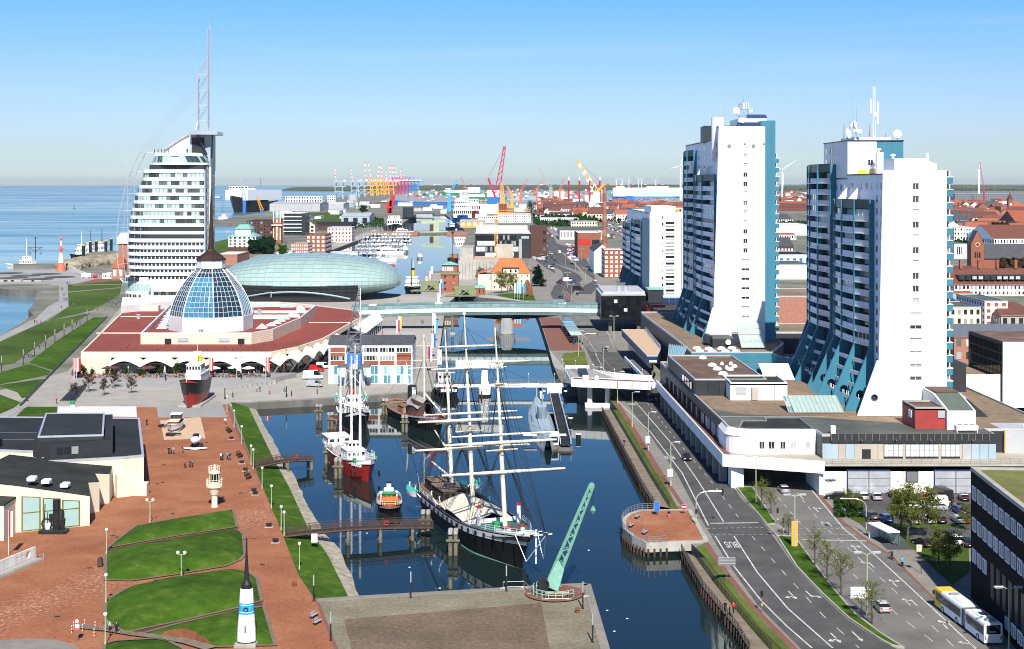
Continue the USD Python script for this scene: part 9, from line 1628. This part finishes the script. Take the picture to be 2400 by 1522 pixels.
TB="""white_house|white house with brown lower storeys and green copper roof right of the hotel|house|535|600|555|590|30|white|copper|hip|.3|5|6|win_dark|brick_dark
brown_block|dark brown block of flats behind the white copper-roofed house|flats|578|640|519|572|60|brick_dark|roof_dark|flat|.3|7|8|win_dark|
balcony_block|glass block with white balcony bands beside the brick lighthouse|flats|666|715|500|552|40|slate_dark|roof_white|flat|.3|6|4|win_mix|
yellow_house|yellow gabled house with brown roof behind the marina|house|714|738|528|546|26|ivory|tile_brown|gabley|.5|2|2|win_dark|
long_shed|long shed with dark grey roof behind the marina|shed|737|824|528|541|60|brick_dark|roof_dark|gable|.5|0|0|win_dark|
grey_hall|pale blue-grey hall with dark gate behind the marina|hall|800|866|507|530|80|sub_grey|roof_light|gable|.3|1|3|black|
brick_balconies|white and brick house with balconies along the marina quay|flats|768|824|534|568|34|white|roof_light|flat|.3|4|7|brick|
brick_office_west|brick and white office house behind the shell museum|office|717|763|552|592|44|brick|roof_felt|flat|.3|4|4|white|
rose_hall|low reddish hall with white roof between hotel and shell museum|hall|502|556|598|622|50|brick_rose|roof_white|flat|.3|0|0|win_dark|
screen_house|pale grey screened plant boxes left, behind the shell museum roof|plant house|648|685|590|603|14|cool_white|roof_light|flat|.3|0|0|win_dark|
screen_block|long pale grey screen boxes right, behind the shell museum roof|plant house|775|838|592|606|14|cool_white|roof_light|flat|.3|0|0|win_dark|
building_site|building shell in pinkish scaffolding left of the brick office|building site|682|722|572|596|30|brick_rose|concrete|flat|.3|3|8|stained_white|
long_warehouse|long low grey warehouse on the river front|warehouse|632|750|478|496|150|roof_light|roof_light|gable|.2|0|0|black|
low_warehouse|pale warehouse with shaded end right of the long river warehouse|warehouse|745|805|478|492|120|roof_light|roof_white|gable|.2|0|0|black|
white_terminal|white terminal building with flat wings on the river front|terminal|668|755|461|475|80|white|roof_white|flat|.3|2|14|win_dark|
white_tower_house|white block with beige side at the end of the river front|office|768|786|458|474|50|white|roof_white|flat|.3|4|4|win_dark|
white_hall|large white hall in front of the grey naval ship|hall|1118|1168|484|502|80|white|roof_white|gable|.25|0|0|win_dark|
brick_store|red brick storehouse right of the white hall|warehouse|1168|1188|479|498|60|brick|roof_felt|flat|.3|4|5|win_dark|
grid_office|white office slab with a grid of dark windows|office|1168|1244|502|522|40|white|roof_white|flat|.3|5|18|black|
grid_annex|low white annex before the grid office|office|1120|1175|508|520|50|white|roof_light|flat|.3|2|12|win_dark|
yellow_shed|yellow shed with pale front beside the grey college|shed|1078|1135|520|534|60|crane_orange|roof_light|gable|.3|1|4|white|
brick_cinema|red brick hall with a bright red panel right of the road|hall|1354|1408|548|606|60|brick|roof_white|flat|.3|0|0|win_dark|
gable_house|white gabled house with dark roof under the brick chimney|house|1392|1432|590|640|60|white|tile_grey|gabley|.35|0|0|win_dark|
brick_flats|brick block with white window frames beside the lowest white tower|office|1416|1463|588|652|30|brick|roof_white|flat|.3|6|4|white|
grey_sheds|long grey-roofed workshop left of the chimney|workshop|1312|1420|540|562|90|stained_white|roof_felt|gable|.25|1|14|win_dark|
white_workshop|low white workshop with flat pale roof along the far road|workshop|1266|1356|512|525|60|white|roof_light|flat|.3|1|18|win_dark|
brown_hall|hall with broad dark brown roof beyond the bare brown tree|hall|1276|1345|486|500|110|brick_dark|tile_brown|gable|.5|0|0|win_dark|
second_brown_hall|second brown-roofed hall nearer the road|hall|1290|1360|502|512|80|white|tile_brown|gable|.5|1|8|win_dark|
cream_court|pale flats with narrow windows right of the road trees|flats|1338|1400|520|536|60|ivory|roof_felt|flat|.3|2|10|win_dark|
white_depot|white depot with flat roof left of the chimney foot|depot|1399|1452|498|512|80|white|roof_light|flat|.3|0|0|win_dark|
red_house|red brick house with hipped roof above the white depot|house|1446|1484|498|516|40|brick|tile_brown|hip|.6|2|4|white|
yellow_depot|white depot with yellow gates behind the lowest white tower|depot|1480|1598|488|500|120|white|roof_white|flat|.3|1|6|crane_orange|
white_theatre|large windowless white hall between the two big towers|hall|1812|1900|528|552|80|white_wall|roof_white|flat|.3|0|0|win_dark|
arched_hall|white hall with small arched windows below the white theatre|hall|1815|1866|551|562|40|white|tile_orange|gable|.3|1|9|win_dark|
slate_villa|white villa with slate roof and trees between the towers|villa|1816|1858|514|530|36|white|tile_grey|hip|.8|3|8|win_dark|
red_terrace|red-roofed terrace between the two big towers|terrace|1814|1900|486|495|60|tile_brown|tile_brown|gable|1.0|0|0|win_dark|
orange_terrace|long orange-roofed terrace, farther one between the towers|terrace|1816|1900|478|484|50|brick_rose|tile_orange|gable|1.0|0|0|win_dark|
blue_house|white and blue box house between the towers|house|1824|1900|598|640|50|white|roof_dark|flat|.3|1|5|blue|
dark_roofs|dark tiled house row between the towers|house|1815|1860|578|606|40|brick_dark|tile_grey|gable|.7|1|6|white|
white_shop|white shop block with flat roof between the towers|shop|1820|1900|622|655|50|white_wall|roof_felt|flat|.3|0|0|win_dark|
car_deck|blue and grey multi-storey car park on the far right|car park|2238|2400|455|474|120|grey_metal|blue|flat|.3|4|40|slate_dark|
white_row|long low white row before the blue car park|terrace|2236|2312|482|490|40|white|roof_light|flat|.3|1|26|win_dark|
orange_row|very long orange-roofed row in front of the far brick church|terrace|2232|2345|500|508|70|brick|tile_orange|gable|1.2|1|20|white|
pink_row|pink terrace with brown roof and white dormer windows|terrace|2262|2345|511|524|50|brick_rose|tile_brown|gable|1.1|2|14|white|
slate_house|white house with dark mansard roof beside the nearest tower|house|2236|2270|516|534|40|white|tile_grey|hip|.9|2|5|win_dark|
brick_hall|brick house with orange roof at the right edge|house|2380|2440|520|545|60|brick|tile_orange|gable|1.0|0|0|win_dark|
white_office|white office with blue glass stair beside the nearest tower|office|2236|2290|534|572|50|white|roof_white|flat|.3|4|8|win_dark|
glazed_hall|white hall with tall glazed front beside the brick church|hall|2236|2272|573|606|40|white|roof_felt|flat|.3|1|7|win_mix|
red_roofs|steep red-roofed houses behind the brick church|houses|2330|2440|560|590|80|white|tile_brown|gable|1.0|2|16|win_dark|
flat_roofed_houses|white houses with flat roofs right of the brick church|houses|2312|2400|580|600|40|ivory|roof_felt|flat|.3|1|9|win_dark|
tenement|long white tenement with brown tiled roof and dormers|tenement|2236|2440|668|694|40|white|tile_brown|gable|1.3|2|22|win_dark|
orange_house|orange-roofed house below the long tenement|house|2238|2290|698|715|26|ivory|tile_orange|gable|.7|0|0|win_dark|
zinc_hall|hall with blue-grey sloping roof right of the nearest tower|hall|2252|2322|712|730|40|roof_light|sub_grey|gable|.9|0|0|win_dark|
cream_flats|cream flats with a row of small square windows|flats|2226|2314|722|764|30|ivory|roof_felt|flat|.3|2|6|win_dark|
balcony_flats|white flats with brick-red balconies at the right|flats|2308|2362|708|766|40|white|roof_felt|flat|.3|4|3|brick|
ochre_house|beige house with red hipped roof at the right edge|house|2346|2440|740|772|40|beige|tile_brown|hip|.7|1|5|win_dark|
grey_store_hall|brick store with long grey ribbed metal roof at the right|store|2236|2440|790|850|30|brick_rose|grey_metal|gable|.35|2|9|win_mix|
pale_stack|stack of pale flat-roofed houses beyond the tenement|houses|2240|2300|640|656|40|brick_dark|tile_brown|gable|.8|0|0|win_dark|"""
XT={}
for ln in TB.split('\n'):
 f=ln.split('|');XT[f[0]]=bld(f[0],f[1],f[2],*map(float,f[3:8]),f[8],f[9],f[10],float(f[11]),int(f[12]),int(f[13]),f[14],f[15]or None)
T,w,h=XT['tenement']
for k in range(14):x=-w+4+k*2*w/14;obj('dormer',MB().box(x,x+3,3,12,h+2.5,h+5),'slate_dark',T);obj('dormer_window',MB().box(x+.3,x+2.7,2.8,3,h+3,h+4.6),'win_mix',T);k%3==0 and obj('chimney',MB().box(x+5,x+6.5,18,20,h+8,h+13),'brick',T)
T,w,h=XT['brick_cinema'];obj('red_panel',MB().box(-w+.5,-w+11,-.2,0,h*.55,h*.78),'red',T);obj('glass_band',MB().box(-w+12,w-1,-.15,0,h*.55,h*.75),'win_dark',T)
T,w,h=XT['balcony_block'];[obj('balcony_band',MB().box(-w-1,w-4,-1.6,.0,h*k/6-.3,h*k/6+.6),'white',T)for k in range(1,7)]
T,w,h=XT['white_house'];obj('upper_storey',MB().box(-w*.55,w*.55,4,24,h,h+7),'white',T);obj('upper_roof',lf_([[(-w*.6,3,h+7),(w*.6,3,h+7),(w*.6,25,h+7),(-w*.6,25,h+7)],[(-w*.3,10,h+11),(w*.3,10,h+11),(w*.3,18,h+11),(-w*.3,18,h+11)]],cap=True),'copper',T)
def spire(label,cat,px,w_,yt,yw,yb,roof,wall='brick',name='church_tower',dome=False):
 Y=YD(yb);a=w_/2*Y/FOC;zt,zw=ZA(yt,Y),ZA(yw,Y);T=thing(name,label,cat,(XA(px,Y),Y,0));obj('shaft',MB().box(-a,a,0,2*a,0,zw),wall,T)
 if dome:obj('dome',la_([(a*1.2,zw),(a*1.2,zw+1),(a*.8,zw+1.2),(a*.9,(zw+zt)/2),(a*.3,zt-2),(.2,zt)],12,(0,a,0)),roof,T)
 else:obj('roof',lf_([[(-a,0,zw),(a,0,zw),(a,2*a,zw),(-a,2*a,zw)],[(0,a,zt)]*4])if not cat.endswith('saddle')else MB().add([(-a,-.3,zw),(a,-.3,zw),(0,-.3,zt),(-a,2*a,zw),(a,2*a,zw),(0,2*a,zt)],[(0,2,5),(0,5,3),(1,4,5),(1,5,2)]),roof,T)
 return T,a,zw,zt
T,a,zw,zt=spire('slender brick lighthouse with white trim and green dome','lighthouse',649,20,492,512,572,'copper',name='brick_lighthouse',dome=True);[obj('trim',MB().box(s*a*.8-.5,s*a*.8+.5,-.25,0,z,z+12),'ivory',T)for s in(-1,0,1)for z in(4,22)];obj('gallery',MB().box(-a*1.25,a*1.25,-1,2*a+1,zw-8,zw-6.5),'ivory',T);[obj('window',MB().box(-.7,.7,-.1,0,8+k*7,11+k*7),'white',T)for k in range(4)]
T,a,zw,zt=spire('brick church with saddle-roofed tower and clock right of the nearest tower','church saddle',2291,30,541,572,636,'tile_grey','brick','brick_church');T.SetCustomDataByKey('category','church');obj('gable',MB().add([(-a,-.02,zw),(a,-.02,zw),(0,-.02,zt)],[(0,1,2)]),'brick',T);obj('clock',tu_((0,-.2,zw-.5),(0,0,zw-.5),1.5,n=16),'ivory',T);obj('clock_face',tu_((0,-.25,zw-.5),(0,-.2,zw-.5),1.15,n=16),'brick_dark',T)
for z in(zw-8,zw-19):[obj('arched_window',pl9([(x-.55,0,z-2),(x+.55,0,z-2),(x+.55,0,z+1.6),(x,0,z+2.4),(x-.55,0,z+1.6)],(0,-1,0),.1),'black',T)for x in(-1.6,0,1.6)]
nw=60;obj('nave',MB().box(a,a+nw,2,24,0,9),'brick',T);obj('nave_roof',MB().add([(a,1,9),(a+nw,1,9),(a+nw,12,19),(a,12,19),(a,24,9),(a+nw,24,9)],[(0,1,2),(0,2,3),(3,2,5),(3,5,4)]),'tile_grey',T)
T,a,zw,zt=spire('far brick church tower with white clock at the right','church',2369,11,451,468,506,'brick_dark',name='far_church');obj('clock',tu_((0,-.5,zw*.7),(0,0,zw*.7),2.4,n=12),'white',T);obj('nave',MB().box(-18,22,4,40,0,18),'brick',T)
T=thing('factory_chimney','tall red brick factory chimney left of the white towers','chimney',(XA(1417,1020),1020,0));zt=ZA(438,1020)
for k in range(12):z0,z1=zt*k/12,zt*(k+1)/12;f=lambda z:2.1-.9*z/zt;obj('ring_course',tu_((0,0,z0+.3),(0,0,z1),f(z0),f(z1),14).tube((0,0,z0),(0,0,z0+.3),f(z0)+.1,f(z0)+.1,14),'brick_rose' if k%2 else 'brick',T)
for i,(px,py,r,zt,c)in enumerate(((816,486,20,10,'sub_grey'),(827,474,17,24,'roof_light'))):T=thing('storage_tank',['low blue-grey storage tank on the far quay','tall grey silo tank on the far quay'][i],'tank',G(px,py));obj('shell',tu_((0,0,0),(0,0,zt),r,n=24),c,T);obj('lid',la_([(r+.4,zt),(r*.5,zt+2),(0,zt+2.6)],24),'roof_light',T)
# --- port cranes
def gantry(label,px,xt,yt,yb,col,jib='coral'):
 Y=YD(yb);q=Y/FOC;T=thing('gantry_crane',label,'gantry crane',(XA(px,Y),Y,0),group='container gantry cranes');m=MB();b=1.9*q;H_=(yb-430)*q+4*q
 for x in(-9,9):
  for y in(-8*q,8*q):m.bar((x*q,y,0),(x*q*.9,y,H_),b,b)
 m.bar((-10*q,0,H_*.45),(10*q,0,H_*.45),b,b).bar((-9*q,-8*q,0),(9*q,-8*q,H_*.45),b*.6,b*.6);obj('legs',m,col,T);obj('girder',br_((-14*q,0,H_),(22*q,0,H_),5*q,3*q).bar((-12*q,0,H_*.72),(16*q,0,H_*.72),5*q,2*q),col,T);obj('peak',br_((-6*q,0,H_),(-3*q,0,H_+11*q),b,b).bar((6*q,0,H_),(-3*q,0,H_+11*q),b*.7,b*.7),col,T)
 e=arr(((xt-px)*q,0,(yb-yt)*q));a=arr((-7*q,0,H_));n=8
 for k in range(n):obj('jib',br_(a+(e-a)*k/n,a+(e-a)*(k+1)/n,1.8*q,1.5*q),jib if k%2 else 'white',T)
 obj('machine_house',MB().box(10*q,16*q,-2*q,2*q,H_+q,H_+4*q),'white',T)
for i,(px,xt,yt,yb,c)in enumerate(((795,785,392,467,'sub_grey'),(833,823,394,463,'sub_grey'),(846,838,420,461,'sub_grey'),(865,855,379,460,'crane_orange'),(878,862,380,459,'crane_orange'),(892,889,384,458,'crane_orange'),(903,893,386,457,'crane_orange'),(914,904,400,456.5,'crane_orange'),(924,913,386,456,'magenta'),(932,918,387,455.5,'magenta'),(940,925,388,455,'magenta'),(948,938,396,454,'magenta'),(955,945,408,453,'blue'),(963,953,418,452,'blue'),(972,966,424,451,'sky_blue'))):gantry(f'{dict(sub_grey="grey-blue", crane_orange="orange", magenta="crimson", blue="blue", sky_blue="pale blue")[c]} container gantry crane with raised striped jib, {ORD[i].replace("nearest", "nearest to the river")}',px,xt,yt,yb,c)
def jibcrane(label,pts,Y,col,r=1.6,name='harbour_crane',base=None,col2=None):
 T=thing(name,label,'crane');A,B=PY(*pts[0],Y),PY(*pts[1],Y);n=9;d=(B-A);s=arr([d[2],0,-d[0]])/norm(d);f=lambda k,o:A+d*k/n+s*o*r*(1.6-1.1*k/n)
 for k in range(n):obj('jib_section',br_(f(k,-1),f(k+1,-1),r*.6,r*.6).bar(f(k,1),f(k+1,1),r*.6,r*.6).bar(f(k,-1),f(k+1,1),r*.45,r*.45),col2 if col2 and k%2 else col,T)
 for p in pts[2:]:obj('brace',br_(A if p[1]>pts[0][1]-3 or len(pts)<4 else PY(*pts[2],Y),PY(*p,Y),r*1.3,r*1.3),col,T);obj('stay',br_(PY(*p,Y),B,r*.3,r*.3),'grey_metal',T)
 g=arr((A[0],Y,0));obj('base',br_(g,A,r*4,r*4).box(A[0]-r*5,A[0]+r*5,Y-r*4,Y+r*4,0,r*4),base or col,T)
for a in(('tall crimson lattice crawler crane in the middle of the port',((1163,468),(1183,343),(1144,418)),4300,'magenta',5,'crawler_crane','blue'),('orange and white jack-up crane with hanging hook',((1398,450),(1352,377),(1416,432)),3600,'crane_orange',4,'jack_up_crane','white','white'),('blue harbour crane leaning right beside the ferry',((1053,460),(1071,421)),3200,'sky_blue',2),('tan harbour crane leaning left in the far port',((1291,440),(1264,397)),4200,'concrete',2.5),('orange crane right of the crimson crawler crane',((1178,462),(1176,428)),3700,'crane_orange',3),('small brown crane leaning left near the gantries',((1094,443),(1080,416)),4500,'brick_rose',1.8),('small tan crane leaning right near the tan harbour crane',((1221,446),(1238,420)),4500,'coral',1.6),('small orange crane by the striped legs',((1258,442),(1274,420)),4600,'coral',1.6),('slim coral crane far left of the chimney',((1312,444),(1322,418)),4600,'coral',1.6),('thin orange crane right of the crawler crane',((1200,458),(1188,436)),3600,'crane_orange',1.6)):jibcrane(*a)
for i,(px,yt,yb)in enumerate(((1333,415,452),(1358,415,460),(1382,416,455),(1406,415,452))):T=thing('jack_up_column',f'{["first", "second", "third", "fourth"][i]} red and white jack-up leg left of the chimney','platform leg',(XA(px,3600),3600,0));z=ZA(yt,3600);[obj('leg_section',tu_((0,0,z*k/9),(0,0,z*(k+1)/9),2.3,n=10),'red' if k%9<8 and k%2==0 else('white' if k==8 or k==6 else 'ship_red'),T)for k in range(9)]
def turbine(label,px,yh,yb,Y,ang,col='white',r=None):
 T=thing('wind_turbine',label,'wind turbine',(XA(px,Y),Y,0));z=ZA(yh,Y);r=r or z*.35;obj('tower',tu_((0,0,0),(0,0,z),z*.028,z*.016,10),col,T);obj('nacelle',cb_(-z*.02,z*.02,-z*.05,z*.03,z*.98,z*1.03,.3),col,T)
 for k in range(3):a=ang+k*2.094;obj('blade',pl9([(0,-z*.06,z),(r*.3*cos(a+.12),-z*.06,z+r*.3*sin(a+.12)),(r*cos(a),-z*.06,z+r*sin(a)),(r*.3*cos(a-.03),-z*.06,z+r*.3*sin(a-.03))],(0,1,0),z*.006),col,T)
turbine('wind turbine on a lattice foot left of the tallest tower',1595,388,446,5200,1.35);turbine('wind turbine between the two big towers',1833,398,440,5000,.6,r=70);turbine('wind turbine without full rotor beside a red crane, far right',2294,391,442,4800,2.0,r=14);[turbine(f'small distant wind turbine on the wooded horizon, {ORD[i].replace("nearest", "nearest to the chimney")}',px,421,430,9500,i*.7)for i,px in enumerate((1445,1458,1474,1496,1504,1537))]
jibcrane('thin red crane beside the far wind turbine',((2306,442),(2296,380)),4700,'magenta',1.2)
# --- masses: woods, containers, small houses
def wood(name,label,x0,x1,py,h,n,leaf,spread,seed,cat='wood'):
 rg=np.random.default_rng(seed);T=thing(name,label,cat);T.SetCustomDataByKey('kind','stuff');px=rg.uniform(x0,x1,n);pz=py+rg.uniform(-spread,spread,n);Y=EYE*FOC/(pz-HY);X=(px-CX)/FOC*Y;hh=h*rg.uniform(.4,1.0,n)*(.6+.8*meshkit.noise(np.c_[X*.004,Y*.002,np.zeros(n)],seed));s=hh[:,None]*.32
 P=np.c_[X,Y,hh*rg.uniform(.25,.9,n)];u=rg.normal(0,1,(n,3));u/=norm(u,axis=1,keepdims=True);v=np.cross(u,rg.normal(0,1,(n,3)));v/=norm(v,axis=1,keepdims=True);obj('foliage',MB().add(np.stack([P-u*s,P+v*s,P+u*s,P-v*s],1).reshape(-1,3),np.arange(4*n).reshape(-1,4)),leaf,T,kind='stuff')
hp_=np.random.default_rng(3);hm=MB();xs_=lin(-2000,16000,200)
for Yh,hh,sd in((13000,26,1),(17000,40,2)):hz_=hh*(.55+.9*meshkit.fbm(np.c_[xs_*.0008,np.full(200,sd),np.zeros(200)],4,sd));hm.strip(np.c_[xs_,np.full(200,Yh-900),np.zeros(200)],np.c_[xs_,np.full(200,Yh),hz_]).strip(np.c_[xs_,np.full(200,Yh),hz_],np.c_[xs_,np.full(200,Yh+1500),np.zeros(200)])
obj('hills',hm,'g_field',kind='structure')
for a in(('far_wood','dark wooded ridge along the far horizon on the right',1500,2500,434.6,26,9000,'leaf_dark',1.2,11),('field_trees','belts of trees in the far fields on the right',1800,2500,444,16,7000,'leaf_dark',5,12),('town_trees','bare and budding trees among the far red roofs',2230,2420,525,11,2600,'leaf_brown',12,13),('church_trees','brownish trees beside the nave of the brick church',2340,2420,622,12,1500,'leaf_brown',18,14),('port_trees','trees between the far road and the brown halls',1250,1400,522,9,1900,'leaf_green',13,15),('villa_trees','green trees around the slate villa between the towers',1820,1895,535,10,900,'leaf_green',6,16),('square_trees','dark trees behind the big mast and the pink terrace',2300,2380,548,12,1200,'leaf_dark',8,17),('quay_trees','low trees along the marina quay',830,900,528,9,500,'leaf_green',8,18),('field_hedges','scrub in the port area before the white car carrier',1420,1600,486,9,1500,'leaf_green',6,19),('hedge','green hedge between the pavement and the car park',1956,2022,1196,1.5,700,'leaf_green',20,21,'hedge'),('street_trees','budding street trees among the far houses left of the towers',1260,1600,503,9,2600,'leaf_brown',22,22),('garden_trees','garden trees among the houses right of the nearest tower',2236,2420,545,9,2600,'leaf_green',40,23),('west_trees','dark conifers beside the white copper-roofed house',585,640,588,12,700,'leaf_dark',8,20)):wood(*a)
for a in((tr_gr,'big round green tree behind the marina quay',852,503,482,None,10),(tr_br,'large reddish-brown bare tree beside the grid office',1246,512,472,None,10),(tr_li,'bright green tree before the building site',662,606,575,None,10),(tr_gr,'green tree beside the white workshop',1349,525,512,None,10),(tr_li,'pale budding tree right of the road trees',1312,532,514,None,10)):plant(*a)
rg=random.Random(77);cols=['white','red','orange','blue','navy','brick','roof_light','white','coral','cyan_blue','roof_white','green']
CY=[MB()for _ in cols]
for k in range(900):px,py=rg.uniform(950,1600),436+rg.random()**1.5*44;Y=YD(py);q=Y/FOC;x=XA(px,Y);w_=rg.uniform(2,9)*q;CY[rg.randrange(len(cols))].box(x,x+w_,Y,Y+rg.uniform(8,40),0,rg.uniform(1.5,5.0)*q*(.5+.5*(py<462)))
T=thing('port_area','far port area of coloured containers, sheds and ship tops','port');T.SetCustomDataByKey('kind','stuff');[obj('containers',m,c,T,kind='stuff')for m,c in zip(CY,cols)]
T=thing('parked_cars','mass of parked cars beside the far road','parked cars');T.SetCustomDataByKey('kind','stuff');CM={c:MB()for c in('white','silver','black','red','blue')}
for k in range(260):
 px,py=rg.choice([(rg.uniform(1246,1282),rg.uniform(568,610)),(rg.uniform(1330,1352),rg.uniform(575,612)),(rg.uniform(1250,1320),rg.uniform(505,560)),(rg.uniform(1420,1460),rg.uniform(520,560))]);g=G(px,py);c=rg.choice(['white','white','silver','black','red','blue','silver']);R=rotz(rg.choice([0,.2,1.5,1.7]));m=cb_(-2.1,2.1,-.85,.85,.3,.95,.15).cbox(-1.5,.9,-.75,.75,.9,1.45,.2);m.xf(R,g+(0,0,.1));CM[c].join(m)
[obj('cars',m,'car_'+c,T,kind='stuff')for c,m in CM.items()]
for i,(px,py,kd,cl,hd)in enumerate(KB([(0,0)])and[(*KB([(x,y)])[0],kd,cl,hd)for x,y,kd,cl,hd in((1335,268,'car','blue',-60),(1340,222,'car','black',-75),(1392,220,'car','black',-70),(1435,250,'car','navy',-10),(1410,298,'car','black',-60),(1385,340,'truck','white',-70),(1282,215,'truck','white',-80),(1475,165,'truck','white',100),(1385,175,'van','white',-70),(1478,500,'car','black',30),(1505,480,'car','black',30),(1530,462,'car','black',35),(1570,480,'truck','white',35),(1640,490,'car','blue',35),(1875,480,'car','white',-80),(1900,525,'car','silver',-60),(1495,665,'car','black',-70),(1690,580,'truck','black',0),(1680,630,'car','navy',-95),(1625,290,'car','black',-50),(1160,150,'van','white',0))]):car(kd,cl,f'{cl} {"car" if kd == "car" else "van"} at the far road bend, {nth(i, "counted")} from the waiting line',px,py,hd,'vehicles on the far road',zr_)
for k in range(46):
 zn=rg.choice([(790,960,474,500),(960,1130,484,512),(1190,1330,478,500),(640,800,497,520),(1060,1150,520,545)]);px,py=rg.uniform(*zn[:2]),rg.uniform(*zn[2:]);wc,rc=rg.choice([('white','roof_light'),('stained_white','roof_white'),('roof_light','roof_felt'),('brick','roof_felt'),('white','roof_white')]);d=XA(px+rg.uniform(14,42),YD(py))-XA(px,YD(py));e=px+d/YD(py)*FOC
 bld('port_shed',f'low {dict(white="white", stained_white="stained white", roof_light="grey", brick="brick")[wc]} port shed, {nth(k, "counted")} along the docks','shed',px,e,py-rg.uniform(4,9),py,rg.uniform(25,70),wc,rc,rg.choice(['flat','gable']),.3,group='sheds along the docks')
HS={}
NH={}
for px,py in sorted([(lambda z:(rg.uniform(*z[:2]),rg.uniform(*z[2:])))(rg.choice([(1260,1600,486,520),(1815,1895,452,476),(2236,2400,500,560),(1400,1600,484,500),(2236,2400,478,500),(1265,1340,470,500)]))for k in range(300)],key=lambda p:-p[1]):
 rc,wc=rg.choice(['tile_orange','tile_brown','tile_grey','tile_brown','tile_orange']),rg.choice(['white','brick','ivory','white'])
 def mk(rc=rc,wc=wc):
  T=thing('town_house','','house');obj('wall',MB().box(-8,8,0,11,0,7.5),wc,T);obj('roof',MB().add([(-8.4,-.5,7.3),(8.4,-.5,7.3),(8.4,5.5,12),(-8.4,5.5,12),(8.4,11.5,7.3),(-8.4,11.5,7.3)],[(0,1,2),(0,2,3),(3,2,4),(3,4,5)]),rc,T);[obj('gable',MB().add([(s,0,7.5),(s,11,7.5),(s,5.5,12)],[(0,1,2)]),wc,T)for s in(8,-8)];[obj('window',MB().box(-6.4+i*3.1,-5.0+i*3.1,-.1,0,z,z+1.5),'win_dark',T)for i in range(5)for z in(1.4,4.6)];return T
 HS.setdefault((rc,wc),Proto(mk));pl_='beyond the port road' if px<1610 else('between the two big towers' if px<2000 else 'right of the nearest tower');nm={'tile_orange':'orange-roofed','tile_brown':'brown-roofed','tile_grey':'grey-roofed'}[rc];j=NH[(rc,wc,pl_)]=NH.get((rc,wc,pl_),-1)+1;HS[(rc,wc)](f'{ORD[j]} small {nm} {"brick" if wc == "brick" else ("cream" if wc == "ivory" else "white")} house {pl_}',G(px,py),rg.choice([0,0,.3,1.57,-.4]),rg.uniform(.8,1.7),f'small {nm} {wc} houses {pl_}')
T=thing('floating_litter','a few white scraps floating in the old harbour','litter');T.SetCustomDataByKey('kind','stuff');obj('scraps',MB().add(*(lambda m:m.mesh())([m for m in[MB()]if[m.cbox(g[0]-.18,g[0]+.16,g[1]-.12,g[1]+.12,-2.02,-1.95,.02)for g in[G(a,b,-2)for a,b in((1031,1379),(1423,1431),(1395,1417),(1470,1450),(1440,1480),(960,1330),(860,1250),(1380,1290))]]][0])),'white',T,kind='stuff')
patch('field',[(1800,445),(2600,445),(3200,437),(1600,437)],'g_field',0.02);patch('port_ground',[(900,470),(1610,500),(1610,440),(960,440)],'g_slab',0.03);patch('shore_lawn',[(690,500),(800,497),(860,510),(735,540),(700,530)],'grass_dike',0.03);patch('shore_lawn',[(498,568),(540,560),(560,575),(560,592),(498,596)],'grass_dike',.03);patch('marina_quay',[(700,640),(766,590),(886,546),(880,538),(740,585),(600,600),(520,640)],'g_plaza',.025)
# -- the air
usdkit.material(stage,'/World/Looks/air',{'v':('principled_volume',dict(color=(.86,.93,1.0),density=1.5e-5,anisotropy=.35))},[],volume='v.volume')
hzb=usdkit.mesh(stage,'/World/haze',MB().box(-42500,42500,-400,42500,-10.5,175).mesh(),'/World/Looks/air').GetPrim();meta(hzb,'thin summer haze over the whole harbour and town','haze',None,'stuff')
